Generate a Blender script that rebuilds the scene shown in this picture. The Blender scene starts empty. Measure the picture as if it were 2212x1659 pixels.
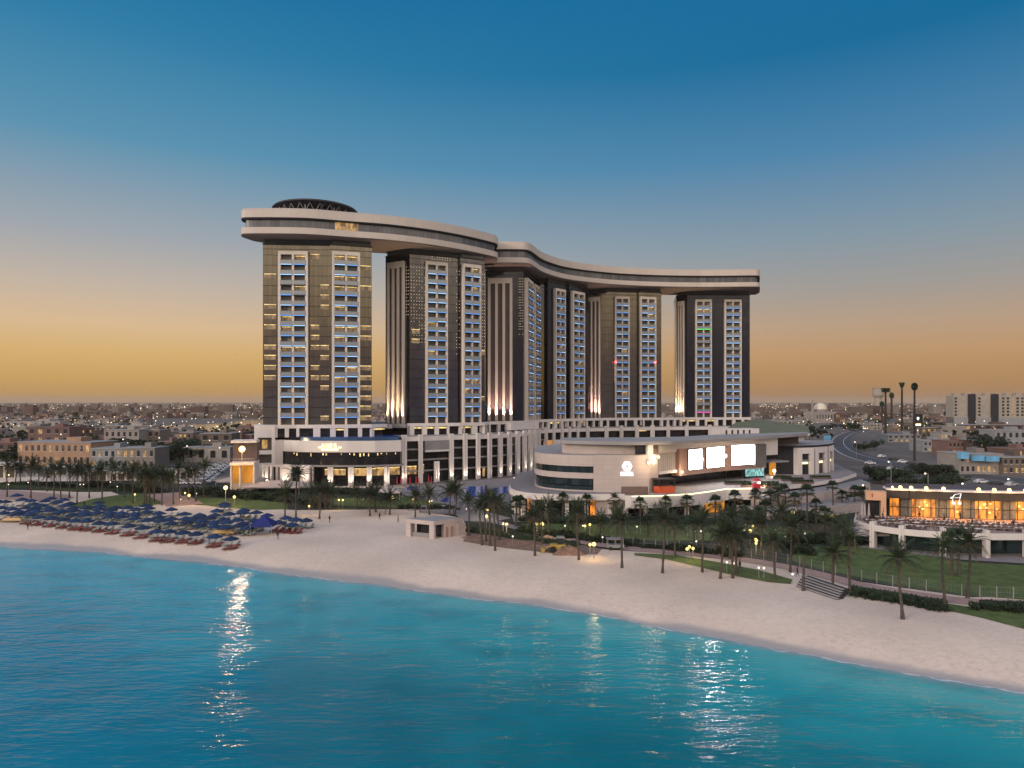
import bpy, math, random
from mathutils import Vector
R = random.Random(7)
scene = bpy.context.scene
C = bpy.data.collections.new('resort'); scene.collection.children.link(C)
FP, HV, CU, CZ = 1474.7, 868.0, 1106.0, 30.0          # survey figures taken from the photograph's perspective

def dep(v, z=2.0): return (CZ - z) * FP / (v - HV)       # distance of a ground point
def X(u, D): return (u - CU) / FP * D
def Zv(v, D): return CZ - (v - HV) / FP * D
def G(u, v, z=2.0):
    D = dep(v, z); return (X(u, D), D)
def P2(u, D): return (X(u, D), D)
def ordn(n): return '%d%s' % (n, 'th' if 10 <= n % 100 <= 20 else {1: 'st', 2: 'nd', 3: 'rd'}.get(n % 10, 'th'))

# ------------------------------------------------------------------ objects
WL = {}
def tag(o, label=None, cat=None, group=None, kind=None):
    if label: o['label'] = label
    if cat: o['category'] = cat
    if group: o['group'] = group
    if kind: o['kind'] = kind
    return o
def empty(name, loc, label, cat, group=None, rz=0.0):
    o = bpy.data.objects.new(name, None); C.objects.link(o); o.location = loc
    o.rotation_euler.z = rz; o.empty_display_size = .5
    WL[o.name] = Vector(loc)
    return tag(o, label, cat, group)
def rename_first(o, name): return o
class MB:
    def __init__(s): s.v = []; s.f = []; s.m = []; s.uv = []; s.mats = []
    def mi(s, m):
        if m not in s.mats: s.mats.append(m)
        return s.mats.index(m)
    def face(s, pts, m, uv=None):
        b = len(s.v); s.v += [tuple(p) for p in pts]; s.f.append(tuple(range(b, b + len(pts)))); s.m.append(s.mi(m))
        s.uv.append(uv or [(0, 0)] * len(pts))
    def hexa(s, p, m):       # p: bottom 4 ccw, top 4
        b = len(s.v); s.v += [tuple(q) for q in p]; k = s.mi(m)
        for f in ((3, 2, 1, 0), (4, 5, 6, 7), (0, 1, 5, 4), (1, 2, 6, 5), (2, 3, 7, 6), (3, 0, 4, 7)):
            s.f.append(tuple(b + i for i in f)); s.m.append(k)
            s.uv.append([(s.v[b + i][0] + s.v[b + i][1], s.v[b + i][2]) for i in f])
    def box(s, x0, x1, y0, y1, z0, z1, m):
        s.hexa([(x0, y0, z0), (x1, y0, z0), (x1, y1, z0), (x0, y1, z0), (x0, y0, z1), (x1, y0, z1), (x1, y1, z1), (x0, y1, z1)], m)
    def obox(s, sg, a, b, o0, o1, z0, z1, m, z0b=None, z1b=None):
        # along a..b, outward o0..o1 of segment sg
        (px, py), (tx, ty), (nx, ny), L = sg
        q = lambda t, o, z: (px + tx * t + nx * o, py + ty * t + ny * o, z)
        s.hexa([q(a, o1, z0), q(b, o1, z0), q(b, o0, z0), q(a, o0, z0), q(a, o1, z1), q(b, o1, z1), q(b, o0, z1), q(a, o0, z1)], m)
    def prism(s, poly, z0, z1, m, mtop=None, mbot=None, caps=True):
        n = len(poly); acc = 0
        for i in range(n):
            a, b = poly[i], poly[(i + 1) % n]; l = math.hypot(b[0] - a[0], b[1] - a[1])
            s.face([(a[0], a[1], z0), (b[0], b[1], z0), (b[0], b[1], z1), (a[0], a[1], z1)], m,
                   [(acc, z0), (acc + l, z0), (acc + l, z1), (acc, z1)]); acc += l
        if caps:
            s.face([(p[0], p[1], z1) for p in poly], mtop or m, [(p[0], p[1]) for p in poly])
            s.face([(p[0], p[1], z0) for p in reversed(poly)], mbot or m, [(p[0], p[1]) for p in reversed(poly)])
    def loft(s, pa, za, pb, zb, m):
        n = len(pa)
        for i in range(n):
            j = (i + 1) % n
            s.face([(pa[i][0], pa[i][1], za), (pa[j][0], pa[j][1], za), (pb[j][0], pb[j][1], zb), (pb[i][0], pb[i][1], zb)], m)
    def tube(s, a, b, r0, r1, m, n=6):
        a = Vector(a); b = Vector(b); d = (b - a).normalized()
        u = d.orthogonal().normalized(); w = d.cross(u); k = s.mi(m); base = len(s.v)
        for c, r in ((a, r0), (b, r1)):
            for i in range(n):
                t = 2 * math.pi * i / n; s.v.append(tuple(c + (u * math.cos(t) + w * math.sin(t)) * r))
        for i in range(n):
            j = (i + 1) % n
            s.f.append((base + i, base + j, base + n + j, base + n + i)); s.m.append(k); s.uv.append([(0, 0)] * 4)
        s.f.append(tuple(base + n + i for i in range(n))); s.m.append(k); s.uv.append([(0, 0)] * n)
        s.f.append(tuple(base + n - 1 - i for i in range(n))); s.m.append(k); s.uv.append([(0, 0)] * n)
    def ball(s, c, r, m, n=8, k=5, sz=1.0):
        c = Vector(c); kk = s.mi(m); base = len(s.v)
        for j in range(k + 1):
            ph = math.pi * j / k
            for i in range(n):
                t = 2 * math.pi * i / n
                s.v.append((c.x + r * math.sin(ph) * math.cos(t), c.y + r * math.sin(ph) * math.sin(t), c.z + r * sz * math.cos(ph)))
        for j in range(k):
            for i in range(n):
                i2 = (i + 1) % n; s.f.append((base + j * n + i, base + (j + 1) * n + i, base + (j + 1) * n + i2, base + j * n + i2)); s.m.append(kk); s.uv.append([(0, 0)] * 4)
    def cyl(s, c, r, z0, z1, m, n=24, r1=None, a0=0):
        p = [(c[0] + r * math.cos(a0 + 2 * math.pi * i / n), c[1] + r * math.sin(a0 + 2 * math.pi * i / n)) for i in range(n)]
        r1 = r if r1 is None else r1
        q = [(c[0] + r1 * math.cos(a0 + 2 * math.pi * i / n), c[1] + r1 * math.sin(a0 + 2 * math.pi * i / n)) for i in range(n)]
        s.loft(p, z0, q, z1, m); s.face([(a[0], a[1], z1) for a in q], m); s.face([(a[0], a[1], z0) for a in reversed(p)], m)
    def mesh(s, name, off=(0, 0, 0), smooth=False):
        me = bpy.data.meshes.new(name)
        me.from_pydata([(v[0] - off[0], v[1] - off[1], v[2] - off[2]) for v in s.v], [], s.f)
        for m in s.mats: me.materials.append(m)
        me.polygons.foreach_set('material_index', s.m)
        uvl = me.uv_layers.new(name='UVMap'); flat = [c for f in s.uv for p in f for c in p]
        uvl.data.foreach_set('uv', flat)
        if smooth: me.polygons.foreach_set('use_smooth', [True] * len(s.f))
        me.update(); return me
    def build(s, name, parent=None, smooth=False, origin=None):
        off = WL[parent.name] if parent is not None else Vector(origin or (0, 0, 0))
        me = s.mesh(name, off, smooth); o = bpy.data.objects.new(name, me); C.objects.link(o)
        if parent is not None: o.parent = parent; WL[o.name] = off
        else: o.location = off; WL[o.name] = Vector(off)
        return o
def inst(name, me, parent, loc, rz=0.0, sc=None):
    o = bpy.data.objects.new(name, me); C.objects.link(o)
    if parent is not None: o.parent = parent; o.location = Vector(loc) - WL[parent.name]
    else: o.location = loc
    WL[o.name] = Vector(loc)
    o.rotation_euler.z = rz
    if sc: o.scale = sc
    return o
def copy_tree(root, loc, rz=0.0, label=None, sc=None):
    r = root.copy(); C.objects.link(r); r.location = loc; r.rotation_euler.z = rz
    if label: r['label'] = label
    if sc: r.scale = sc
    for ch in list(root.children):
        c = ch.copy(); C.objects.link(c); c.parent = r
        for g in list(ch.children):
            d = g.copy(); C.objects.link(d); d.parent = c
    return r
def seg(p, q):
    L = math.hypot(q[0] - p[0], q[1] - p[1]); t = ((q[0] - p[0]) / L, (q[1] - p[1]) / L)
    return (tuple(p), t, (t[1], -t[0]), L)
def segpt(sg, a, o=0): return (sg[0][0] + sg[1][0] * a + sg[2][0] * o, sg[0][1] + sg[1][1] * a + sg[2][1] * o)
def segrot(sg): return math.atan2(sg[1][1], sg[1][0])
def smoothpoly(pts, it=2):     # open Chaikin
    for _ in range(it):
        q = [pts[0]]
        for a, b in zip(pts, pts[1:]):
            q.append((a[0] * .75 + b[0] * .25, a[1] * .75 + b[1] * .25)); q.append((a[0] * .25 + b[0] * .75, a[1] * .25 + b[1] * .75))
        q.append(pts[-1]); pts = q
    return pts
def offset(poly, d):           # closed ccw, d>0 outwards
    n = len(poly); out = []
    for i in range(n):
        a, b, c = Vector(poly[i - 1]), Vector(poly[i]), Vector(poly[(i + 1) % n])
        t1 = (b - a).normalized(); t2 = (c - b).normalized()
        n1 = Vector((t1.y, -t1.x)); n2 = Vector((t2.y, -t2.x)); m = (n1 + n2)
        m = m.normalized() if m.length > 1e-6 else n1
        k = d / max(.45, m.dot(n1)); out.append((b.x + m.x * k, b.y + m.y * k))
    return out

# ------------------------------------------------------------------ materials
def _nt(name):
    m = bpy.data.materials.new(name); m.use_nodes = True
    return m, m.node_tree, m.node_tree.nodes['Principled BSDF']
def mat(name, col, rough=.7, metal=0.0, var=.12, vs=.35, rnd=0.0, emis=None, es=0.0, spec=.5, bump=0, bs=4.0, streak=False, trans=0.0):
    m, nt, p = _nt(name); N = nt.nodes; L = nt.links
    p.inputs['Roughness'].default_value = rough; p.inputs['Metallic'].default_value = metal
    p.inputs['Specular IOR Level'].default_value = spec
    p.inputs['Base Color'].default_value = (*col, 1)
    if var > 0 or rnd > 0:
        g = N.new('ShaderNodeNewGeometry'); n = N.new('ShaderNodeTexNoise'); n.inputs['Scale'].default_value = vs; n.inputs['Detail'].default_value = 4
        if streak:
            mp = N.new('ShaderNodeMapping'); mp.inputs['Scale'].default_value = (1, 1, .12); L.new(g.outputs['Position'], mp.inputs['Vector']); L.new(mp.outputs[0], n.inputs['Vector'])
        else: L.new(g.outputs['Position'], n.inputs['Vector'])
        mr = N.new('ShaderNodeMapRange'); mr.inputs['From Min'].default_value = .3; mr.inputs['From Max'].default_value = .7
        mr.inputs['To Min'].default_value = 1 - var; mr.inputs['To Max'].default_value = 1 + var; L.new(n.outputs['Fac'], mr.inputs['Value'])
        hv = N.new('ShaderNodeHueSaturation'); hv.inputs['Color'].default_value = (*col, 1)
        if rnd > 0:
            oi = N.new('ShaderNodeObjectInfo'); m2 = N.new('ShaderNodeMapRange'); m2.inputs['To Min'].default_value = 1 - rnd; m2.inputs['To Max'].default_value = 1 + rnd
            L.new(oi.outputs['Random'], m2.inputs['Value']); mm = N.new('ShaderNodeMath'); mm.operation = 'MULTIPLY'
            L.new(m2.outputs[0], mm.inputs[0]); L.new(mr.outputs[0], mm.inputs[1]); L.new(mm.outputs[0], hv.inputs['Value'])
        else: L.new(mr.outputs[0], hv.inputs['Value'])
        L.new(hv.outputs[0], p.inputs['Base Color'])
    if bump:
        g2 = N.new('ShaderNodeNewGeometry'); n2 = N.new('ShaderNodeTexNoise'); n2.inputs['Scale'].default_value = bs; n2.inputs['Detail'].default_value = 5
        L.new(g2.outputs['Position'], n2.inputs['Vector']); b = N.new('ShaderNodeBump'); b.inputs['Strength'].default_value = bump; b.inputs['Distance'].default_value = .2
        L.new(n2.outputs['Fac'], b.inputs['Height']); L.new(b.outputs[0], p.inputs['Normal'])
    if emis:
        p.inputs['Emission Color'].default_value = (*emis, 1); p.inputs['Emission Strength'].default_value = es
    return m
def glow(name, col, s, var=0, vs=1.0):
    m, nt, p = _nt(name); N = nt.nodes; L = nt.links
    p.inputs['Base Color'].default_value = (.05, .05, .05, 1); p.inputs['Emission Color'].default_value = (*col, 1); p.inputs['Emission Strength'].default_value = s
    if var:
        g = N.new('ShaderNodeNewGeometry'); n = N.new('ShaderNodeTexNoise'); n.inputs['Scale'].default_value = vs; n.inputs['Detail'].default_value = 3
        mp = N.new('ShaderNodeMapping'); mp.inputs['Scale'].default_value = (1, 1, .5); L.new(g.outputs['Position'], mp.inputs['Vector']); L.new(mp.outputs[0], n.inputs['Vector'])
        mr = N.new('ShaderNodeMapRange'); mr.inputs['From Min'].default_value = .35; mr.inputs['From Max'].default_value = .68
        mr.inputs['To Min'].default_value = s * (1 - var); mr.inputs['To Max'].default_value = s * (1 + var); L.new(n.outputs['Fac'], mr.inputs['Value']); L.new(mr.outputs[0], p.inputs['Emission Strength'])
    return m
def facade(name, c1, c2, pw=1.5, ph=3.5, rough=.06, metal=.85, line=(.012, .012, .014), jit=.02, lw=.05, hs=1.0, colv=.12):
    m, nt, p = _nt(name); N = nt.nodes; L = nt.links
    uv = N.new('ShaderNodeUVMap'); dv = N.new('ShaderNodeVectorMath'); dv.operation = 'DIVIDE'; dv.inputs[1].default_value = (pw, ph, 1)
    L.new(uv.outputs[0], dv.inputs[0]); fl = N.new('ShaderNodeVectorMath'); fl.operation = 'FLOOR'; L.new(dv.outputs[0], fl.inputs[0])
    fr = N.new('ShaderNodeVectorMath'); fr.operation = 'FRACTION'; L.new(dv.outputs[0], fr.inputs[0])
    wn = N.new('ShaderNodeTexWhiteNoise'); wn.noise_dimensions = '3D'; L.new(fl.outputs[0], wn.inputs['Vector'])
    mx = N.new('ShaderNodeMix'); mx.data_type = 'RGBA'; mx.inputs[6].default_value = (*c1, 1); mx.inputs[7].default_value = (*c2, 1); L.new(wn.outputs['Value'], mx.inputs[0])
    sp = N.new('ShaderNodeSeparateXYZ'); L.new(fr.outputs[0], sp.inputs[0])
    a = N.new('ShaderNodeMath'); a.operation = 'LESS_THAN'; a.inputs[1].default_value = lw / pw; L.new(sp.outputs[0], a.inputs[0])
    b = N.new('ShaderNodeMath'); b.operation = 'LESS_THAN'; b.inputs[1].default_value = lw * 3 * hs / ph; L.new(sp.outputs[1], b.inputs[0])
    mxx = N.new('ShaderNodeMath'); mxx.operation = 'MAXIMUM'; L.new(a.outputs[0], mxx.inputs[0]); L.new(b.outputs[0], mxx.inputs[1])
    # whole mullion bays differ a little in tint
    d3 = N.new('ShaderNodeVectorMath'); d3.operation = 'DIVIDE'; d3.inputs[1].default_value = (pw * 2, 1e6, 1); L.new(uv.outputs[0], d3.inputs[0])
    f3 = N.new('ShaderNodeVectorMath'); f3.operation = 'FLOOR'; L.new(d3.outputs[0], f3.inputs[0]); w3 = N.new('ShaderNodeTexWhiteNoise'); L.new(f3.outputs[0], w3.inputs['Vector'])
    r3 = N.new('ShaderNodeMapRange'); r3.inputs['To Min'].default_value = 1 - colv; r3.inputs['To Max'].default_value = 1 + colv; L.new(w3.outputs['Value'], r3.inputs['Value'])
    h3 = N.new('ShaderNodeHueSaturation'); L.new(r3.outputs[0], h3.inputs['Value']); L.new(mx.outputs[2], h3.inputs['Color'])
    m2 = N.new('ShaderNodeMix'); m2.data_type = 'RGBA'; L.new(mxx.outputs[0], m2.inputs[0]); L.new(h3.outputs[0], m2.inputs[6]); m2.inputs[7].default_value = (*line, 1)
    L.new(m2.outputs[2], p.inputs['Base Color'])
    g = N.new('ShaderNodeNewGeometry'); sb = N.new('ShaderNodeVectorMath'); sb.operation = 'SUBTRACT'; sb.inputs[1].default_value = (.5, .5, .5); L.new(wn.outputs['Color'], sb.inputs[0])
    sc = N.new('ShaderNodeVectorMath'); sc.operation = 'SCALE'; sc.inputs['Scale'].default_value = jit; L.new(sb.outputs[0], sc.inputs[0])
    ad = N.new('ShaderNodeVectorMath'); ad.operation = 'ADD'; L.new(g.outputs['Normal'], ad.inputs[0]); L.new(sc.outputs[0], ad.inputs[1])
    no = N.new('ShaderNodeVectorMath'); no.operation = 'NORMALIZE'; L.new(ad.outputs[0], no.inputs[0]); L.new(no.outputs[0], p.inputs['Normal'])
    p.inputs['Roughness'].default_value = rough; p.inputs['Metallic'].default_value = metal
    return m
def panelled(name, col, pw, ph, rough=.6, dark=.75):
    m = facade(name, col, tuple(c * .93 for c in col), pw, ph, rough, 0.0, tuple(c * dark for c in col), 0.0, .05, .4, .03); return m

M = {}
M['stucco'] = mat('cream_stucco', (.70, .61, .52), .75, var=.08, vs=.25, streak=True)
M['white'] = mat('white_render', (.66, .61, .58), .7, var=.07, vs=.3, streak=True)
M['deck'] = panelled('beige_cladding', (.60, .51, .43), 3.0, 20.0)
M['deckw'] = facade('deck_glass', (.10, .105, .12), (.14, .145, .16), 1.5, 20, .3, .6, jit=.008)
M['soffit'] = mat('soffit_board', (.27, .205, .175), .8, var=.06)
M['glass'] = facade('gold_reflection_glass', (.175, .163, .142), (.195, .183, .158), 1.55, 3.5, .09, .9, jit=.012)  # warm tint puts the yellow sky reflection into the glass colour
M['glassm'] = facade('neutral_tower_glass', (.11, .11, .125), (.13, .13, .145), 1.55, 3.5, .09, .9, jit=.012)  # same glass without the gold reflection tint
M['glassd'] = facade('dim_reflection_glass', (.045, .05, .07), (.06, .065, .085), 1.55, 3.5, .12, .85, jit=.012)  # darker copy: the dim reflection on these towers is put into the tint
M['rail'] = mat('balcony_glass', (.30, .34, .38), .2, metal=.4, var=0)
M['slab'] = mat('dark_slab', (.10, .10, .11), .6, var=0)
M['recess'] = mat('recess_glass', (.11, .095, .08), .25, var=0)
M['slot'] = mat('slot_cladding', (.10, .065, .06), .6, var=.1)
M['grey'] = mat('grey_concrete', (.26, .25, .25), .8, var=.12, vs=.4)
M['roofgrey'] = mat('roof_membrane', (.30, .285, .28), .8, var=.12, vs=.15)
M['dkgrey'] = mat('dark_metal', (.028, .027, .029), .7, var=.1)
M['dglass'] = facade('podium_glass', (.014, .015, .02), (.03, .028, .032), 2.0, 3.9, .1, .25, jit=.02, lw=.08)
M['bglass'] = facade('bluish_glass', (.03, .05, .06), (.06, .10, .11), 2.2, 9, .06, .6, jit=.03, lw=.08)
M['stone'] = panelled('stone_cladding', (.50, .42, .39), 2.4, 1.2)
M['pink'] = mat('pink_brown_cladding', (.34, .21, .17), .6, var=.08)
M['black'] = mat('black_cladding', (.014, .015, .02), .8, var=.2)
M['led'] = glow('blue_led', (.10, .38, 1.0), 1.35)
M['ledc'] = glow('white_blue_led', (.34, .62, 1.0), 1.7)
M['ledg'] = glow('green_led', (.08, 1.0, .1), 2.2)
M['ledp'] = glow('pink_led', (1.0, .05, .55), 2.2)
M['ledr'] = glow('red_lamp', (1.0, .06, .06), 12)
M['warm'] = glow('warm_window', (1.0, .56, .18), .42, .75, .9)
M['warmb'] = glow('warm_ceiling_strip', (1.0, .70, .26), 1.25, .5, .8)
M['dots'] = glow('light_dots', (1.0, .8, .5), .85)
M['screen'] = glow('led_screen', (1.0, .97, .95), 11.0)
M['orange'] = glow('orange_interior', (1.0, .30, .03), 1.0, .75, .8)
M['orangew'] = glow('orange_emissive_surface', (1.0, .36, .02), .62, .35, .3)  # surfaces emit this themselves, standing in for lamplight falling on them
M['bulb'] = glow('warm_bulb', (1.0, .60, .18), 5.0)
M['bulbw'] = glow('white_bulb', (1.0, .84, .62), 1.9)
M['bulby'] = glow('yellow_bulb', (1.0, .72, .20), 1.9)
M['sign'] = glow('sign_yellow', (1.0, .82, .42), 2.6)
M['signw'] = glow('sign_white', (1.0, .96, .92), 1.7)
M['strip'] = glow('edge_strip', (1.0, .85, .5), 2.2)
M['teal'] = glow('teal_screen', (.25, .60, .58), .8, .8, 1.6)
M['navy'] = mat('navy_canvas', (.005, .026, .080), .8, var=.1, vs=2, rnd=.35)
M['navyd'] = mat('navy_canvas_valance', (.004, .014, .045), .8, var=0)
M['tent'] = mat('blue_tent', (.005, .014, .14), .7, var=.1)
M['pole'] = mat('pole_wood', (.35, .30, .25), .6, var=0)
M['lounge'] = mat('maroon_cushion', (.17, .022, .025), .8, var=.1, rnd=.3)
M['loungg'] = mat('grey_cushion', (.30, .36, .33), .8, var=.1, rnd=.3)
M['lframe'] = mat('lounger_frame', (.10, .06, .05), .6, var=0)
M['mastbark'] = mat('mast_bark', (.035, .028, .025), .95)
M['drape'] = mat('beige_drape', (.30, .25, .20), .9, var=.2, vs=2)
M['warmd'] = glow('dim_curtained_window', (1.0, .60, .26), .20, .6, .9)
M['bark'] = mat('palm_bark', (.078, .064, .052), .95, var=.3, vs=3, bump=.6, bs=6)
M['frond'] = mat('palm_frond', (.022, .037, .014), .7, var=.4, vs=1.2, rnd=.35)
M['frond2'] = mat('old_frond', (.085, .062, .03), .8, var=.3, vs=1.5, rnd=.3)
M['fan'] = mat('fan_frond', (.016, .040, .020), .6, var=.35, vs=1.5, rnd=.3)
M['leaf'] = mat('leaf_green', (.014, .030, .012), .8, var=.5, vs=.5, rnd=.3)
M['hedge'] = mat('hedge_green', (.015, .032, .012), .9, var=.45, vs=1.3, bump=1, bs=3)
M['trunk'] = mat('tree_bark', (.10, .075, .055), .95, var=.2)
M['tile'] = mat('paving_pink', (.36, .235, .20), .85, var=.12, vs=1.2)
M['pave'] = mat('paving_grey', (.22, .20, .20), .85, var=.14, vs=.5)
M['asphalt'] = mat('asphalt', (.065, .064, .072), .9, var=.15, vs=.2)
M['kerb'] = mat('kerb_stone', (.38, .34, .31), .8, var=.1)
M['line'] = mat('road_paint', (.6, .58, .55), .7, var=.1)
M['pool'] = mat('pool_water', (.02, .10, .42), .08, var=.3, vs=.4, spec=.5, bump=.2, bs=2)
M['poolrim'] = mat('pool_glass_edge', (.06, .12, .25), .1, metal=.3, var=.3, vs=.2)
M['post'] = mat('grey_post', (.28, .28, .28), .5, var=0)
M['steel'] = mat('light_steel', (.45, .43, .40), .4, metal=.5, var=0)
M['red'] = mat('red_canvas', (.40, .02, .04), .8, var=0)
M['orangep'] = mat('orange_panel', (.62, .10, .03), .6, var=.1)
M['wood'] = mat('brown_slats', (.16, .10, .075), .8, var=.3, vs=2)
M['soil'] = mat('brown_soil', (.22, .135, .10), .95, var=.3, vs=1.0, bump=1, bs=2)
M['tyre'] = mat('tyre_rubber', (.02, .02, .02), .9, var=0)
M['yellow'] = mat('machine_yellow', (.40, .27, .06), .6, var=.2)
M['carw'] = mat('white_car_paint', (.62, .62, .63), .3, var=0, rnd=.25)
M['card'] = mat('dark_car_paint', (.08, .08, .09), .3, var=0, rnd=.5)
M['cglass'] = mat('car_glass', (.02, .025, .03), .08, var=0)
M['skin'] = mat('skin', (.35, .2, .14), .6, var=0)
M['cloth'] = mat('dark_clothes', (.02, .02, .025), .9, var=.1)
M['peach'] = mat('peach_render', (.34, .21, .135), .8, var=.15, vs=.4)
M['hgrey'] = mat('grey_house_render', (.25, .26, .27), .8, var=.12)
M['hbeige'] = mat('beige_house_render', (.17, .135, .11), .8, var=.12, rnd=.4)
M['hwhite'] = mat('pale_house_render', (.26, .235, .215), .8, var=.12, rnd=.35)
M['hpink'] = mat('terracotta_house_render', (.17, .10, .085), .8, var=.15, rnd=.4)
M['hblue'] = mat('light_blue_render', (.14, .40, .62), .7, var=.2)
M['win'] = mat('window_dark', (.03, .03, .035), .15, var=0)
M['aptw'] = mat('apartment_render', (.34, .30, .25), .8, var=.1)
M['turf'] = mat('roof_turf', (.13, .145, .085), .95, var=.25, vs=.2)
HAZE_OFF = False
# ------------------------------------------------------------------ camera, sky, sun
cam = bpy.data.cameras.new('camera'); cam.lens = 24.0; cam.sensor_width = 36.0; cam.shift_y = (HV - 829.5) / 2212.0
cam.clip_start = .5; cam.clip_end = 60000
co = bpy.data.objects.new('camera', cam); C.objects.link(co); co.location = (0, 0, CZ); co.rotation_euler = (math.pi / 2, 0, 0); scene.camera = co
vs_ = scene.view_settings; vs_.view_transform = 'Standard'; vs_.look = 'None'; vs_.gamma = 1; vs_.exposure = 0.0
scene.cycles.use_denoising = True; scene.cycles.max_bounces = 6; scene.cycles.diffuse_bounces = 3; scene.cycles.glossy_bounces = 3
scene.cycles.sample_clamp_indirect = 4; scene.cycles.caustics_reflective = False; scene.cycles.caustics_refractive = False

def srgb(r, g, b):
    f = lambda c: (c / 255 / 12.92) if c / 255 <= .04045 else ((c / 255 + .055) / 1.055) ** 2.4
    return (f(r), f(g), f(b), 1)
w = bpy.data.worlds.new('World'); scene.world = w; w.use_nodes = True
nt = w.node_tree; N = nt.nodes; L = nt.links; N.clear()
out = N.new('ShaderNodeOutputWorld'); bg = N.new('ShaderNodeBackground'); L.new(bg.outputs[0], out.inputs[0])
SUN_EL, SUN_AZ = math.radians(14), math.radians(200)       # low afterglow behind the camera
sky = N.new('ShaderNodeTexSky'); sky.sky_type = 'NISHITA'; sky.sun_disc = False; sky.sun_elevation = math.radians(2); sky.sun_rotation = SUN_AZ; sky.air_density = 1.5; sky.dust_density = 2
tc = N.new('ShaderNodeTexCoord'); sx = N.new('ShaderNodeSeparateXYZ'); L.new(tc.outputs['Generated'], sx.inputs[0])
def ramp(stops):
    r = N.new('ShaderNodeValToRGB'); e = r.color_ramp.elements
    while len(e) > 1: e.remove(e[-1])
    e[0].position = stops[0][0]; e[0].color = stops[0][1]
    for p_, c_ in stops[1:]:
        q = e.new(p_); q.color = c_
    r.color_ramp.interpolation = 'EASE' if False else 'LINEAR'
    L.new(sx.outputs['Z'], r.inputs[0]); return r
# dusk ahead: two azimuths (west part yellower, east part browner), then the pale pink sky behind the viewer
rl = ramp([(0, srgb(190, 142, 74)), (.028, srgb(204, 162, 92)), (.065, srgb(217, 178, 116)), (.10, srgb(218, 187, 148)), (.15, srgb(194, 180, 166)), (.21, srgb(160, 167, 174)), (.32, srgb(89, 146, 177)), (.43, srgb(46, 126, 168)), (.51, srgb(24, 111, 160)), (.8, srgb(60, 120, 175)), (1, srgb(110, 140, 180))])
rr = ramp([(0, srgb(160, 117, 76)), (.028, srgb(177, 135, 88)), (.065, srgb(190, 150, 108)), (.10, srgb(184, 157, 131)), (.15, srgb(160, 155, 150)), (.215, srgb(130, 151, 165)), (.32, srgb(74, 131, 171)), (.43, srgb(14, 106, 154)), (.51, srgb(16, 106, 156)), (.8, srgb(60, 120, 175)), (1, srgb(110, 140, 180))])
rb = ramp([(0, srgb(105, 98, 112)), (.06, srgb(130, 112, 110)), (.14, srgb(196, 174, 146)), (.24, srgb(236, 214, 186)), (.4, srgb(255, 236, 222)), (.7, srgb(225, 222, 235)), (1, srgb(150, 165, 195))])
def maprange(sock, a, b):
    m_ = N.new('ShaderNodeMapRange'); m_.interpolation_type = 'SMOOTHSTEP'; m_.inputs['From Min'].default_value = a; m_.inputs['From Max'].default_value = b; L.new(sock, m_.inputs['Value']); return m_.outputs[0]
def mixc(f, a, b):
    m_ = N.new('ShaderNodeMix'); m_.data_type = 'RGBA'; L.new(f, m_.inputs[0]); L.new(a, m_.inputs[6]); L.new(b, m_.inputs[7]); return m_.outputs[2]
ahead = mixc(maprange(sx.outputs['X'], -.55, .55), rl.outputs[0], rr.outputs[0])
sc_ = N.new('ShaderNodeVectorMath'); sc_.operation = 'SCALE'; sc_.inputs['Scale'].default_value = 1.55; L.new(rb.outputs[0], sc_.inputs[0])
both = mixc(maprange(sx.outputs['Y'], .25, -.45), ahead, sc_.outputs[0])
s2 = N.new('ShaderNodeVectorMath'); s2.operation = 'SCALE'; s2.inputs['Scale'].default_value = .003; L.new(sky.outputs[0], s2.inputs[0])
ad = N.new('ShaderNodeVectorMath'); ad.operation = 'ADD'; L.new(both, ad.inputs[0]); L.new(s2.outputs[0], ad.inputs[1])
L.new(ad.outputs[0], bg.inputs[0]); bg.inputs[1].default_value = 1.0
sl = bpy.data.lights.new('sun', 'SUN'); sl.energy = 1.5; sl.angle = math.radians(18); sl.color = (1, .86, .74)
so = bpy.data.objects.new('sun', sl); C.objects.link(so)
d = Vector((math.sin(math.radians(-25)) * math.cos(SUN_EL), math.cos(math.radians(-25)) * math.cos(SUN_EL) , -math.sin(SUN_EL)))
d = Vector((.78, .62, -.26))
so.rotation_euler = d.to_track_quat('-Z', 'Y').to_euler()

# ------------------------------------------------------------------ shoreline, land, sea
SH = [(-2500, 700), (-900, 340), (-500, 232), (-300, 184), (-180, 157), (-106, 141.8), (-72.8, 133.3), (-47, 122.9), (-23.2, 112), (0, 102.4), (18.5, 92.7), (33, 81.9), (41, 76.4), (53.2, 70.9), (75, 60), (110, 42), (180, 8), (400, -90), (2500, -900)]
def shore(x):
    for (a, ya), (b, yb) in zip(SH, SH[1:]):
        if x <= b:
            t = (x - a) / (b - a); return ya + (yb - ya) * t
    return SH[-1][1]
SHS = {}
def sshore(x):
    k = round(x, 1)
    if k not in SHS: SHS[k] = sum(shore(x + o) for o in (-8, -4, 0, 4, 8)) / 5 + .35 * math.sin(x * .21) + .2 * math.sin(x * .53 + 1)
    return SHS[k]
def hgt(x, y):
    dd = (y - sshore(x)) * .9
    if dd < 0: return max(-3, dd * .09)
    t = min(1, dd / 15.0); return 2.0 * (1 - (1 - t) ** 1.8)
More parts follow.
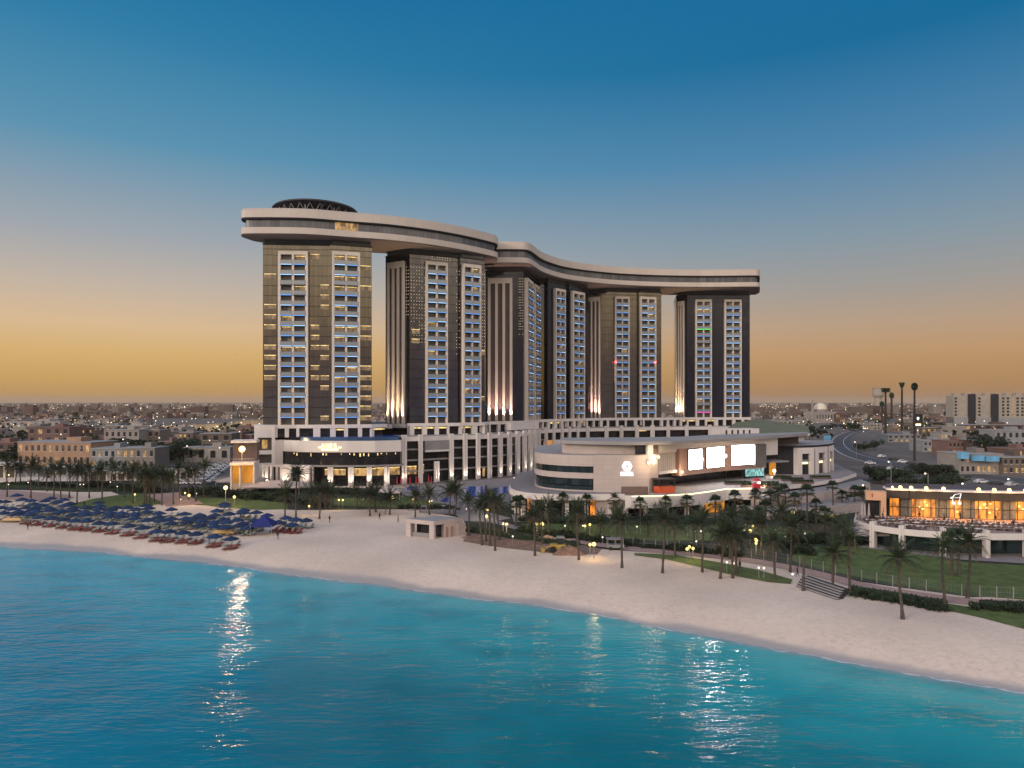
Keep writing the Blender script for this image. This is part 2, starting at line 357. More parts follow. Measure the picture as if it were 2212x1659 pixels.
def grid(name, xs, ds, zf, m, attr=True):
    v = []; f = []; at = []
    for x in xs:
        s = sshore(x)
        for dd in ds:
            v.append((x, s + dd, zf(x, s + dd))); at.append(dd)
    n = len(ds)
    for i in range(len(xs) - 1):
        for j in range(n - 1):
            f.append((i * n + j, (i + 1) * n + j, (i + 1) * n + j + 1, i * n + j + 1))
    me = bpy.data.meshes.new(name); me.from_pydata(v, [], f); me.materials.append(m)
    a = me.attributes.new('dist', 'FLOAT', 'POINT'); a.data.foreach_set('value', at)
    me.polygons.foreach_set('use_smooth', [True] * len(f))
    o = bpy.data.objects.new(name, me); C.objects.link(o); WL[name] = Vector(); return tag(o, kind='structure')
xs = [-20000, -9000, -4000, -2200, -1200, -800, -500, -350, -250] + [-200 + 1.5 * i for i in range(0, 240)] + [165, 185, 220, 300, 500, 900, 1500, 2400, 4500, 9000, 20000]

def landmat():
    m, nt, p = _nt('beach_sand_and_earth'); N = nt.nodes; L = nt.links
    g = N.new('ShaderNodeNewGeometry'); at = N.new('ShaderNodeAttribute'); at.attribute_name = 'dist'
    n1 = N.new('ShaderNodeTexNoise'); n1.inputs['Scale'].default_value = .06; n1.inputs['Detail'].default_value = 6; L.new(g.outputs['Position'], n1.inputs['Vector'])
    n2 = N.new('ShaderNodeTexNoise'); n2.inputs['Scale'].default_value = 1.1; n2.inputs['Detail'].default_value = 8; L.new(g.outputs['Position'], n2.inputs['Vector'])
    def mr(s, a, b, c=0, d_=1, sm=False):
        q = N.new('ShaderNodeMapRange'); q.inputs['From Min'].default_value = a; q.inputs['From Max'].default_value = b; q.inputs['To Min'].default_value = c; q.inputs['To Max'].default_value = d_; L.new(s, q.inputs['Value'])
        if sm: q.interpolation_type = 'SMOOTHSTEP'
        return q.outputs[0]
    def mx(f, a, b):
        q = N.new('ShaderNodeMix'); q.data_type = 'RGBA'
        L.new(f, q.inputs[0]) if not isinstance(f, float) else None
        for k, s in ((6, a), (7, b)):
            if isinstance(s, tuple): q.inputs[k].default_value = (*s, 1)
            else: L.new(s, q.inputs[k])
        return q.outputs[2]
    sand = mx(mr(n1.outputs['Fac'], .35, .65), (.61, .485, .39), (.74, .595, .475))
    sand = mx(mr(n2.outputs['Fac'], .45, .75, 0, .35), sand, (.45, .355, .29))
    n3 = N.new('ShaderNodeTexNoise'); n3.inputs['Scale'].default_value = 2.6; n3.inputs['Detail'].default_value = 3; L.new(g.outputs['Position'], n3.inputs['Vector'])
    n4 = N.new('ShaderNodeTexNoise'); n4.inputs['Scale'].default_value = .13; n4.inputs['Detail'].default_value = 4; L.new(g.outputs['Position'], n4.inputs['Vector'])
    fm = N.new('ShaderNodeMath'); fm.operation = 'MULTIPLY'; L.new(mr(n3.outputs['Fac'], .55, .66, 0, .32), fm.inputs[0]); L.new(mr(n4.outputs['Fac'], .45, .6, .15, 1), fm.inputs[1])
    sand = mx(fm.outputs[0], sand, (.36, .28, .23))
    # wet band follows the swash line with a wandering edge
    md = N.new('ShaderNodeMath'); md.operation = 'ADD'; L.new(at.outputs['Fac'], md.inputs[0]); L.new(mr(n1.outputs['Fac'], .3, .7, -1.3, 1.3), md.inputs[1])
    sand = mx(mr(md.outputs[0], .9, 2.9, 1, 0, True), sand, (.38, .34, .32))
    earth = mx(mr(n1.outputs['Fac'], .35, .65), (.10, .082, .072), (.16, .13, .11))
    col = mx(mr(at.outputs['Fac'], 96, 118), sand, earth)
    L.new(col, p.inputs['Base Color']); L.new(mr(md.outputs[0], 0, 3.5, .35, .9), p.inputs['Roughness'])
    w_ = N.new('ShaderNodeTexNoise'); w_.inputs['Scale'].default_value = 1.3; w_.inputs['Detail'].default_value = 8; w_.inputs['Roughness'].default_value = .7; mp = N.new('ShaderNodeMapping'); mp.inputs['Scale'].default_value = (.8, 1.2, 1); mp.inputs['Rotation'].default_value = (0, 0, .3)
    L.new(g.outputs['Position'], mp.inputs['Vector']); L.new(mp.outputs[0], w_.inputs['Vector'])
    b = N.new('ShaderNodeBump'); b.inputs['Strength'].default_value = .4; b.inputs['Distance'].default_value = .25; L.new(w_.outputs['Fac'], b.inputs['Height']); L.new(b.outputs[0], p.inputs['Normal'])
    return m
ds = [-4, -2.5, -1.5, -1, -.5, 0, .5, 1, 1.6, 2.3, 3, 4, 5, 6.5, 8, 10, 12, 14, 17, 20, 25, 32, 40, 55, 75, 95, 110, 130, 180, 260, 400, 700, 1200, 2500, 6000, 14000, 30000]
ground = grid('ground', xs, ds, hgt, landmat())

def seamat():
    m, nt, p = _nt('sea_water'); N = nt.nodes; L = nt.links
    g = N.new('ShaderNodeNewGeometry'); at = N.new('ShaderNodeAttribute'); at.attribute_name = 'dist'
    def noise(sc, scale=(1, 1, 1), det=5, rz=0):
        mp = N.new('ShaderNodeMapping'); mp.inputs['Scale'].default_value = scale; mp.inputs['Rotation'].default_value = (0, 0, rz)
        n = N.new('ShaderNodeTexNoise'); n.inputs['Scale'].default_value = sc; n.inputs['Detail'].default_value = det
        L.new(g.outputs['Position'], mp.inputs['Vector']); L.new(mp.outputs[0], n.inputs['Vector']); return n.outputs['Fac']
    def mr(s, a, b, c=0, d_=1, sm=False):
        q = N.new('ShaderNodeMapRange'); q.inputs['From Min'].default_value = a; q.inputs['From Max'].default_value = b; q.inputs['To Min'].default_value = c; q.inputs['To Max'].default_value = d_; L.new(s, q.inputs['Value'])
        if sm: q.interpolation_type = 'SMOOTHSTEP'
        return q.outputs[0]
    def mx(f, a, b):
        q = N.new('ShaderNodeMix'); q.data_type = 'RGBA'; L.new(f, q.inputs[0])
        for k, s in ((6, a), (7, b)):
            if isinstance(s, tuple): q.inputs[k].default_value = (*s, 1)
            else: L.new(s, q.inputs[k])
        return q.outputs[2]
    def ma(op, a, b):
        q = N.new('ShaderNodeMath'); q.operation = op
        for k, s in ((0, a), (1, b)):
            if isinstance(s, (int, float)): q.inputs[k].default_value = s
            else: L.new(s, q.inputs[k])
        return q.outputs[0]
    big = noise(.03, det=4); mid = noise(.12, (1, 1.6, 1))
    sx = N.new('ShaderNodeSeparateXYZ'); L.new(g.outputs['Position'], sx.inputs[0])
    dd = ma('ADD', at.outputs['Fac'], mr(big, .3, .7, -6, 6))
    deep = mx(mr(sx.outputs['X'], -62, 8), (.006, .225, .345), (.003, .150, .190))
    midc = mx(mr(sx.outputs['X'], -90, 40), (.016, .345, .480), (.018, .315, .340))
    shal = mx(mr(sx.outputs['X'], -90, 40), (.065, .430, .530), (.080, .400, .395))
    col = mx(mr(dd, -14, -3, 0, 1, True), midc, shal)
    col = mx(mr(dd, -45, -14, 1, 0, True), col, deep)
    col = mx(mr(big, .52, .70, 0, .55, True), col, midc)
    col = mx(mr(mid, .48, .72, 0, .42), col, (.008, .12, .17))
    fo = ma('ADD', at.outputs['Fac'], mr(noise(.35, det=3), .3, .7, -.55, .55))
    fb = ma('MULTIPLY', mr(ma('ABSOLUTE', ma('ADD', fo, .15), 0), .08, .28, 1, 0), mr(noise(.06, det=3), .40, .52))
    col = mx(mr(at.outputs['Fac'], -2.2, -.1, 0, .75, True), col, (.30, .33, .33))
    col = mx(ma('MULTIPLY', fb, .8), col, (.75, .75, .78))
    L.new(col, p.inputs['Base Color']); p.inputs['Roughness'].default_value = .05; p.inputs['IOR'].default_value = 1.33; p.inputs['Specular IOR Level'].default_value = .34
    h1 = noise(.9, (.55, 1.6, 1), 3, .25); h2 = noise(3.2, (.5, 1.5, 1), 4, -.2)
    h0 = noise(.32, (.6, 1.7, 1), 2, .5); hh = ma('ADD', ma('MULTIPLY', h0, 1.7), ma('ADD', ma('MULTIPLY', h1, 1.15), ma('MULTIPLY', h2, .20)))
    b = N.new('ShaderNodeBump'); b.inputs['Distance'].default_value = .145; L.new(hh, b.inputs['Height']); L.new(mr(noise(.05, (1, 1.8, 1), 3, .4), .40, .60, .45, 1.2), b.inputs['Strength']); L.new(b.outputs[0], p.inputs['Normal'])
    return m
wd = [-2500, -900, -400, -220, -150, -110, -80, -60, -45, -32, -22, -15, -10, -7, -5, -3.5, -2.4, -1.6, -1, -.5, 0, .6]
sea = grid('sea', xs, wd, lambda x, y: 0.0, seamat())
EPS = 0
def sheet(name, uvs, m, z=2.02, world=False, kind='structure', h=None):
    pts = uvs if world else [G(u, v, 2.0) for u, v in uvs]
    a = sum(pts[i][0] * pts[(i + 1) % len(pts)][1] - pts[(i + 1) % len(pts)][0] * pts[i][1] for i in range(len(pts)))
    if a < 0: pts = pts[::-1]
    mb = MB()
    if h: mb.prism(pts, 1.7, z, m)
    else: mb.face([(x, y, z) for x, y in pts], m, [(x, y) for x, y in pts])
    o = mb.build(name); return tag(o, kind=kind)
def ribbon(name, pts, wdt, m, z=2.03, kind='structure', lab=None, it=2, smooth=True, world=False):
    q = pts if world else [G(u, v, 2.0) for u, v in pts]
    if smooth: q = smoothpoly(q, it)
    mb = MB(); Lf = []; Rt = []
    for i, p_ in enumerate(q):
        a = Vector(q[max(0, i - 1)]); b = Vector(q[min(len(q) - 1, i + 1)]); t = (b - a).normalized(); n_ = Vector((-t.y, t.x))
        ww = wdt[0] + (wdt[1] - wdt[0]) * i / (len(q) - 1) if isinstance(wdt, tuple) else wdt
        Lf.append(Vector(p_) + n_ * ww / 2); Rt.append(Vector(p_) - n_ * ww / 2)
    for i in range(len(q) - 1):
        mb.face([(Rt[i].x, Rt[i].y, z), (Rt[i + 1].x, Rt[i + 1].y, z), (Lf[i + 1].x, Lf[i + 1].y, z), (Lf[i].x, Lf[i].y, z)], m)
    o = mb.build(name); tag(o, kind=kind); return o, q
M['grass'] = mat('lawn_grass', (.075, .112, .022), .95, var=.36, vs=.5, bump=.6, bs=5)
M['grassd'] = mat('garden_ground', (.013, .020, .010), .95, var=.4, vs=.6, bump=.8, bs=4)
# gardens, lawns and paths (outlines surveyed on the level ground)
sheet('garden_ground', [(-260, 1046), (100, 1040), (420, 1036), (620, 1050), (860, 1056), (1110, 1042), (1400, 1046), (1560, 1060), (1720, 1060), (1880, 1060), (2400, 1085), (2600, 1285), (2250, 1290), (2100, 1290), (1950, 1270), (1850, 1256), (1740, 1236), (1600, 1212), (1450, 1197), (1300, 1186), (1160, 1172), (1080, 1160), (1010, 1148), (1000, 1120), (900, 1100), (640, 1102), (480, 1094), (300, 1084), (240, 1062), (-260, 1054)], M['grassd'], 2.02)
sheet('lawn_beside_left_beach', [(140, 1092), (200, 1078), (270, 1067), (345, 1067), (372, 1075), (378, 1086), (330, 1091), (240, 1100), (190, 1103)], M['grass'], 2.05)
sheet('lawn_behind_beach_lamps', [(400, 1085), (430, 1075), (520, 1078), (560, 1080), (620, 1088), (622, 1100), (560, 1102), (470, 1096)], M['grass'], 2.05)
sheet('lawn_below_hotel', [(720, 1077), (840, 1072), (960, 1072), (985, 1080), (960, 1088), (860, 1096), (720, 1092)], M['grass'], 2.05)
sheet('lawn_below_mall', [(1125, 1132), (1250, 1132), (1420, 1136), (1560, 1134), (1700, 1138), (1760, 1150), (1740, 1170), (1600, 1168), (1420, 1168), (1280, 1162), (1140, 1148)], M['grass'], 2.05)
sheet('lawn_below_restaurant', [(1745, 1182), (1850, 1180), (1940, 1192), (2080, 1214), (2212, 1222), (2500, 1226), (2500, 1330), (2212, 1296), (2090, 1286), (1950, 1266), (1850, 1247), (1760, 1228), (1700, 1208)], M['grass'], 2.05)
sheet('beach_garden_strip', [(1370, 1195), (1460, 1199), (1560, 1216), (1640, 1232), (1712, 1252), (1708, 1262), (1660, 1258), (1600, 1247), (1530, 1230), (1440, 1209), (1370, 1200)], M['grass'], 2.045)
sheet('lawn_on_beach_edge', [(1836, 1274), (1950, 1290), (2100, 1312), (2212, 1318), (2500, 1330), (2650, 1480), (2300, 1385), (2212, 1359), (2120, 1335), (2046, 1319), (1952, 1302), (1838, 1283)], M['grass'], 2.045)
sheet('paved_terrace_left', [(-300, 1056), (-20, 1057), (60, 1062), (150, 1069), (160, 1076), (130, 1082), (60, 1082), (-40, 1076), (-300, 1070)], M['tile'], 2.06)
ribbon('path_between_left_lawns', [(352, 1066), (362, 1072), (390, 1083), (400, 1092)], 9, M['tile'], 2.065)
ribbon('promenade', [(1180, 1158), (1300, 1178), (1400, 1190), (1500, 1196), (1600, 1208), (1696, 1224), (1790, 1246), (1859, 1266), (1952, 1281), (2092, 1302), (2212, 1304), (2450, 1318)], 3.6, M['tile'], 2.075)
ribbon('garden_path_by_pool', [(880, 1102), (960, 1098), (1010, 1110), (1060, 1125), (1150, 1150), (1250, 1165)], 2.6, M['pave'], 2.07)
sheet('pool_terrace', [(850, 1058), (900, 1050), (1000, 1040), (1160, 1028), (1190, 1050), (1112, 1072), (1100, 1095), (1000, 1094), (940, 1086), (880, 1072)], M['pave'], 2.06)
sheet('beach_club_court', [(905, 1092), (1010, 1090), (1060, 1108), (1105, 1120), (1060, 1128), (1000, 1126), (985, 1112), (905, 1108)], M['pave'], 2.062)
sheet('paved_court_below_mall', [(1105, 1112), (1290, 1118), (1480, 1118), (1580, 1104), (1600, 1110), (1560, 1126), (1400, 1133), (1240, 1128), (1110, 1128)], M['pave'], 2.07)
for lb, pl in (('lit blue pool left of the curved mall terrace', [(996, 1066), (1008, 1052), (1052, 1050), (1056, 1066), (1040, 1074), (1004, 1074)]), ('blue pool touching the curved mall terrace', [(1062, 1056), (1105, 1050), (1103, 1062), (1080, 1070), (1062, 1066)]), ('small blue pool half hidden by palms', [(950, 1084), (962, 1075), (984, 1076), (984, 1086)]), ('small blue pool nearest the hotel wall', [(872, 1058), (886, 1050), (902, 1052), (900, 1062)])):
    o = sheet('pool', pl, M['pool'], 2.10); del o['kind']; tag(o, lb, 'pool', 'pools between the hotel and the beach')
# roads on the right, plaza beside them
ribbon('road_behind_mall', [(2080, 905), (1990, 912), (1900, 921), (1840, 932), (1812, 946), (1812, 962), (1835, 980), (1900, 997), (2000, 1013), (2120, 1028), (2300, 1046), (2600, 1070)], 15, M['asphalt'], 2.03)
ribbon('road_beside_mosque', [(2000, 903), (1900, 911), (1800, 921), (1745, 931), (1700, 945), (1640, 960)], 14, M['asphalt'], 2.025)
ribbon('road_kerb', [(1862, 925), (1820, 935), (1797, 948), (1797, 966), (1822, 985), (1890, 1004), (1990, 1021), (2110, 1037), (2300, 1057)], 1.2, M['kerb'], 2.12)
ribbon('road_markings', [(1990, 913.5), (1900, 923), (1845, 934), (1822, 948), (1822, 962), (1845, 979), (1905, 994), (2000, 1009), (2120, 1024), (2300, 1041)], .35, M['line'], 2.04)
ribbon('far_avenue', [(-200, 957), (150, 948), (400, 943), (560, 936)], 10, M['asphalt'], 2.03)
M['lagoon'] = mat('lagoon_water', (.10, .10, .11), .12, var=.2, vs=.05, bump=.3, bs=.5)
sheet('lagoon_water', [(330, 921), (470, 915), (560, 903), (620, 903), (620, 926), (540, 932), (430, 932), (370, 930)], M['lagoon'], 2.04)
sheet('parking_ground', [(380, 1052), (470, 1003), (498, 1003), (440, 1054)], M['asphalt'], 2.06)
sheet('restaurant_forecourt', [(1850, 1182), (1900, 1172), (2212, 1195), (2600, 1200), (2600, 1226), (2212, 1218), (2080, 1210), (1950, 1195)], M['pave'], 2.08)
# ------------------------------------------------------------------ hotel towers
ZT, ZP = 22.0, 18.4
_ledm = {}
def bal_mesh(wd):
    mb = MB(); h = wd / 2
    mb.box(-h, h, -1.75, -.25, 0, .22, M['slab']); mb.box(-h + .06, h - .06, -1.68, -1.60, .24, 1.62, M['rail'])
    mb.box(-h, h, -1.72, -1.56, 1.62, 1.67, M['slab'])
    return mb.mesh('balcony')
def led_mesh(wd, m):
    k = (round(wd, 2), m.name)
    if k not in _ledm:
        mb = MB(); mb.box(-wd / 2 + .1, wd / 2 - .1, -1.83, -1.754, -.04, .16, m); _ledm[k] = mb.mesh('light_strip')
    return _ledm[k]
def lit_mesh(wd, kind=0):
    mb = MB(); mb.box(-wd / 2, wd / 2, -.09, -.03, 1.93, 2.15, M['warmb']); mb.box(-wd / 2, wd / 2, -.08, -.03, .5 + .5 * kind, 1.92, M['warmd'])
    return mb.mesh('lit_window')
def uplight_or_added_spot(p, tgt, e, col=(1, .74, .45), size=55, r=.25):
    l = bpy.data.lights.new('uplight_or_added_spot', 'SPOT'); l.energy = e; l.color = col; l.spot_size = math.radians(size); l.spot_blend = .6; l.shadow_soft_size = r
    o = bpy.data.objects.new('uplight_or_added_spot', l); C.objects.link(o); o.location = p
    o.rotation_euler = (Vector(tgt) - Vector(p)).to_track_quat('-Z', 'Y').to_euler()
def tower(label, plan, panels, fins, glass, litn, seed, special=None, litgl=None, dots=None, nleds=16):
    r = random.Random(seed)
    cx = sum(p[0] for p in plan) / len(plan); cy = sum(p[1] for p in plan) / len(plan)
    t = empty('hotel_tower', (cx, cy, ZT), label, 'tower', 'tall hotel towers under the curved roof decks')
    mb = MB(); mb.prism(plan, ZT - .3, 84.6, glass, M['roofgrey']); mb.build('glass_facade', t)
    mb = MB(); mb.prism(offset(plan, -.5), 84.6, 86.3, M['recess'], caps=False); mb.build('top_recess', t)
    mb = MB(); mb.prism(offset(plan, .12), 84.2, 84.6, M['dkgrey']); mb.prism(offset(plan, .08), 82.6, 82.75, M['dkgrey']); mb.build('crown_trim', t)
    for k, (p, q, o0) in enumerate(panels):
        sg = seg(p, q); W = sg[3]; mb = MB(); bw = .9 * W / 10; cw = .75 * W / 10; ow = (W - 2 * bw - cw) / 2
        a = o0
        for s0, s1 in ((0, bw), (bw + ow, bw + ow + cw), (W - bw, W)):
            mb.obox(sg, s0, s1, a, a + 1.5, ZP + .02, 80.6, M['stucco'])
        mb.obox(sg, 0, W, a - .02, a + 1.5, 80.6, 81.8, M['stucco'])
        mb.obox(sg, bw * .5, W - bw * .5, a - .3, a + .03, ZT, 80.6, M['recess'])
        mb.build('balcony_frame', t)
        me = bal_mesh(ow + .35); lw = lit_mesh(ow - .3); rz = segrot(sg); cm = MB(); cm.box(-ow * .46, -ow * .08, -.10, -.04, .25, 2.2, M['drape']); cme = cm.mesh('curtain')
        for c in range(2):
            s = bw + ow / 2 + c * (ow + cw)
            for f in range(nleds):
                z = 24.6 + 3.5 * f; x, y = segpt(sg, s, a)
                b = inst('balcony', me, t, (x, y, z), rz)
                col = M['led'] if r.random() < .62 else M['ledc']
                sp = special(k, c, f) if special else None
                if sp == 'off': col = None
                elif sp: col = M[sp]
                if col is not None:
                    ch = bpy.data.objects.new('light_strip', led_mesh(ow + .35, col)); C.objects.link(ch); ch.parent = b
                if r.random() < litn: inst('lit_window', lw, t, (*segpt(sg, s, a), z + 1.15 - 3.5 if r.random() < .0 else z + 1.2), rz)
                elif r.random() < .30: inst('curtain', cme, t, (*segpt(sg, s + (ow * .5 if r.random() < .5 else 0), a), z + 1.2), rz)
    for sg0, nf, a0, a1, zt in fins:
        sg = seg(*sg0); mb = MB(); W = a1 - a0; fw = W / (nf * 2.35)
        mb.obox(sg, a0, a1, 0, .9, zt - 2.2, zt, M['stucco'])
        mb.obox(sg, a0 + .05, a1 - .05, 0, .25, ZT, zt - 2.2, M['slot'])
        for i in range(nf):
            s = a0 + (W - fw) * i / (nf - 1); mb.obox(sg, s, s + fw, 0, .9, ZT, zt - 2.2, M['stucco'])
        mb.build('vertical_fins', t)
        for i in range(nf):
            s = a0 + (W - fw) * i / (nf - 1) + fw / 2; x, y = segpt(sg, s, 2.2); x2, y2 = segpt(sg, s, .2)
            uplight_or_added_spot((x, y, ZT + .5), (x2, y2, ZT + 16), 15000, (1, .72, .45) if seed not in (3, 5) else (1, .68, .58), 50)
            lb = MB(); lb.box(x - .2, x + .2, y - .2, y + .2, ZT, ZT + .35, M['dkgrey']); lb.build('floodlight', t)
    for (p, q, o0, bays) in (litgl or []):
        sg = seg(p, q); mes = {}
        for s, f in bays:
            wdt = 4.0 if s in (2.4, 11.9) else 2.9
            if wdt not in mes: mes[wdt] = lit_mesh(wdt)
            inst('lit_window', mes[wdt], t, (*segpt(sg, s, o0), 23.0 + 3.5 * f), segrot(sg))
    if dots:
        mb = MB()
        for (p, q, o0, s0, s1, z0, z1, dx, dz, pr) in dots:
            sg = seg(p, q); z = z0
            while z < z1:
                s = s0
                while s < s1:
                    if r.random() < pr: mb.obox(sg, s - .1, s + .1, o0, o0 + .08, z - .1, z + .1, M['dots'])
                    s += dx
                z += dz
        mb.build('light_dots', t)
    return t
def PP(*a): return [P2(u, D) for u, D in a]
def lerp(a, b, t): return (a[0] + (b[0] - a[0]) * t, a[1] + (b[1] - a[1]) * t)
def atu(p, q, u):   # point of segment pq seen at image column u
    k = (u - CU) / FP; t = (k * p[1] - p[0]) / ((q[0] - p[0]) - k * (q[1] - p[1])); return lerp(p, q, t)
# 1
a, b, c, d_, e_ = P2(568, 235), P2(713, 236.8), P2(713.5, 235.4), P2(803, 239.6), None
plan = [a, b, c, d_, (-55.5, 262), (-86.5, 260)]
rr_ = random.Random(3)
def bays(sl, n, lo=0, hi=17): return [(rr_.choice(sl), rr_.randint(lo, hi)) for _ in range(n)]
t1L = sorted(set(bays([2.4], 9, 1, 14))); t1M = sorted(set(bays([17.6, 20.9], 16, 0, 17)))
t1R = sorted(set(bays([11.9], 12, 0, 16)))
def sp1(k, c, f): return 'off' if (f == 13 or (f == 12 and k == 0 and c == 1)) else None
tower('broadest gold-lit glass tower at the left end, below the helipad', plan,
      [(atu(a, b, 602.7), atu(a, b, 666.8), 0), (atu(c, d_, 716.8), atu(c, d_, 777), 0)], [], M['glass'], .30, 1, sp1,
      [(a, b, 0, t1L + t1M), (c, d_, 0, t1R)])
# 2
s0, a, b, c, d_ = P2(833, 256), P2(885, 250), P2(993, 257.6), P2(993.6, 256.2), P2(1047, 262)
plan = [s0, a, b, c, d_, (-13, 285), (-46.5, 280)]
sgf = (s0, a)
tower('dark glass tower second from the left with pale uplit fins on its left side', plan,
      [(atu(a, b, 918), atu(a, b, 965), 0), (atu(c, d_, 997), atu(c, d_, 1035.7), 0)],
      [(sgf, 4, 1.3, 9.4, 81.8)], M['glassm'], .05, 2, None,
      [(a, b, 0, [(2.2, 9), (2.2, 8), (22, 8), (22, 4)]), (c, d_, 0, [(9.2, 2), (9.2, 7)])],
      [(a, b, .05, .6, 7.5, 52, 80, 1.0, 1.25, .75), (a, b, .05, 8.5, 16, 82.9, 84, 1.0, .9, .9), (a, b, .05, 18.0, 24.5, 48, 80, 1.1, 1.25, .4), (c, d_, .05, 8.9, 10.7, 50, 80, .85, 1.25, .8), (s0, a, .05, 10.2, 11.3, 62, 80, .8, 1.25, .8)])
# 3
a, b, c = P2(1049, 284.5), P2(1130.5, 283.5), P2(1165.5, 315)
plan = [a, b, c, (-6, 320), (-16, 302)]
sg3 = seg(b, c); L3 = sg3[3]
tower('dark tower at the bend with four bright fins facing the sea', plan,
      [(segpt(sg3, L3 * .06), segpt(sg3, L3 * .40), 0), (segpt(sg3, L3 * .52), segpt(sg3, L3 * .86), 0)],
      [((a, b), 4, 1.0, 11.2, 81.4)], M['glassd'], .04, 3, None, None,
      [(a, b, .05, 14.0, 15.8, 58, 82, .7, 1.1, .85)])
# 4
s0, a, b = P2(1158.5, 322), P2(1183, 308.5), P2(1267, 330)
sg4 = seg(a, b); c0 = segpt(sg4, sg4[3] * .48, 0); c1 = segpt(sg4, sg4[3] * .485, 1.2); d4 = segpt(sg4, sg4[3], 1.2)
plan = [s0, a, c0, c1, d4, (37.5, 352), (14, 345)]
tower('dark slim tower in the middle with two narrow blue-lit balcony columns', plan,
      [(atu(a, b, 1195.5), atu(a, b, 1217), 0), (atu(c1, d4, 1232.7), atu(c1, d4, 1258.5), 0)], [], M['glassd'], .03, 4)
# 5
s0, a, b, c, d_ = P2(1267.5, 339), P2(1311.6, 335.5), P2(1379, 338.2), P2(1379.5, 336.9), P2(1428.6, 340)
plan = [s0, a, b, c, d_, (78, 362), (41, 364)]
def sp5(k, c, f): return None
t5 = tower('olive-reflecting glass tower second from the right with a red lamp on each balcony column', plan,
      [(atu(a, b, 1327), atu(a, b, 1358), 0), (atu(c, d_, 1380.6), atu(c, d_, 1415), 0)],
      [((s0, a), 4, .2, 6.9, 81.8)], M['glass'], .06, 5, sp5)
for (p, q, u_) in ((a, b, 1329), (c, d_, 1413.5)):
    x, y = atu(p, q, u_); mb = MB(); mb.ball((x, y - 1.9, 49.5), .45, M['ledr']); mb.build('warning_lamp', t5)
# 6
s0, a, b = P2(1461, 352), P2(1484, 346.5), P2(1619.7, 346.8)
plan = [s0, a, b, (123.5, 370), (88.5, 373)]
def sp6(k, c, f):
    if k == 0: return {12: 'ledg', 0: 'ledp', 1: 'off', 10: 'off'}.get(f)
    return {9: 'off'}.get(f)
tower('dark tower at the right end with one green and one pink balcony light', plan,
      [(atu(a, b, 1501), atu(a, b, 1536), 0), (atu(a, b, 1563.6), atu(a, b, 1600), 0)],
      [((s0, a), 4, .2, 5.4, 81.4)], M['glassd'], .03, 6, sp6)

# ------------------------------------------------------------------ curved roof decks
def deck(label, front, back, lit=None, notch=None):
    front = smoothpoly(front, 2); poly = front + back
    cx = sum(p[0] for p in poly) / len(poly); cy = sum(p[1] for p in poly) / len(poly)
    t = empty('roof_deck', (cx, cy, 86.1), label, 'roof deck', 'curved roof decks joining the towers')
    i1, i2 = offset(poly, -1.0), offset(poly, -1.4)
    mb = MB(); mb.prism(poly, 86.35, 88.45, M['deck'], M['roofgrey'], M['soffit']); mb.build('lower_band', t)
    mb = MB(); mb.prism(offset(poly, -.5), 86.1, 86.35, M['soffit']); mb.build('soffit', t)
    mb = MB(); mb.prism(i2, 88.45, 91.4, M['deckw'], caps=False); mb.build('window_band', t)
    mb = MB(); mb.prism(offset(poly, -.35), 91.4, 91.75, M['dkgrey'])
    mb.build('shadow_gap', t)
    mb = MB(); tp = offset(poly, -.9)
    mb.prism(poly, 91.75, 94.2, M['deck'], caps=False); mb.loft(poly, 94.2, offset(poly, -.35), 94.9, M['deck'])
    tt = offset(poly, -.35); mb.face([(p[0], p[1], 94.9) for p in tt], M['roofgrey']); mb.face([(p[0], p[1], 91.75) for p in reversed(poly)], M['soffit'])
    mb.build('upper_band', t)
    return t
f1 = PP((521.5, 233), (520.8, 229), (530, 228.2), (608, 228.2), (668, 229), (718, 231.4), (768, 233.8), (818, 235.9), (870, 239.2), (929, 244.2), (975, 249.3), (1017.6, 255.4), (1045, 260.2), (1071, 265.2), (1075.5, 267.5), (1075.5, 271))
b1 = PP((1070, 280), (1050, 282)) + [(-22, 274), (-34, 266), (-48, 258.5), (-62, 254.5), (-78, 250.5)] + PP((580, 245), (566, 241), (545, 238.5))
dk1 = deck('left beige roof deck curving outwards over the two left towers', f1, b1)
sg = seg(offset(smoothpoly(f1, 2) + b1, -1.4)[20], offset(smoothpoly(f1, 2) + b1, -1.4)[22])
pl = offset(smoothpoly(f1, 2) + b1, -1.36)
for i in range(len(pl) - 1):
    um = (pl[i][0] + pl[i + 1][0]) / 2 / ((pl[i][1] + pl[i + 1][1]) / 2) * FP + CU
    if 729 < um < 768 and pl[i][1] < 245:
        mb = MB(); mb.obox(seg(pl[i], pl[i + 1]), 0, seg(pl[i], pl[i + 1])[3], 0, .06, 88.6, 91.3, M['warm']); mb.build('lit_window', dk1)
f2 = PP((1040, 276.5), (1073, 276), (1128, 276), (1141, 277.2), (1147, 279.5), (1155, 284), (1167.6, 294), (1195, 305), (1227.6, 314.3), (1287.6, 323), (1347.6, 329.2), (1437.6, 333.4), (1527.6, 334.6), (1630, 333), (1640.5, 334), (1641.5, 337))
b2 = PP((1641, 352), (1634, 358)) + [(105, 361), (70, 358), (42, 350), (22, 338), (8, 325), (-4, 316), (-14, 306)]
deck('right beige roof deck curving inwards over the four right towers', f2, b2)
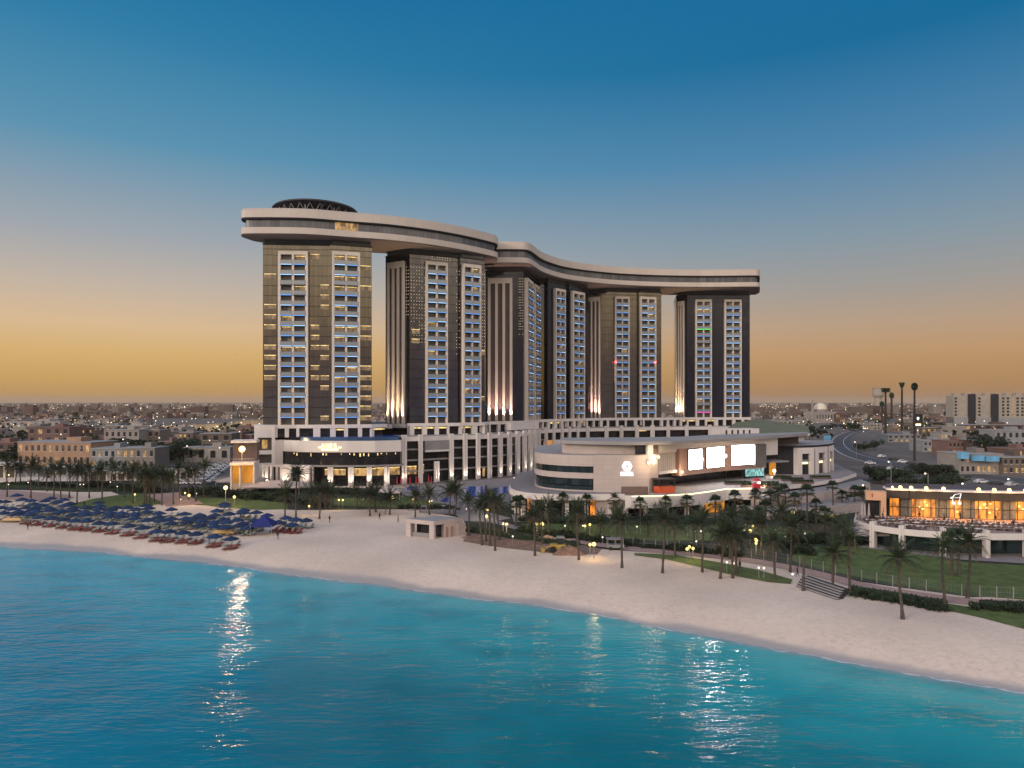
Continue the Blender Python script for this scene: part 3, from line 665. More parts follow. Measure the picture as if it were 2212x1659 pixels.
# helipad on the left deck
hc = P2(682, 250)
hp = empty('helipad', (hc[0], hc[1], 94.9), 'dark round helipad on a steel truss above the left roof deck', 'helipad')
mb = MB(); mb.cyl(hc, 11.5, 98.6, 99.7, M['dkgrey'], 36, 14.8); mb.cyl(hc, 14.8, 99.7, 100.1, M['dkgrey'], 36); mb.build('landing_plate', hp)
mb = MB(); mb.cyl(hc, 15.2, 99.6, 99.68, M['slab'], 36)
mb.build('safety_net', hp)
mb = MB()
for i in range(24):
    t0 = 2 * math.pi * i / 24; t1 = t0 + math.pi / 24 * 2; tm = (t0 + t1) / 2
    q = lambda t, r, z: (hc[0] + r * math.cos(t), hc[1] + r * math.sin(t), z)
    mb.tube(q(t0, 12.6, 96.2), q(t1, 12.6, 96.2), .12, .12, M['post'], 4)
    mb.tube(q(t0, 12.6, 96.2), q(tm, 13.4, 99.2), .13, .13, M['post'], 4); mb.tube(q(tm, 13.4, 99.2), q(t1, 12.6, 96.2), .13, .13, M['post'], 4)
    mb.tube(q(t0, 12.6, 96.2), q(t0, 6.5, 98.4), .1, .1, M['post'], 4)
    if i % 3 == 0: mb.tube(q(t0, 12.6, 94.9), q(t0, 12.8, 98.6), .22, .22, M['post'], 6)
mb.build('support_truss', hp)
mb = MB(); mb.cyl(hc, 8.5, 94.9, 98.55, M['slot'], 28); mb.build('core', hp)
mb = MB()
for k_ in range(2):
    tt0 = math.pi * (1.1 + .5 * k_); mb.tube((hc[0] + 14 * math.cos(tt0), hc[1] + 14 * math.sin(tt0), 95), (hc[0] + 13 * math.cos(tt0 + .2), hc[1] + 13 * math.sin(tt0 + .2), 99.6), .35, .35, M['dkgrey'], 4)
mb.build('stair', hp)

# ------------------------------------------------------------------ podium
pod = empty('hotel_podium', (0, 260, 2), 'long pale hotel podium with tall white pilasters below the towers', 'building')
PF = PP((593, 236), (611, 231.5), (630, 228.5), (648, 226.8), (692, 225.6), (750, 225.2), (810, 226), (866, 229.5),
        (872, 233), (908, 235.5), (974, 242.5), (1004, 245), (1032, 247.5), (1057, 250.5), (1080, 254.5), (1100, 259), (1117.5, 264.5), (1133, 270), (1145, 275.5), (1156, 282), (1164, 289.5), (1180, 297), (1230, 306), (1290, 313), (1350, 320), (1450, 327), (1560, 333), (1640, 338))
back = [(128, 380), (-20, 340), (-90, 275), (-88, 240)]
mb = MB(); core = offset(PF + back, -1.6)
mb.prism(core, 1.9, 17.9, M['dglass'], M['roofgrey']); mb.build('glazed_wall', pod)
mb = MB()
sgs = [seg(PF[i], PF[i + 1]) for i in range(len(PF) - 1)]
for i, s in enumerate(sgs):
    if i >= 8:
        mb.obox(s, 0, s[3], -1.0, .1, 16.5, 17.95, M['white'])
        if i < 21:
            for z in (5.8, 9.6, 13.3): mb.obox(s, 0, s[3], -1.55, -.9, z, z + .55, M['grey'])
        else: mb.obox(s, 0, s[3], -1.0, 0, 2, 13.2, M['white'])
mb.build('floor_bands', pod)
# restaurant block: white parapet over dark glazing
mb = MB()
rf = [p for p in PF[0:8]]; rfo = rf
poly = rf + [PF[8], (-50, 262), (-84, 250)]
mb.prism(poly, 13.3, 17.1, M['white'], M['roofgrey']); mb.build('parapet', pod)
for z0, z1, ins, m in ((9.05, 13.3, -.35, M['dglass']), (8.5, 9.05, .15, M['grey'])):
    mb = MB(); mb.prism(offset(poly, ins), z0, z1, m); mb.build('restaurant_glazing' if m is M['dglass'] else 'floor_edge', pod)
mb = MB()
for i in range(3, 7):
    s = sgs[i]; mb.obox(s, 0, s[3] - (0 if i < 6 else .6), -.25, -.15, 17.1, 18.35, M['poolrim'])
mb.build('pool_glass_edge', pod)
mb = MB(); pp_ = offset(poly, -1.0); mb.face([(p[0], p[1], 18.2) for p in pp_], M['pool']); mb.build('roof_pool', pod)
r5 = random.Random(12)
for i in range(2, 7):       # warm ceiling glints behind the glazing
    s = sgs[i]
    for k in range(int(s[3] / 1.6)):
        if r5.random() < .5:
            mb = MB(); a0 = k * 1.6 + r5.random(); mb.obox(s, a0, a0 + r5.uniform(.15, .5), -.28, -.24, 12.7 - r5.random() * .9, 13.0, M['warmb'] if r5.random() < .7 else M['sign']); mb.build('ceiling_light', pod)
# uplit columns and pilasters
def pil(u0, u1, i, z0, z1, o0=.0, o1=1.0, lit=1.0):
    s = sgs[i]; p0 = atu(PF[i], PF[i + 1], u0); p1 = atu(PF[i], PF[i + 1], u1); sg = seg(p0, p1); w_ = sg[3]
    mb = MB(); g_ = .16 * w_
    mb.obox(sg, 0, w_ * .44, o0 - .3, o1 - .3, z0, z1, M['white']); mb.obox(sg, w_ * .56, w_, o0 - .3, o1 - .3, z0, z1, M['white']); mb.obox(sg, w_ * .44, w_ * .56, o0 - .3, o1 - .6, z0, z1 - .1, M['white'])
    mb.build('pilaster', pod)
    if lit:
        x, y = segpt(sg, w_ / 2, o1 + .35); x2, y2 = segpt(sg, w_ / 2, o1)
        uplight_or_added_spot((x, y, 2.35), (x2, y2, 2.35 + 8), 1500 * lit, (1, .80, .62), 62)
        lb = MB(); lb.box(x - .15, x + .15, y - .15, y + .15, 2.0, 2.3, M['dkgrey']); lb.build('floodlight', pod)
for u0, u1, i in ((664.6, 675.6, 3), (707, 719, 4), (751.7, 763.7, 5), (792, 803, 5), (830.6, 842, 6)): pil(u0, u1, i, 2, 8.5, -.6, .1, 1.3)
for u0, u1, i, lt in ((867, 878, 7, 1.3), (903.6, 912.5, 9, 0), (969.8, 979, 9, 1.4), (1000, 1008.5, 10, 1.4), (1028.5, 1036, 11, 1.2), (1053.5, 1060.5, 12, .25), (1076.6, 1083.6, 13, 1.2), (1096.6, 1103.4, 14, 1.2), (1114.3, 1121, 15, .8), (1129.3, 1136, 16, 1.4), (1142, 1148, 17, 1.5), (1152.5, 1157.5, 18, .8), (1161, 1165.5, 19, 1.0)):
    i = min(range(8, 21), key=lambda k: abs((PF[k][0] / PF[k][1] + PF[k + 1][0] / PF[k + 1][1]) / 2 * FP + CU - (u0 + u1) / 2)); pil(u0, u1, i, 2, 18.7, 0, .9, lt)
pil(937, 947, 9, 2, 9.2, .3, 1.2, 1.5)
s = seg(PF[9], PF[10]); mb = MB(); mb.obox(s, s[3] * .14, s[3] * .92, -.8, .35, 13.2, 16.5, M['grey']); mb.obox(s, s[3] * .14, s[3] * .92, .0, .8, 12.6, 13.2, M['white']); mb.build('lounge_canopy', pod)
for u0, u1 in ((1177, 1181), (1194, 1198), (1211.5, 1216), (1227.5, 1232), (1246, 1250), (1266, 1272), (1306, 1313), (1339, 1345), (1372, 1379), (1405, 1413), (1440, 1446), (1480, 1486), (1530, 1536)):
    i = min(range(20, 27), key=lambda k: abs((PF[k][0] / PF[k][1] + PF[k + 1][0] / PF[k + 1][1]) / 2 * FP + CU - (u0 + u1) / 2)); pil(u0, u1, i, 2, 18.9, 0, .9, 0)
mb = MB()
for u0, u1, zz in ((1380, 1398, 17.0), (1340, 1352, 13.6), (1500, 1515, 17.0)):
    i = 24; p0 = atu(PF[i], PF[i + 1], u0); p1 = atu(PF[i], PF[i + 1], u1); sg = seg(p0, p1); mb.obox(sg, 0, sg[3], -1.4, -.9, zz - .9, zz - .5, M['warmb'])
mb.build('lit_bay', pod)
for u0, u1, za, zb in ((1174, 1190, 9.5, 13), (1192, 1196, 10, 13.5)):
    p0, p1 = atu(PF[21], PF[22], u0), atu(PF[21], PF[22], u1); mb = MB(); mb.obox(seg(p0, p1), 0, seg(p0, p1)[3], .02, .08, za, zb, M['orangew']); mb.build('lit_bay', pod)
# warm bars and shops behind the columns
for i, a0, a1, z0, z1 in ((4, 1, 8, 5.6, 7.4), (5, 0, 9, 5.4, 7.6), (6, 0, 8.8, 5.4, 7.8), (9, 1.0, 2.2, 5, 8), (10, .5, 1.4, 2.6, 8.6), (12, 3.2, 4.2, 2.6, 6), (14, .6, 2.8, 6.2, 8.8), (8, 1, 5, 5.0, 7.6)):
    s = sgs[i]; mb = MB(); mb.obox(s, a0, min(a1, s[3]), -1.58, -1.5, z0, z1, M['warm']); mb.obox(s, a0, min(a1, s[3]), -1.58, -1.46, z1, z1 + .25, M['warmb']); mb.build('lit_window', pod)
# upper storey under the towers
US = PP((549, 229.5), (590, 230), (640, 232), (713, 233), (803, 236.5), (836, 241)); US2 = PP((836, 250.5), (880, 247.8), (885, 247.5), (993, 253.8), (1047, 259), (1056, 270), (1130, 279.5), (1160, 296), (1172, 302), (1183, 305.5), (1267, 325), (1311, 332.5), (1428, 336), (1484, 343.5), (1622, 343.8))
mb = MB(); mb2 = MB(); gl = MB(); ru = random.Random(5)
pu = US + US2
mb2.prism(offset(pu + [(124, 372), (-20, 335), (-50, 290), (-86, 262)], -1.3), 17.9, 21.7, M['dglass'], M['grey']); mb2.build('upper_storey_glazing', pod)
for i in range(len(pu) - 1):
    s = seg(pu[i], pu[i + 1])
    if 5 <= i <= 6: mb.obox(s, 0, s[3], -1.0, 1.8, 20.6, 22.0, M['grey']); continue
    mb.obox(s, 0, s[3], -1.25, .1, 21.0, 22.2, M['white'])
    n = max(1, round(s[3] / 4.6))
    for k in range(n):
        a0 = s[3] * k / n; ww = s[3] / n * ru.uniform(.16, .42)
        mb.obox(s, a0, a0 + ww, -1.25, 0, 17.95, 21.0, M['white'])
        if ru.random() < .22: gl.obox(s, a0 + ww + .1, s[3] * (k + 1) / n - .1, -1.28, -1.2, 20.2, 20.7, M['warmb'])
mb.build('upper_storey_wall', pod); gl.build('lit_window', pod)
s = seg(P2(1092, 268), P2(1152, 284)); mb = MB(); mb.obox(s, 0, s[3], 0, 2.5, 18.9, 21.6, M['white']); mb.build('bend_balcony', pod)
# left end block with two loggias
lb_ = empty('podium_end_block', (-83, 232, 2), 'pale square block at the left end of the hotel podium with stacked openings', 'building')
p0, p1 = P2(549, 227.5), P2(594, 229.5); s = seg(p0, p1); W = s[3]; mb = MB()
mb.obox(s, 0, W, -14, -2.2, 1.9, 22.1, M['white'])
for a0, a1, z0, z1 in ((0, .16 * W, 2, 22.1), (.84 * W, W, 2, 22.1), (.16 * W, .84 * W, 18.0, 22.1), (.16 * W, .84 * W, 12.4, 13.7), (.16 * W, .84 * W, 2, 9.4)): mb.obox(s, a0, a1, -2.2, 0, z0, z1, M['white'])
mb.build('wall', lb_)
mb = MB(); mb.obox(s, .16 * W, .84 * W, -2.18, -1.9, 9.4, 18, M['recess']); mb.build('glazing', lb_)
mb = MB(); mb.obox(s, .36 * W, .62 * W, -1.9, -1.84, 14.2, 17.2, M['warm']); mb.build('lit_window', lb_)
mb = MB(); s2 = seg(p1, P2(612, 231)); mb.obox(s2, 0, s2[3], -3, -.4, 2, 17.1, M['white']); mb.build('side_wall', lb_)
# sloping arcade wall with dark slots left of the uplit columns
p0, p1 = P2(566, 226), P2(668, 221.5); s = seg(p0, p1); mb = MB(); W = s[3]
mb.obox(s, 0, W, -1.5, -.8, 2, 8.6, M['dglass']); mb.obox(s, 0, W, -1.6, .1, 8.6, 9.3, M['white'])
for f0, f1 in ((0, .03), (.07, .13), (.17, .22), (.29, .34), (.38, .62), (.80, 1.0)): mb.obox(s, f0 * W, f1 * W, -.8, 0, 2, 8.6, M['white'])
o = mb.build('arcade_wall'); tag(o, 'white arcade wall with tall dark slots below the hotel end block', 'wall')
for f in (.1, .5, .9): x, y = segpt(s, f * W, 1.0); x2, y2 = segpt(s, f * W, 0); uplight_or_added_spot((x, y, 2.3), (x2, y2, 9), 3000, (1, .8, .62), 62)
# yellow sign on the parapet
def strokes(mb, sg, a, z, hgt_, chars, gap, m, o=.1, th=.16):
    SEGS = {'A': [((0, 0), (.35, 1)), ((.35, 1), (.7, 0)), ((.15, .4), (.55, .4))], 'I': [((.1, 0), (.1, 1))], 'Z': [((0, 1), (.6, 1)), ((.6, 1), (0, 0)), ((0, 0), (.6, 0))], 'X': [((0, 0), (.6, 1)), ((0, 1), (.6, 0))],
            'E': [((0, 0), (0, 1)), ((0, 1), (.55, 1)), ((0, .5), (.5, .5)), ((0, 0), (.55, 0))], 'S': [((.6, .95), (.05, .9)), ((.05, .9), (.05, .55)), ((.05, .55), (.6, .45)), ((.6, .45), (.6, .05)), ((.6, .05), (0, .05))]}
    for ch in chars:
        for (x0, y0), (x1, y1) in SEGS[ch]:
            A = segpt(sg, a + x0 * hgt_, o); B = segpt(sg, a + x1 * hgt_, o)
            mb.tube((*A, z + y0 * hgt_), (*B, z + y1 * hgt_), th, th, m, 4)
        a += (.25 if ch == 'I' else .7) * hgt_ + gap
    return a
sg = seg(atu(PF[4], PF[5], 688), atu(PF[4], PF[5], 740))
sn = empty('lit_sign', (*segpt(sg, 4, 0), 14), 'glowing yellow letter sign on the white hotel parapet', 'sign')
mb = MB(); strokes(mb, sg, 1.1, 14.9, 1.25, 'AIXES', .3, M['sign'], .25, .11); mb.build('letters', sn)
mb = MB(); mb.obox(sg, 1.1, 6.6, .1, .3, 13.95, 14.5, M['sign']); mb.obox(sg, 0, 1.1, .1, .3, 14.75, 15.05, M['sign']); mb.obox(sg, 6.6, 7.7, .1, .3, 14.75, 15.05, M['sign']); mb.build('underline_bar', sn)
# orange-lit annex left of the podium
ax = empty('lit_annex', (-80, 215, 2), 'low annex with orange-glowing wall and a railed roof left of the hotel', 'building')
p0, p1 = P2(497, 211), P2(549.5, 212.5); s = seg(p0, p1); W = s[3]; mb = MB()
mb.obox(s, 0, W, -10, -2.4, 1.9, 10.4, M['white']); mb.obox(s, 0, W, -10.5, .6, 10.4, 11.2, M['white']); mb.obox(s, 0, W * .06, -2.4, 0, 2, 10.4, M['white']); mb.obox(s, W * .36, W * .42, -2.4, 0, 2, 10.4, M['white']); mb.obox(s, W * .94, W, -2.4, 0, 2, 10.4, M['white']); mb.build('wall', ax)
mb = MB(); mb.obox(s, W * .06, W * .94, -2.38, -2.3, 4.6, 10.2, M['orangew']); mb.build('glowing_wall', ax)  # wall panel emits its own orange in place of lamplight
mb = MB()
for k in range(9): q = segpt(s, W * k / 8, .3); mb.tube((*q, 11.2), (*q, 12.4), .05, .05, M['steel'], 4)
mb.obox(s, 0, W, .25, .35, 12.3, 12.4, M['steel']); mb.build('railing', ax)
mb = MB(); mb.obox(s, 0, W, -10, -5, 11.2, 17.0, M['slot']); mb.obox(s, -.5, W, -11, -4, 17.0, 17.8, M['white']); mb.build('upper_block', ax)
# big orange floodlamp on a mast
def mastlamp(u, v, D, z0, label, r, m, e, col, grp=None, name='street_lamp'):
    x = X(u, D); zz = Zv(v, D); t = empty(name, (x, D, z0), label, 'lamp', grp)
    mb = MB(); mb.tube((x, D, z0), (x, D, zz - r * .8), .12, .08, M['post'], 6); mb.build('pole', t)
    mb = MB(); mb.ball((x, D, zz), r, m, 10, 6); mb.build('globe', t, True)
    if e:
        l = bpy.data.lights.new('lamp_light', 'POINT'); l.energy = e; l.color = col; l.shadow_soft_size = r * 1.1; lo = bpy.data.objects.new('lamp_light', l); C.objects.link(lo); lo.location = (x, D - r * 1.5, zz)
    return t
mastlamp(522.8, 970, 209, 11.2, 'largest orange floodlamp on a mast over the annex roof', .95, M['bulb'], 3500, (1, .55, .2), name='floodlamp')
uplight_or_added_spot((X(522.8, 206), 206, Zv(970, 206)), (-40, 96, 0), 6500, (1, .76, .52), 44, .7)  # added spot beside the floodlamp, aimed at the sea for the water streak
mastlamp(487.5, 1053.5, 188, 2, 'bright orange lamp on a post at the back of the beach', .55, M['bulb'], 700, (1, .6, .25))
# ------------------------------------------------------------------ mall on the terrace
ml = empty('shopping_mall', (30, 190, 2), 'low curved white shopping mall with three huge bright screens', 'building')
TZ = 7.7
rim = PP((1112, 200), (1102, 190), (1099, 180), (1101.5, 173.5), (1112, 169), (1130, 165.6), (1158, 163.2), (1200, 162), (1250, 161.8), (1286, 162), (1350, 162.5))
rim2 = PP((1350, 160.5), (1364, 160.2), (1420, 161), (1492, 164.3), (1530, 168.5), (1568, 173.8), (1622, 174.5), (1700, 182), (1760, 190), (1815, 199), (1850, 214))
backp = [(120, 260), (60, 262), (18, 235), (2, 215)]
tp = rim + rim2 + backp
mb = MB(); mb.prism(tp, 6.6, TZ, M['white'], M['pave']); mb.build('terrace_slab', ml)
mb = MB()
for i in range(2, len(rim) - 1): mb.obox(seg(rim[i], rim[i + 1]), 0, seg(rim[i], rim[i + 1])[3], -.35, -.15, TZ, TZ + .35, M['white'])
mb.build('terrace_kerb', ml)
mb = MB()
for i in range(0, 6): s = seg(rim2[i], rim2[i + 1]); mb.obox(s, 0, s[3], -.3, .12, 5.0, TZ + .25, M['white'])
mb.build('terrace_fascia', ml)
mb = MB()
for i in range(1, 6): s = seg(rim2[i], rim2[i + 1]); mb.obox(s, 0, s[3], .125, .25, TZ + .02, TZ + .22, M['strip'])
mb.build('edge_light_strip', ml)
gp_ = rim[2:] + rim2[1:6]
mb = MB(); mb.prism(offset(gp_ + backp, -2.6), 1.9, 6.6, M['dglass']); mb.build('lower_glazing', ml)
for i in range(2, len(rim) - 1):
    s = seg(rim[i], rim[i + 1])
    if s[3] > 2: mb = MB(); mb.obox(s, s[3] / 2 - .45, s[3] / 2 + .45, -1.6, -.6, 2, 6.6, M['white']); mb.build('column', ml)
for u0, u1 in ((1287, 1349),):
    p0, p1 = P2(u0, 162.6), P2(u1, 162.8); s = seg(p0, p1); mb = MB(); mb.obox(s, 0, s[3], -2, -.3, 2, 6.6, M['stone']); mb.build('lower_wall', ml)
for u in (1352, 1396, 1440, 1484, 1518): mb = MB(); x, y = P2(u, 161.8 if u < 1450 else 165.5); mb.box(x - .5, x + .5, y, y + 1, 2, 5.0, M['white']); mb.build('column', ml)
mb = MB(); s = seg(rim2[4], rim2[6]); mb.obox(s, -9, s[3] * .55, -3.0, -2.7, 2, 4.99, M['orangew']); mb.build('glowing_lower_wall', ml)  # emissive panel, lamplight put into the wall itself
mb = MB()
for u0, u1, D in ((1139, 1158, 167), (1275, 1287, 164.6), (1212, 1228, 165)): s = seg(P2(u0, D), P2(u1, D)); mb.obox(s, 0, s[3], 0, .1, 2.6, 6.3, M['orange'])
mb.build('lit_bay', ml)
# curved body
bd = PP((1156.5, 194), (1154.5, 187), (1155.5, 182.5), (1160, 179.3), (1168, 177), (1182, 174.8), (1200, 173), (1225, 171.2), (1255, 170), (1282, 169.3))
bd2 = PP((1282.1, 169.1), (1340, 168.6), (1402, 168.8), (1422, 170.6))
bb = [(47, 230), (20, 222), (8, 208)]
mb = MB()
mb.prism(bd + bb, 13.95, 16.7, M['stone'], M['roofgrey']); mb.prism(bd + bb, 10.9, 12.3, M['stone']); mb.prism(bd + bb, TZ, 8.0, M['stone']); mb.build('curved_wall', ml)
mb = MB(); mb.prism(offset(bd + bb, -.4), 8.0, 16.5, M['bglass'], caps=False); mb.build('curved_window_band', ml)
mb = MB(); bod = bd2 + [(47, 225), (22, 222)]
mb.prism(bod, TZ, 16.85, M['stone'], M['roofgrey']); mb.build('logo_wall', ml)
up = PP((1216, 188), (1213.5, 181), (1214.5, 178), (1240, 175), (1290, 172.6), (1345, 171.2), (1372, 171)) + PP((1398, 171.3), (1423, 172.5)) + [P2(1440, 189), P2(1330, 188)]
mb = MB(); mb.prism(up, 16.6, 19.3, M['stone']); mb.build('upper_wall', ml)
mb = MB(); s = seg(P2(1372, 170.2), P2(1397.5, 170.4)); mb.obox(s, 0, s[3], 0, .35, 16.9, 19.28, M['black']); s = seg(P2(1409, 169.9), P2(1420, 170.9)); mb.obox(s, 0, s[3], 0, .3, 15.6, 19.28, M['slot']); mb.build('dark_panel', ml)
mb = MB(); s = seg(P2(1397.5, 169.3), P2(1409, 169.6)); mb.obox(s, 0, s[3], -.8, .5, 16.8, 19.3, M['white']); mb.build('wall_rib', ml)
# roof sheet
rfp = PP((1211, 188), (1209.5, 178), (1214, 175), (1250, 172.4), (1300, 170.2), (1350, 168.6), (1400, 168.6), (1450, 171), (1500, 176), (1560, 184), (1610, 191), (1671, 199.5)) + PP((1745, 215), (1744, 223), (1560, 207), (1450, 191), (1330, 189))
mb = MB(); mb.prism(rfp, 19.3, 20.15, M['roofgrey'], M['roofgrey'], M['soffit']); mb.build('roof', ml)
# screen facade
fa = PP((1424, 172.6), (1466, 178.5), (1510, 184.5), (1555, 190.5), (1600, 196), (1653, 201.5))
fb = [(p[0] - .0, p[1] - 1.2) for p in fa]
mb = MB()
for i in range(len(fa) - 1): s = seg(fb[i], fb[i + 1]); mb.obox(s, 0, s[3] + .05, -2, 0, 17.75, 19.3, M['white'])
s = seg(P2(1653, 200.3), P2(1680, 203)); mb.obox(s, 0, s[3], -3, 0, 14.3, 19.3, M['white']); mb.build('white_fascia', ml)
mb = MB()
for i in range(1, len(fa) - 1): s = seg(fa[i], fa[i + 1]); mb.obox(s, 0, s[3] + .02, -2.2, .3, 10.6, 17.75, M['pink'])
mb.build('screen_wall', ml)
mb = MB()
for i in range(0, len(fa) - 1): s = seg(fa[i], fa[i + 1]); mb.obox(s, 0, s[3] + .02, -5.2, -5, TZ, 19.3, M['dglass'])
s = seg(P2(1424, 181), P2(1466, 186)); mb.obox(s, 0, s[3], -.5, 0, TZ, 19.3, M['dglass'])
mb.build('recessed_glazing', ml)
mb = MB(); s = seg(P2(1425, 172.8), P2(1462, 178.2))
for k in range(8): a0 = s[3] * (k + .1) / 8; mb.obox(s, a0, a0 + .3, -.9, -.1, 12.3, 17.0, M['white'])
mb.obox(s, 0, s[3], -1, 0, 11.6, 12.3, M['white']); mb.obox(s, 0, s[3], -1, 0, 17.0, 17.7, M['white']); mb.obox(s, .3, s[3], -1.3, -1.1, 12.3, 17, M['warm']); mb.build('louvres', ml)
mb = MB(); s = seg(P2(1626, 198), P2(1652, 201))
for k in range(7): a0 = s[3] * (k + .1) / 7; mb.obox(s, a0, a0 + .22, 0, .9, 11.4, 17.6, M['grey'])
mb.build('side_louvres', ml)
for u0, u1, z0, z1 in ((1483, 1512, 11.9, 17.4), (1522, 1560, 11.9, 17.6), (1576, 1625, 11.9, 17.75)):
    i = [k for k in range(len(fa) - 1) if fa[k][0] / fa[k][1] * FP + CU <= (u0 + u1) / 2][-1]
    p0, p1 = atu(fa[i], fa[i + 1], u0), atu(fa[i], fa[i + 1], u1); s = seg(p0, p1)
    scn = MB(); scn.obox(s, 0, s[3], .35, .7, z0, z1, M['dkgrey']); so_ = scn.build('screen_housing', ml)
    scn = MB(); scn.obox(s, .12, s[3] - .12, .7, .76, z0 + .12, z1 - .12, M['screen']); scn.build('screen', ml)
for u, D, z in ((1515.5, 184.5, 14.6), (1566.5, 191, 14.9), (1472, 178.6, 11.7), (1400, 168, 15.1), (1421, 170, 16.3)):
    x, y = P2(u, D); mb = MB(); mb.ball((x, y - .6, z), .38, M['bulbw'], 8, 6, 1.6 if u > 1500 else 1); mb.build('wall_lamp', ml)
    l = bpy.data.lights.new('wall_lamp_light', 'POINT'); l.energy = 900; l.color = (1, .72, .42); l.shadow_soft_size = .4; lo = bpy.data.objects.new('wall_lamp_light', l); C.objects.link(lo); lo.location = (x, y - 1.1, z)
for u, v_, D in ((1520, 985, 183), (1600, 980, 194)): uplight_or_added_spot((X(u, D), D, 17.0), (X(1545, 82), 82, 0), 11000, (1, .93, .90), 40, .8)  # added spots aimed at the sea to make the right water streak
# wall logo
s = seg(P2(1340, 168.5), P2(1369, 168.5)); lg = empty('wall_logo', (*P2(1354.5, 168.4), 14), 'white illuminated flower emblem over a bar on the stone wall', 'logo')
cxl, cyl_ = P2(1354.6, 168.35); mb = MB()
for k in range(12):
    t0, t1 = 2 * math.pi * k / 12, 2 * math.pi * (k + 1) / 12; ro = lambda t: 1.22 + .07 * math.cos(6 * t); 
    A = [(cxl + r * math.cos(t), cyl_, 14.1 + r * math.sin(t)) for r, t in ((.34, t0), (ro(t0), t0), (ro(t1), t1), (.34, t1))]
    mb.hexa([(p[0], p[1] - .12, p[2]) for p in A] + [(p[0], p[1], p[2]) for p in A], M['signw'])
mb.build('emblem', lg)
mb = MB(); mb.hexa([(cxl - 1.6, cyl_ - .12, 11.75), (cxl + 1.65, cyl_ - .12, 11.75), (cxl + 1.65, cyl_, 11.75), (cxl - 1.6, cyl_, 11.75), (cxl - 1.6, cyl_ - .12, 12.7), (cxl + 1.35, cyl_ - .12, 12.7), (cxl + 1.35, cyl_, 12.7), (cxl - 1.6, cyl_, 12.7)], M['signw']); mb.build('name_bar', lg)
# teal display
s = seg(P2(1610, 199), P2(1650, 202)); dp = empty('teal_display', (*segpt(s, 2, 0), TZ), 'teal illuminated shop display below the right screen', 'display')
mb = MB(); mb.obox(s, -.2, s[3] + .2, -.4, 0, TZ, 11.6, M['black']); mb.build('frame', dp); mb = MB(); mb.obox(s, 0, s[3], .02, .08, TZ + .5, 11.3, M['teal']); mb.build('screen', dp)
# black wing with white portals
bw_ = empty('black_and_white_wing', (90, 215, TZ), 'black mall wing with three white door portals', 'building')
wp = PP((1656, 212), (1719, 209.6), (1758, 212.5), (1785, 217.5), (1797, 224), (1790, 236)) + [(80, 240)]
mb = MB(); mb.prism(wp, 2, 16.1, M['black']); mb.prism(offset(wp, .8), 16.1, 16.6, M['black'], M['roofgrey']); mb.build('wall', bw_)
for (ua, Da, ub, Db) in ((1720.5, 208.6, 1755, 211), (1758.5, 211.6, 1783.5, 216), (1786, 217.2, 1797, 222.6)):
    s = seg(P2(ua, Da), P2(ub, Db)); W = s[3]; mb = MB()
    mb.obox(s, 0, .27 * W, -1.2, .6, TZ, 15.9, M['white']); mb.obox(s, .78 * W, W, -1.2, .6, TZ, 15.9, M['white']); mb.obox(s, .27 * W, .78 * W, -1.2, .6, 14.1, 15.9, M['white']); f = mb.build('portal', bw_)
    mb = MB(); mb.obox(s, .27 * W, .78 * W, -1.0, -.2, TZ, 14.1, M['cglass']); mb.obox(s, .27 * W, .78 * W, -.6, .5, 11.9, 12.2, M['grey']); mb.build('door', bw_)
    mb = MB(); mb.obox(s, .34 * W, .70 * W, -.15, .1, 10.9, 11.5, M['sign']); mb.build('shop_sign', bw_)
mb = MB(); s = seg(P2(1655, 203), P2(1693, 206)); mb.obox(s, 0, s[3], -4, 2, 12.0, 12.4, M['grey']); mb.build('entrance_canopy', bw_)
mb = MB(); s = seg(P2(1664, 207), P2(1676, 208)); mb.obox(s, 0, s[3], -.5, 0, TZ, 11.6, M['orangew']); mb.build('lit_doorway', bw_)
rb_ = MB(); s = seg(P2(1673, 216), P2(1725, 219)); rb_.obox(s, 0, s[3], -8, 0, 15, 19.3, M['slot']); o = rb_.build('roof_plant_room', bw_)
# green roofed hall behind
gr_ = empty('turf_roofed_hall', (95, 262, 2), 'low white hall with a swooping green turf roof behind the mall', 'building')
gp2 = PP((1552, 262), (1600, 250), (1660, 246), (1750, 256), (1745, 300), (1640, 330), (1590, 320))
mb = MB(); mb.prism(offset(gp2, -2), 2, 18.2, M['white']); mb.build('wall', gr_)
mb = MB(); b0 = len(mb.v); cz_ = (sum(p[0] for p in gp2) / 7, sum(p[1] for p in gp2) / 7)
zz = [17.6, 18.2, 18.4, 18.2, 19.4, 21.6, 20.4]
for i in range(7):
    j = (i + 1) % 7; mb.face([(*gp2[i], zz[i]), (*gp2[j], zz[j]), (*cz_, 20.4)], M['turf']); mb.face([(*gp2[i], zz[i] - .8), (*gp2[j], zz[j] - .8), (*gp2[j], zz[j]), (*gp2[i], zz[i])], M['white'])
mb.build('turf_roof', gr_)
mb = MB(); s = seg(P2(1556, 236), P2(1640, 240)); mb.obox(s, 0, s[3], -6, 0, 14, 20.6, M['white']); o = mb.build('roof_stair_block', gr_)
mb = MB()
for k in range(5): mb.obox(s, 2 + k * 2.3, 2.7 + k * 2.3, 0, .05, 18.4, 20.2, M['win'])
mb.build('window', gr_)
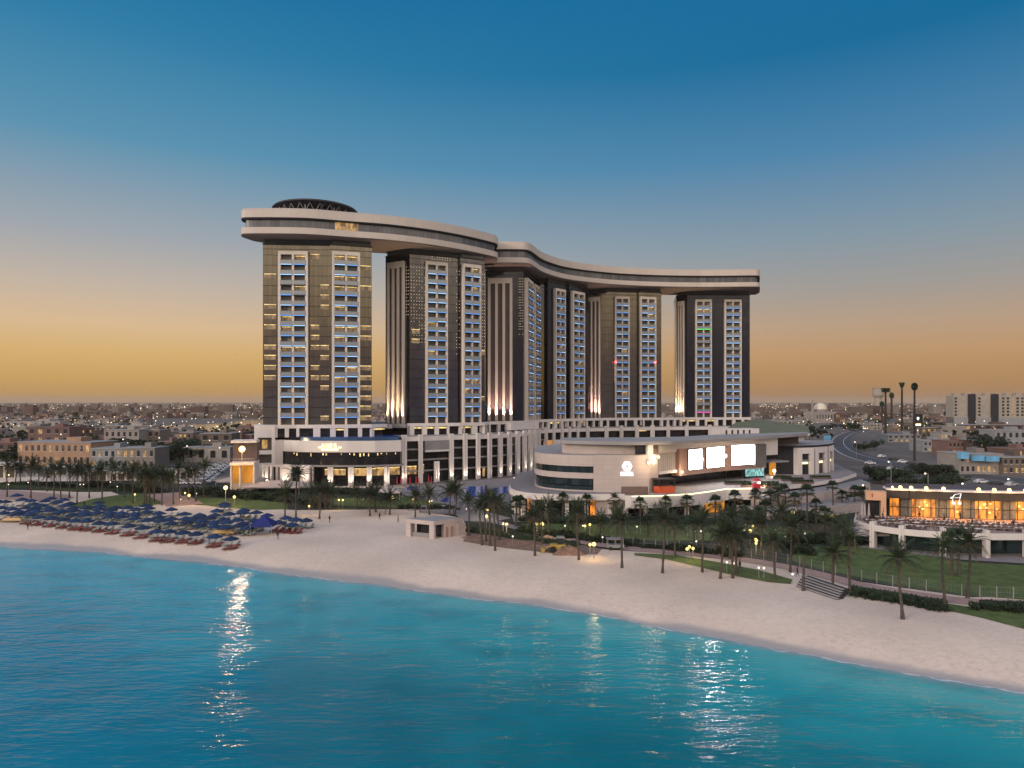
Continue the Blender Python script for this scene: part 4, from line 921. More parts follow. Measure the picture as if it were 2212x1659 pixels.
# stone ramps on the right of the terrace
rm = empty('terrace_ramp', (60, 170, 2), 'pinkish stone retaining walls stepping down beside the mall palms', 'retaining wall')
for k, (pl, z0, z1) in enumerate((([(1622, 174.2), (1700, 181), (1815, 198.5), (1860, 210), (1880, 200), (1780, 180), (1640, 168)], 1.9, 6.2), ([(1590, 171), (1650, 167.6), (1780, 178), (1900, 192), (1960, 186), (1800, 168), (1660, 160)], 1.9, 4.2))):
    mb = MB(); q = [P2(*p) for p in pl]; a_ = sum(q[i][0] * q[(i + 1) % len(q)][1] - q[(i + 1) % len(q)][0] * q[i][1] for i in range(len(q)))
    mb.prism(q if a_ > 0 else q[::-1], z0, z1, M['stone'], M['pave']); mb.build('stone_terrace', rm)
# furniture of the terrace
kb = empty('orange_booth', (*P2(1440, 166), TZ), 'orange panelled booth on the mall terrace beside the louvres', 'booth')
s = seg(P2(1424, 166), P2(1458, 167.5)); mb = MB(); mb.obox(s, 0, s[3], -2.5, 0, TZ, TZ + 1.5, M['orangep']); mb.build('counter', kb)
mb = MB(); mb.obox(s, 0, s[3], -3, -2.6, TZ, TZ + 3.2, M['dkgrey']); mb.obox(s, -.2, s[3] + .2, -3.2, .2, TZ + 3.2, TZ + 3.45, M['dkgrey']); mb.obox(s, 0, .15, -.2, 0, TZ + 1.5, TZ + 3.2, M['dkgrey']); mb.obox(s, s[3] - .15, s[3], -.2, 0, TZ + 1.5, TZ + 3.2, M['dkgrey']); mb.build('frame', kb)
sc_w = empty('slatted_screen', (*P2(1370, 164), TZ), 'brown slatted screen wall at the foot of the logo wall', 'screen')
mb = MB(); s = seg(P2(1342, 164.6), P2(1400, 164.8)); 
for k in range(24): mb.obox(s, s[3] * k / 24, s[3] * (k + .7) / 24, 0, .25, TZ, TZ + 1.9, M['wood'])
mb.build('slats', sc_w)
def planter(u, D, l_, lab, tree=False):
    x, y = P2(u, D); t = empty('planter', (x, y, TZ), lab, 'planter', 'dark planters on the mall terrace')
    mb = MB(); mb.box(x - l_ / 2, x + l_ / 2, y - .6, y + .6, TZ, TZ + .5, M['slot']); mb.build('trough', t)
    mb = MB(); rr = random.Random(int(u))
    for k in range(int(60 * l_)):
        cx, cy, cz = x + rr.uniform(-l_ / 2, l_ / 2), y + rr.uniform(-.6, .6), TZ + .45 + rr.random() * .5; a = rr.random() * 6.3; q = .16
        mb.face([(cx - q * math.cos(a), cy - q * math.sin(a), cz - q), (cx + q * math.cos(a), cy + q * math.sin(a), cz - q * .3), (cx + q * .6 * math.cos(a), cy, cz + q), (cx - q, cy, cz + q * .8)], M['leaf'])
    mb.build('foliage', t)
for u, D, l_, lb in ((1594, 184, 7, 'long dark planter below the third screen'), (1662, 183, 5, 'dark planter in front of the orange-lit doorway'), (1625, 179.5, 6, 'dark planter left of the red stall'), (1712, 192, 6, 'dark planter before the black mall wing'), (1733, 186.5, 6, 'front dark planter before the white portals'), (1772, 198, 6, 'dark planter before the second portal'), (1672, 178, 5, 'dark planter right of the red stall'), (1690, 197, 5, 'dark planter under the entrance canopy')): planter(u, D, l_, lb)
rs = empty('red_stall', (*P2(1634, 176), TZ), 'small red stall glowing at the terrace edge', 'stall')
x, y = P2(1634, 176); mb = MB(); mb.box(x - .9, x + .9, y - .8, y + .8, TZ, TZ + 1.2, M['red']); mb.build('counter', rs); mb = MB(); mb.cyl((x, y), 1.3, TZ + 2.0, TZ + 2.8, M['red'], 8, .1); mb.tube((x, y, TZ + 1), (x, y, TZ + 2.2), .06, .06, M['post']); mb.build('awning', rs)
x, y = P2(1640, 178); mastlamp(1640, 1043, 178, TZ, 'warm bright lamp behind the red stall', .42, M['bulbw'], 2500, (1, .75, .5))
mastlamp(1672.5, 1017, 204, TZ, 'white lantern beside the orange-lit doorway', .55, M['bulbw'], 1500, (1, .85, .7))

# ------------------------------------------------------------------ restaurant on the right
rs = empty('beach_restaurant', (95, 140, 2), 'two-storey terrace restaurant glowing orange with a lamp-lined roof', 'building')
RZ = 6.2
rm_ = PP((1858, 150), (1848, 142), (1845, 137), (1858, 134), (1883, 131.2), (1916, 128.8), (1950, 126.8), (1990, 125.2), (2032, 124), (2095, 122.6), (2150, 122.2), (2212, 122.2), (2330, 123), (2480, 126), (2620, 131))
rbk = [P2(2600, 147), P2(2200, 147), P2(1905, 152)]
mb = MB(); mb.prism(rm_ + rbk, 5.35, RZ - .1, M['white'], M['tile']); mb.build('terrace_slab', rs)
mb = MB()
for i in range(1, len(rm_) - 1): s = seg(rm_[i], rm_[i + 1]); mb.obox(s, 0, s[3], -.25, .05, 5.25, RZ + .2, M['white'])
mb.build('terrace_fascia', rs)
mb = MB()
for i in range(1, len(rm_) - 1):
    s = seg(rm_[i], rm_[i + 1]); mb.obox(s, 0, s[3], -.2, -.15, RZ + 1.1, RZ + 1.16, M['steel'])
    n = max(1, int(s[3] / 1.5))
    for k in range(n): mb.obox(s, s[3] * k / n, s[3] * k / n + .06, -.2, -.14, RZ + .25, RZ + 1.1, M['steel'])
mb.build('railing', rs)
mb = MB(); mb.prism(offset(rm_ + rbk, -3.4), 2, 5.35, M['bglass']); mb.build('lower_glazing', rs)
for u, i in ((1885, 4), (1948, 6), (2038, 8), (2133, 9), (2222, 11), (2310, 12)):
    i = [k for k in range(2, len(rm_) - 1) if rm_[k][0] / rm_[k][1] * FP + CU <= u][-1]
    p = atu(rm_[i], rm_[i + 1], u); s = seg(p, rm_[i + 1]); mb = MB(); mb.obox(s, -.42, .0, -.9, .4, 2, RZ + .8, M['white']); mb.obox(s, .0, .38, -.9, .2, 2, RZ + .8, M['white']); mb.build('pier', rs)
rw = PP((1912, 143.5), (1960, 142.2), (2060, 140), (2130, 138.8), (2212, 138), (2400, 137), (2600, 137))
mb = MB(); mb.prism(rw + [P2(2590, 146), P2(2200, 146), P2(1915, 151)], RZ - .1, 9.9, M['cglass']); mb.build('inner_wall', rs)
mb = MB()
for i in range(len(rw) - 1): s = seg(rw[i], rw[i + 1]); mb.obox(s, 0, s[3], -2.5, 1.6, 10.0, 11.7, M['dkgrey']); mb.obox(s, 0, s[3], -2.5, 1.9, 11.7, 12.0, M['white'])
mb.face([(p[0], p[1], 12.02) for p in rw] + [(*P2(2590, 146), 12.02), (*P2(2200, 146), 12.02), (*P2(1915, 151), 12.02)], M['slot']); mb.build('roof', rs)
M['curtain'] = mat('grey_curtain', (.16, .15, .14), .9, var=.25, vs=2.5)
def rwall(u0, u1, z0, z1, o0, o1, m, name, skew=0):
    i = [k for k in range(len(rw) - 1) if rw[k][0] / rw[k][1] * FP + CU <= (u0 + u1) / 2][-1]
    s = seg(atu(rw[i], rw[i + 1], u0), atu(rw[i], rw[i + 1], u1)); mb = MB(); mb.obox(s, 0, s[3], o0, o1, z0, z1, m); return mb.build(name, rs)
for u0, u1 in ((1922, 1941), (1970, 2020), (2052, 2075), (2106, 2161), (2194, 2240)): rwall(u0, u1, RZ, 9.8, .05, .12, M['orange'], 'lit_window')
for u0, u1 in ((1942, 1969), (2021, 2051), (2076, 2105), (2162, 2193)): rwall(u0, u1, RZ, 9.8, .05, .14, M['curtain'], 'curtain')
mb = MB()
for i in range(len(rw) - 1):
    s = seg(rw[i], rw[i + 1]); n = max(1, round(s[3] / 1.35))
    for k in range(n + 1): mb.obox(s, s[3] * k / n - .05, s[3] * k / n + .05, .3, .45, RZ, 10.0, M['dkgrey'])
    mb.obox(s, 0, s[3], .3, .42, RZ + 1.85, RZ + 1.97, M['dkgrey'])
mb.build('window_mullions', rs)
rq = random.Random(9)
for u, z in ((1995, 9.3), (2001, 8.6), (1985, 8.2), (1992, 7.9), (2060, 9.0), (2066, 7.5), (2125, 9.2), (2138, 9.3), (2130, 8.5), (2115, 8.4), (2152, 8.2), (2136, 7.5), (2200, 8.9), (2208, 8.3)):
    i = [k for k in range(len(rw) - 1) if rw[k][0] / rw[k][1] * FP + CU <= u][-1]; p = atu(rw[i], rw[i + 1], u)
    mb = MB(); mb.ball((p[0], p[1] - .22, z), rq.uniform(.16, .3), M['bulby'], 8, 5); mb.build('pendant_lamp', rs)
for u in (1918, 1935, 1958, 1990, 2027, 2102, 2135, 2167, 2202, 2260):
    i = [k for k in range(len(rw) - 1) if rw[k][0] / rw[k][1] * FP + CU <= u][-1]; p = atu(rw[i], rw[i + 1], u)
    mb = MB(); mb.ball((p[0], p[1] - 1.7, 12.32), .36 if u != 1918 else .22, M['bulb'], 8, 6); mb.tube((p[0], p[1] - 1.7, 11.9), (p[0], p[1] - 1.7, 12.2), .05, .05, M['post'], 4); mb.build('roof_lamp', rs)
    l = bpy.data.lights.new('roof_lamp_light', 'POINT'); l.energy = 90; l.color = (1, .55, .22); l.shadow_soft_size = .3; lo = bpy.data.objects.new('roof_lamp_light', l); C.objects.link(lo); lo.location = (p[0], p[1] - 2.6, 12.2)
for u in (1990, 2060, 2130, 2200):
    i = [k for k in range(len(rw) - 1) if rw[k][0] / rw[k][1] * FP + CU <= u][-1]; p = atu(rw[i], rw[i + 1], u)
    l = bpy.data.lights.new('added_terrace_light', 'POINT'); l.energy = 650; l.color = (1, .5, .15); l.shadow_soft_size = .6; lo = bpy.data.objects.new('added_terrace_light', l); C.objects.link(lo); lo.location = (p[0], p[1] - 2.2, 8.6)  # added lamps outside the glazing, throwing orange glow onto the terrace
# bird line sign on the roof edge
sg = seg(atu(rw[2], rw[3], 2048) if False else P2(2050, 138.0), P2(2075, 137.6)); s = sg; bs_ = empty('outline_sign', (*segpt(s, 1, 0), 10), 'white outline sign like an abstract bird on the restaurant roof edge', 'sign')
mb = MB(); K = s[3] / 135.0
def q_(x, y): return (*segpt(s, x * K, .2), 11.45 + (285 - y) * K * 1.05 + .1)
for a_, b_ in (((22, 350), (60, 300)), ((60, 300), (138, 285)), ((138, 285), (112, 388)), ((60, 340), (118, 335)), ((10, 342), (22, 350)), ((10, 342), (28, 330)), ((28, 330), (22, 350)), ((40, 345), (36, 392)), ((60, 300), (40, 345)), ((122, 338), (128, 300))):
    mb.tube(q_(*a_), q_(*b_), .045, .045, M['signw'], 4)
mb.build('outline', bs_)
mb = MB(); mb.ball(q_(48, 405), .3, M['signw']); mb.ball(q_(118, 405), .3, M['signw']); mb.build('lamp', bs_)
# peach portal at the left end
pt = empty('peach_portal', (*P2(1895, 138), RZ), 'peach-lit angular portal at the left end of the restaurant', 'portal')
s = seg(P2(1871, 138.5), P2(1914.5, 137.2)); W = s[3]; M['peachw'] = mat('peach_light_portal_render', (.62, .36, .22), .7, var=.1)  # peach light on the portal is put into its base colour
mb = MB(); mb.obox(s, 0, W, -2.0, 0, 10.1, 11.9, M['peachw']); mb.obox(s, .74 * W, W, -2.0, 0, RZ, 10.1, M['peachw']); mb.build('arch', pt)
mb = MB(); mb.obox(s, .05 * W, .74 * W, -5, -2.2, RZ, 10.1, M['black']); mb.build('door', pt)
mb = MB(); mb.obox(s, .28 * W, .33 * W, 0, .05, 10.7, 11.5, M['red']); mb.obox(s, .85 * W, .88 * W, 0, .05, 7.8, 8.6, M['red']); mb.build('mark', pt)
# terrace tables with chairs
def tblproto():
    t = empty('dining_table', (0, 0, 0), 'dark square dining table with white cloth', 'table', 'dining tables on the restaurant terrace')
    mb = MB(); mb.box(-.75, .75, -.45, .45, .72, .78, M['white']); mb.build('table_top', t)
    mb = MB(); mb.box(-.08, .08, -.08, .08, 0, .72, M['dkgrey']); mb.box(-.4, .4, -.25, .25, 0, .05, M['dkgrey']); mb.build('pedestal', t); return t
def chproto():
    t = empty('dining_chair', (0, 0, 0), 'maroon dining chair', 'chair', 'dining chairs on the restaurant terrace')
    mb = MB(); mb.box(-.24, .24, -.24, .24, .42, .48, M['slot']); mb.build('seat', t)
    mb = MB(); mb.box(-.24, .24, .2, .26, .48, .95, M['slot']); mb.build('backrest', t)
    for a_ in (-.2, .2):
        for b_ in (-.2, .2): mb = MB(); mb.box(a_ - .02, a_ + .02, b_ - .02, b_ + .02, 0, .42, M['dkgrey']); mb.build('leg', t)
    return t
tp_, cp_ = tblproto(), chproto(); nT = 0; nC = 0; usedT = usedC = False
rt = random.Random(4)
def setplace(x, y, n, rz):
    global nT, nC, usedT, usedC
    nT += 1; lab = 'white-topped dining table, %s from the left on the restaurant terrace' % ordn(nT)
    if not usedT: usedT = True; tp_.location = (x, y, RZ - .1); tp_.rotation_euler.z = rz; tp_['label'] = lab
    else: copy_tree(tp_, (x, y, RZ - .1), rz, lab)
    for sx_, sy_, ra in ((-.4, -.75, math.pi), (.4, -.75, math.pi), (-.4, .75, 0), (.4, .75, 0))[:n]:
        nC += 1; cx = x + sx_ * math.cos(rz) - sy_ * math.sin(rz); cy = y + sx_ * math.sin(rz) + sy_ * math.cos(rz)
        lab = 'maroon dining chair, %s from the left on the restaurant terrace' % ordn(nC)
        if not usedC: usedC = True; cp_.location = (cx, cy, RZ - .1); cp_.rotation_euler.z = rz + ra; cp_['label'] = lab
        else: copy_tree(cp_, (cx, cy, RZ - .1), rz + ra, lab)
spots = []
for k in range(15):
    for row in range(3):
        u = 1872 + k * 25 + row * 8 + rt.uniform(-4, 4); D = 136.5 - k * .55 - row * 3.4 + (1.5 if k < 3 else 0) + rt.uniform(-.5, .5)
        lim = [p for p in rm_ if p[0] / p[1] * FP + CU <= u + 8]
        if D > lim[-1][1] + 1.6: spots.append((u, D))
for u, D in sorted(spots): setplace(*P2(u, D), 4, rt.uniform(-.4, .4))
M['whitecl'] = mat('closed_parasol_canvas', (.40, .36, .34), .8, var=.1)
def closedpar(x, y, z, m, lab, cat, grp, h=2.6):
    t = empty('closed_parasol', (x, y, z), lab, cat, grp)
    mb = MB(); mb.tube((x, y, z), (x, y, z + h), .04, .04, M['post'], 5); mb.build('pole', t)
    mb = MB(); mb.cyl((x, y), .26, z + .9, z + h - .1, m, 8, .08); mb.build('canopy', t)
for k, u in enumerate((1862, 1868, 1877)): closedpar(*P2(u, 137.5), RZ, M['whitecl'], 'folded pale parasol, %s from the left beside the peach portal' % ordn(k + 1), 'parasol', 'folded parasols beside the portal', 3.4)
for k, (u, v) in enumerate(((858, 1051), (866, 1049), (879, 1052), (886, 1050), (899, 1048), (905, 1052), (926, 1047), (932, 1050))): closedpar(*G(u, v), 2, M['red'], 'folded red parasol, %s from the left below the hotel' % ordn(k + 1), 'parasol', 'folded red parasols by the pool', 3.2)
# ------------------------------------------------------------------ palms
def frond(mb, az, el, Ln, m, r, droop=1.0, nl=15, lw=.075, ll=.62):
    p = Vector((0, 0, 0)); d = Vector((math.cos(az) * math.cos(el), math.sin(az) * math.cos(el), math.sin(el))); st = Ln / nl
    side = Vector((-math.sin(az), math.cos(az), 0))
    for i in range(nl):
        t = i / nl; q = p + d * st; wr = .045 * (1 - t) + .012
        mb.face([p - side * wr, p + side * wr, q + side * wr, q - side * wr], m)
        if t > .1:
            l2 = ll * math.sin(math.pi * min(1, .18 + t * .86)) ** .6 * r.uniform(.85, 1.1); up = d.cross(side) * -1
            for sgn in (1, -1):
                tip = q + side * sgn * l2 * .85 + d * l2 * .5 + Vector((0, 0, -.28 * l2 * r.uniform(.4, 1.5)))
                mb.face([p + d * st * .05, p + d * st * .62 + Vector((0, 0, lw * .5)), tip], m)
        p = q; d = (d + Vector((0, 0, -droop * (.055 + .13 * t) * 15 / nl * (.5 + .5 * math.cos(el))))).normalized()
def date_crown(seed):
    r = random.Random(seed); mb = MB(); n = 34
    for i in range(n):
        t = i / n; el = math.radians(80 - 105 * t + r.uniform(-8, 8)); frond(mb, i * 2.4 + r.uniform(-.2, .2), el, r.uniform(2.5, 3.3), M['frond'] if t < .82 else M['frond2'], r, r.uniform(.7, 1.2))
    mb.ball((0, 0, -.25), .34, M['bark'], 7, 4, 1.4)
    return mb.mesh('crown')
def fan_crown(seed):
    r = random.Random(seed); mb = MB(); n = 34
    for i in range(n):
        t = i / n; el = math.radians(85 - 120 * t + r.uniform(-8, 8)); az = i * 2.4; d = Vector((math.cos(az) * math.cos(el), math.sin(az) * math.cos(el), math.sin(el)))
        side = Vector((-math.sin(az), math.cos(az), 0)); up = d.cross(side); pl = r.uniform(.75, 1.15); m = M['fan'] if t < .85 else M['frond2']
        c = d * pl; mb.face([side * -.03, side * .03, c + side * .02, c - side * .02], m)
        for k in range(11):
            a = math.radians(-78 + 156 * k / 10); e = c + (d * math.cos(a) + side * math.sin(a)) * r.uniform(.75, .95) + Vector((0, 0, -.14 - .12 * abs(math.sin(a)))); w_ = (d * -math.sin(a) + side * math.cos(a)) * .075
            mid = c + (e - c) * .55 + Vector((0, 0, .08)); mb.face([c, mid + w_, e, mid - w_], m)
    mb.ball((0, 0, -.35), .26, M['bark'], 7, 4, 1.6)
    return mb.mesh('crown')
def trunk_mesh(seed, r0, r1, lean=.25):
    r = random.Random(seed); mb = MB(); n = 8; k = 12; a = r.random() * 6.3; base = 0; mi_ = mb.mi(M['bark'])
    for j in range(k + 1):
        t = j / k; rad = (r0 + (r1 - r0) * t) * (1.0 + (.5 * (1 - t * 8) if t < .12 else 0)) * (1.06 if j % 2 else .95); ox, oy = lean * math.sin(t * 1.9) * math.cos(a) * t, lean * math.sin(t * 1.9) * math.sin(a) * t
        f = 1 - t ** 3; ox *= f * 1.5; oy *= f * 1.5
        for i in range(n): mb.v.append((ox + rad * math.cos(2 * math.pi * i / n), oy + rad * math.sin(2 * math.pi * i / n), t))
    for j in range(k):
        for i in range(n):
            i2 = (i + 1) % n; mb.f.append((j * n + i, j * n + i2, (j + 1) * n + i2, (j + 1) * n + i)); mb.m.append(mi_); mb.uv.append([(0, 0)] * 4)
    return mb.mesh('trunk', smooth=True)
DC = [date_crown(i) for i in range(4)]; FC = [fan_crown(20 + i) for i in range(3)]; DT = [trunk_mesh(i, .20, .145, .3) for i in range(4)]; FT = [trunk_mesh(10 + i, .26, .15, .15) for i in range(3)]
palms = [  # u, base v, top v, kind, zone
 (970.6, 1112, 1044, 'd', 'c'), (983.6, 1111, 1046, 'd', 'c'), (1012.6, 1157.6, 1068, 'd', 'k'), (1041, 1177.6, 1078, 'd', 'k'), (1058.6, 1179.6, 1062, 'd', 'k'), (1069.6, 1189.6, 1066, 'd', 'k'), (1079.6, 1165.6, 1074, 'd', 'k'), (1050, 1170, 1070, 'd', 'k'),
 (1114.6, 1137.6, 1076, 'f', 'm'), (1123, 1122, 1074, 'f', 'm'), (1155.6, 1200.6, 1098, 'd', 'k'), (1172.6, 1176, 1086, 'd', 'k'), (1147.6, 1144, 1096, 'd', 'm'), (1185.6, 1149, 1084, 'd', 'm'), (1214.6, 1125.6, 1066, 'f', 'm'), (1237.6, 1156, 1114, 'd', 'm'), (1250.6, 1209.6, 1088, 'd', 'b'),
 (1267.6, 1124, 1070, 'f', 'm'), (1297.6, 1156, 1112, 'd', 'm'), (1324.6, 1122, 1069, 'f', 'm'), (1332.6, 1166, 1100, 'd', 'm'), (1343.6, 1226.6, 1106, 'd', 'b'), (1383.6, 1129.6, 1077, 'f', 'm'), (1431, 1238, 1100, 'd', 'b'), (1437, 1124, 1072, 'f', 'm'), (1458, 1202, 1116, 'd', 'b'), (1484, 1124, 1071, 'f', 'm'),
 (1517, 1236, 1110, 'd', 'b'), (1544, 1124, 1072, 'f', 'm'), (1556, 1250, 1130, 'd', 'b'), (1577, 1208, 1098, 'd', 'b'), (1583, 1249, 1128, 'd', 'b'), (1591, 1238, 1136, 'd', 'b'), (1589, 1118, 1062, 'f', 'm'), (1630, 1124, 1058, 'f', 'm'), (1638, 1150, 1096, 'f', 'm'), (1644, 1200, 1112, 'd', 'm'), (1663, 1116, 1062, 'f', 'm'), (1682, 1112, 1052, 'f', 'm'),
 (1698, 1108, 1049, 'f', 'm'), (1716, 1112, 1066, 'f', 'm'), (1743, 1146, 1048, 'f', 'm'), (1764, 1138, 1078, 'f', 'm'), (1674, 1252, 1148, 'd', 'b'), (1707, 1236, 1118, 'd', 'b'), (1798.6, 1272, 1170, 'd', 'b'), (1836, 1277, 1142, 'd', 'b'), (1950, 1337, 1180, 'd', 'b'), (2041, 1309, 1160, 'd', 'r'), (2090, 1293, 1148, 'd', 'r'), (2056, 1244, 1150, 'f', 'r'), (2072, 1242, 1146, 'f', 'r'),
 (1605, 1150, 1092, 'f', 'm'), (1560, 1160, 1104, 'd', 'm'), (1520, 1150, 1100, 'd', 'm'), (1655, 1140, 1084, 'f', 'm'), (1690, 1150, 1090, 'd', 'm'), (1730, 1160, 1110, 'd', 'm'), (1780, 1150, 1096, 'f', 'm'), (1800, 1110, 1040, 'f', 'm'), (1820, 1104, 1060, 'f', 'm'), (1847, 1103, 1050, 'f', 'm'), (1864, 1100, 1052, 'f', 'm'), (1790, 1170, 1112, 'd', 'm'), (1420, 1150, 1098, 'd', 'm'), (1500, 1182, 1110, 'd', 'm'), (1400, 1160, 1108, 'd', 'm'), (1615, 1182, 1106, 'd', 'm'), (1820, 1180, 1120, 'd', 'm'),
 (615.5, 1118, 1052, 'd', 'c'), (639, 1119, 1007, 'd', 'c'), (690, 1121, 1046, 'd', 'c'), (704, 1100, 1048, 'd', 'c'), (714, 1100, 1050, 'd', 'c'), (799, 1115, 1052, 'd', 'c'), (770, 1100, 1054, 'd', 'c'), (812, 1106, 1056, 'd', 'c'), (897, 1118, 1056, 'd', 'c'), (927.5, 1112, 1054, 'd', 'c'), (842, 1112, 1060, 'd', 'c'), (672, 1098, 1052, 'd', 'c')]
for i, (x5, y5) in enumerate(((60, 920), (130, 826), (175, 822), (262, 930), (400, 872), (460, 940), (520, 955), (590, 930), (655, 980), (760, 930), (870, 962), (945, 812), (985, 830), (1060, 930), (1130, 972), (1225, 985), (1245, 960), (1275, 975), (1312, 962), (1380, 990), (1480, 985), (1535, 950), (1610, 945), (1670, 960), (1735, 930), (330, 850), (700, 850), (835, 840), (1180, 850), (1330, 850), (1430, 870))):
    u = x5 / 3.947; vb = 840.6 + y5 / 3.947; palms.append((u, vb, vb - (76 if y5 > 900 else 48) + R.uniform(-6, 6), 'd', 'l'))
znames = {'c': ('the gardens below the hotel', 'palms in the hotel gardens'), 'k': ('the sand beside the beach kiosk', 'palms beside the beach kiosk'), 'm': ('the mall gardens', 'palms below the shopping mall'), 'b': ('the edge of the right beach', 'palms along the right beach'), 'r': ('the restaurant lawn', 'palms on the restaurant lawn'), 'l': ('the gardens behind the blue parasols', 'palms behind the parasols')}
cnt = {}
for (u, vb, vt, k, z) in sorted(palms):
    D = dep(vb); x = X(u, D); top = Zv(vt, D) - 2; key = (z, k); cnt[key] = cnt.get(key, 0) + 1
    kn = 'drooping date palm' if k == 'd' else 'fan palm with a round starry crown'
    lab = '%s, %s from the left in %s' % (kn, ordn(cnt[key]), znames[z][0])
    if z in 'kbr' and k == 'd' and u == 1950: lab = 'lone date palm standing nearest the camera on the right beach sand'
    base = hgt(x, D); t = empty('date_palm' if k == 'd' else 'fan_palm', (x, D, base), lab, 'palm tree', znames[z][1])
    t.rotation_euler.x = R.uniform(-.045, .045); t.rotation_euler.y = R.uniform(-.045, .045); cs = R.uniform(.92, 1.18) * (1.1 if k == 'd' else 1.05)
    if z in 'lc': cs *= 1.15
    th = max(2.5, top - (1.5 if k == 'd' else 1.2) * cs)
    ri = R.randint(0, 3)
    inst('trunk', (DT if k == 'd' else FT)[ri % (4 if k == 'd' else 3)], t, (x, D, base), R.random() * 6.3, (1, 1, th + .1))
    c = inst('crown', (DC if k == 'd' else FC)[ri % (4 if k == 'd' else 3)], t, (x, D, base + th), R.random() * 6.3, (cs, cs, cs * R.uniform(.9, 1.1)))
    c.rotation_euler.x = R.uniform(-.08, .08)
x, y = G(1735, 1276); o = empty('palm_stump', (x, y, hgt(x, y)), 'bare crownless palm trunk on the sand below the white steps', 'palm tree'); inst('trunk', DT[1], o, (x, y, hgt(x, y) - .1), 0, (1.1, 1.1, 4.9)); x, y = G(1454.5, 1224)

# ------------------------------------------------------------------ leafy trees and bushes
def crown_mesh(seed, n=900, rx=1.0, rz=.75, q=.11):
    r = random.Random(seed); mb = MB(); cl = [(r.gauss(0, .42) * rx, r.gauss(0, .42) * rx, r.gauss(0, .35) * rz, r.uniform(.25, .45)) for _ in range(13)]
    for i in range(n):
        cx, cy, cz, cr = cl[r.randrange(13)]; d = Vector((r.gauss(0, 1), r.gauss(0, 1), r.gauss(0, 1))).normalized() * cr * r.uniform(.75, 1.05)
        p = Vector((cx, cy, cz)) + d; a = Vector((r.gauss(0, 1), r.gauss(0, 1), r.gauss(0, .6))).normalized() * q * r.uniform(.6, 1.4); b = a.cross(Vector((r.gauss(0, 1), r.gauss(0, 1), r.gauss(0, 1)))).normalized() * q * .7
        mb.face([p - a, p + b, p + a, p - b], M['leaf'])
    return mb.mesh('crown')
TC = [crown_mesh(i) for i in range(3)]; BC = [crown_mesh(10 + i, 420, 1.0, .45, .13) for i in range(3)]
def tree(x, y, z, h, w_, lab, grp):
    t = empty('leafy_tree', (x, y, z), lab, 'tree', grp); r = random.Random(int(x * 7 + y))
    mb = MB(); mb.tube((x, y, z), (x, y, z + h * .55), .04 * h, .025 * h, M['trunk'], 6)
    for k in range(3): a = r.random() * 6.3; mb.tube((x, y, z + h * .35), (x + math.cos(a) * w_ * .25, y + math.sin(a) * w_ * .25, z + h * .7), .018 * h, .01 * h, M['trunk'], 5)
    mb.build('trunk', t); inst('crown', TC[r.randrange(3)], t, (x, y, z + h * .66), r.random() * 6, (w_ * .5, w_ * .5, h * .5))
def rows(name, items, labf, grp, fn):
    for i, it in enumerate(sorted(items)): fn(it, labf % ordn(i + 1), grp)
tl = []
for u0, u1, v, n, hh in ((45, 170, 996, 12, 9), (285, 432, 994, 13, 9), (440, 520, 990, 5, 7), (400, 545, 975, 8, 6), (185, 285, 972, 8, 7), (0, 45, 1002, 4, 6)):
    for k in range(n): tl.append((u0 + (u1 - u0) * (k + R.uniform(.1, .9)) / n, v + R.uniform(-9, 7), hh * R.uniform(.7, 1.15)))
rows('t', [G(u, v) + (h,) for u, v, h in tl], 'dark leafy tree, %s from the left among the villas on the left', 'dark trees among the left villas', lambda it, lb, g: tree(it[0], it[1], 2, it[2], it[2] * 1.3, lb, g))
tr = []
for u0, u1, v, n, hh in ((1770, 1860, 928, 9, 6), (1850, 1900, 975, 4, 5), (1985, 2060, 1032, 7, 5.5), (1880, 1960, 1042, 8, 4.5), (2140, 2160, 992, 3, 10), (1940, 2080, 1052, 8, 4), (1750, 1800, 1052, 4, 4), (2000, 2212, 945, 10, 6)):
    for k in range(n): tr.append((u0 + (u1 - u0) * (k + R.uniform(.1, .9)) / n, v + R.uniform(-5, 5), hh * R.uniform(.7, 1.2)))
rows('t', [G(u, v) + (h,) for u, v, h in tr], 'dark leafy tree, %s from the left beyond the right gardens', 'dark trees on the right', lambda it, lb, g: tree(it[0], it[1], 2, it[2], it[2] * 1.2, lb, g))
bl = []
for (u0, v0, u1, v1, n, s) in ((240, 1058, 345, 1062, 10, 1.4), (400, 1070, 470, 1066, 8, 1.5), (470, 1070, 620, 1082, 16, 1.5), (560, 1076, 700, 1092, 14, 1.4), (700, 1068, 860, 1066, 14, 1.2), (860, 1098, 1000, 1100, 9, .8), (1120, 1148, 1300, 1172, 16, 1.0), (1300, 1172, 1600, 1204, 18, 1.0), (1120, 1128, 1560, 1130, 24, 1.2), (1600, 1120, 1800, 1130, 12, 1.6), (1700, 1172, 1860, 1172, 10, 1.3), (1840, 1285, 2046, 1322, 16, .7), (0, 1050, 240, 1054, 16, 1.3), (1780, 1060, 1900, 1100, 12, 1.8), (1600, 1160, 1760, 1200, 10, 1.2), (2100, 1314, 2230, 1322, 10, .8)):
    for k in range(n): t_ = (k + R.uniform(.2, .8)) / n; bl.append(G(u0 + (u1 - u0) * t_, v0 + (v1 - v0) * t_ + R.uniform(-2.5, 2.5)) + (s * R.uniform(.7, 1.4),))
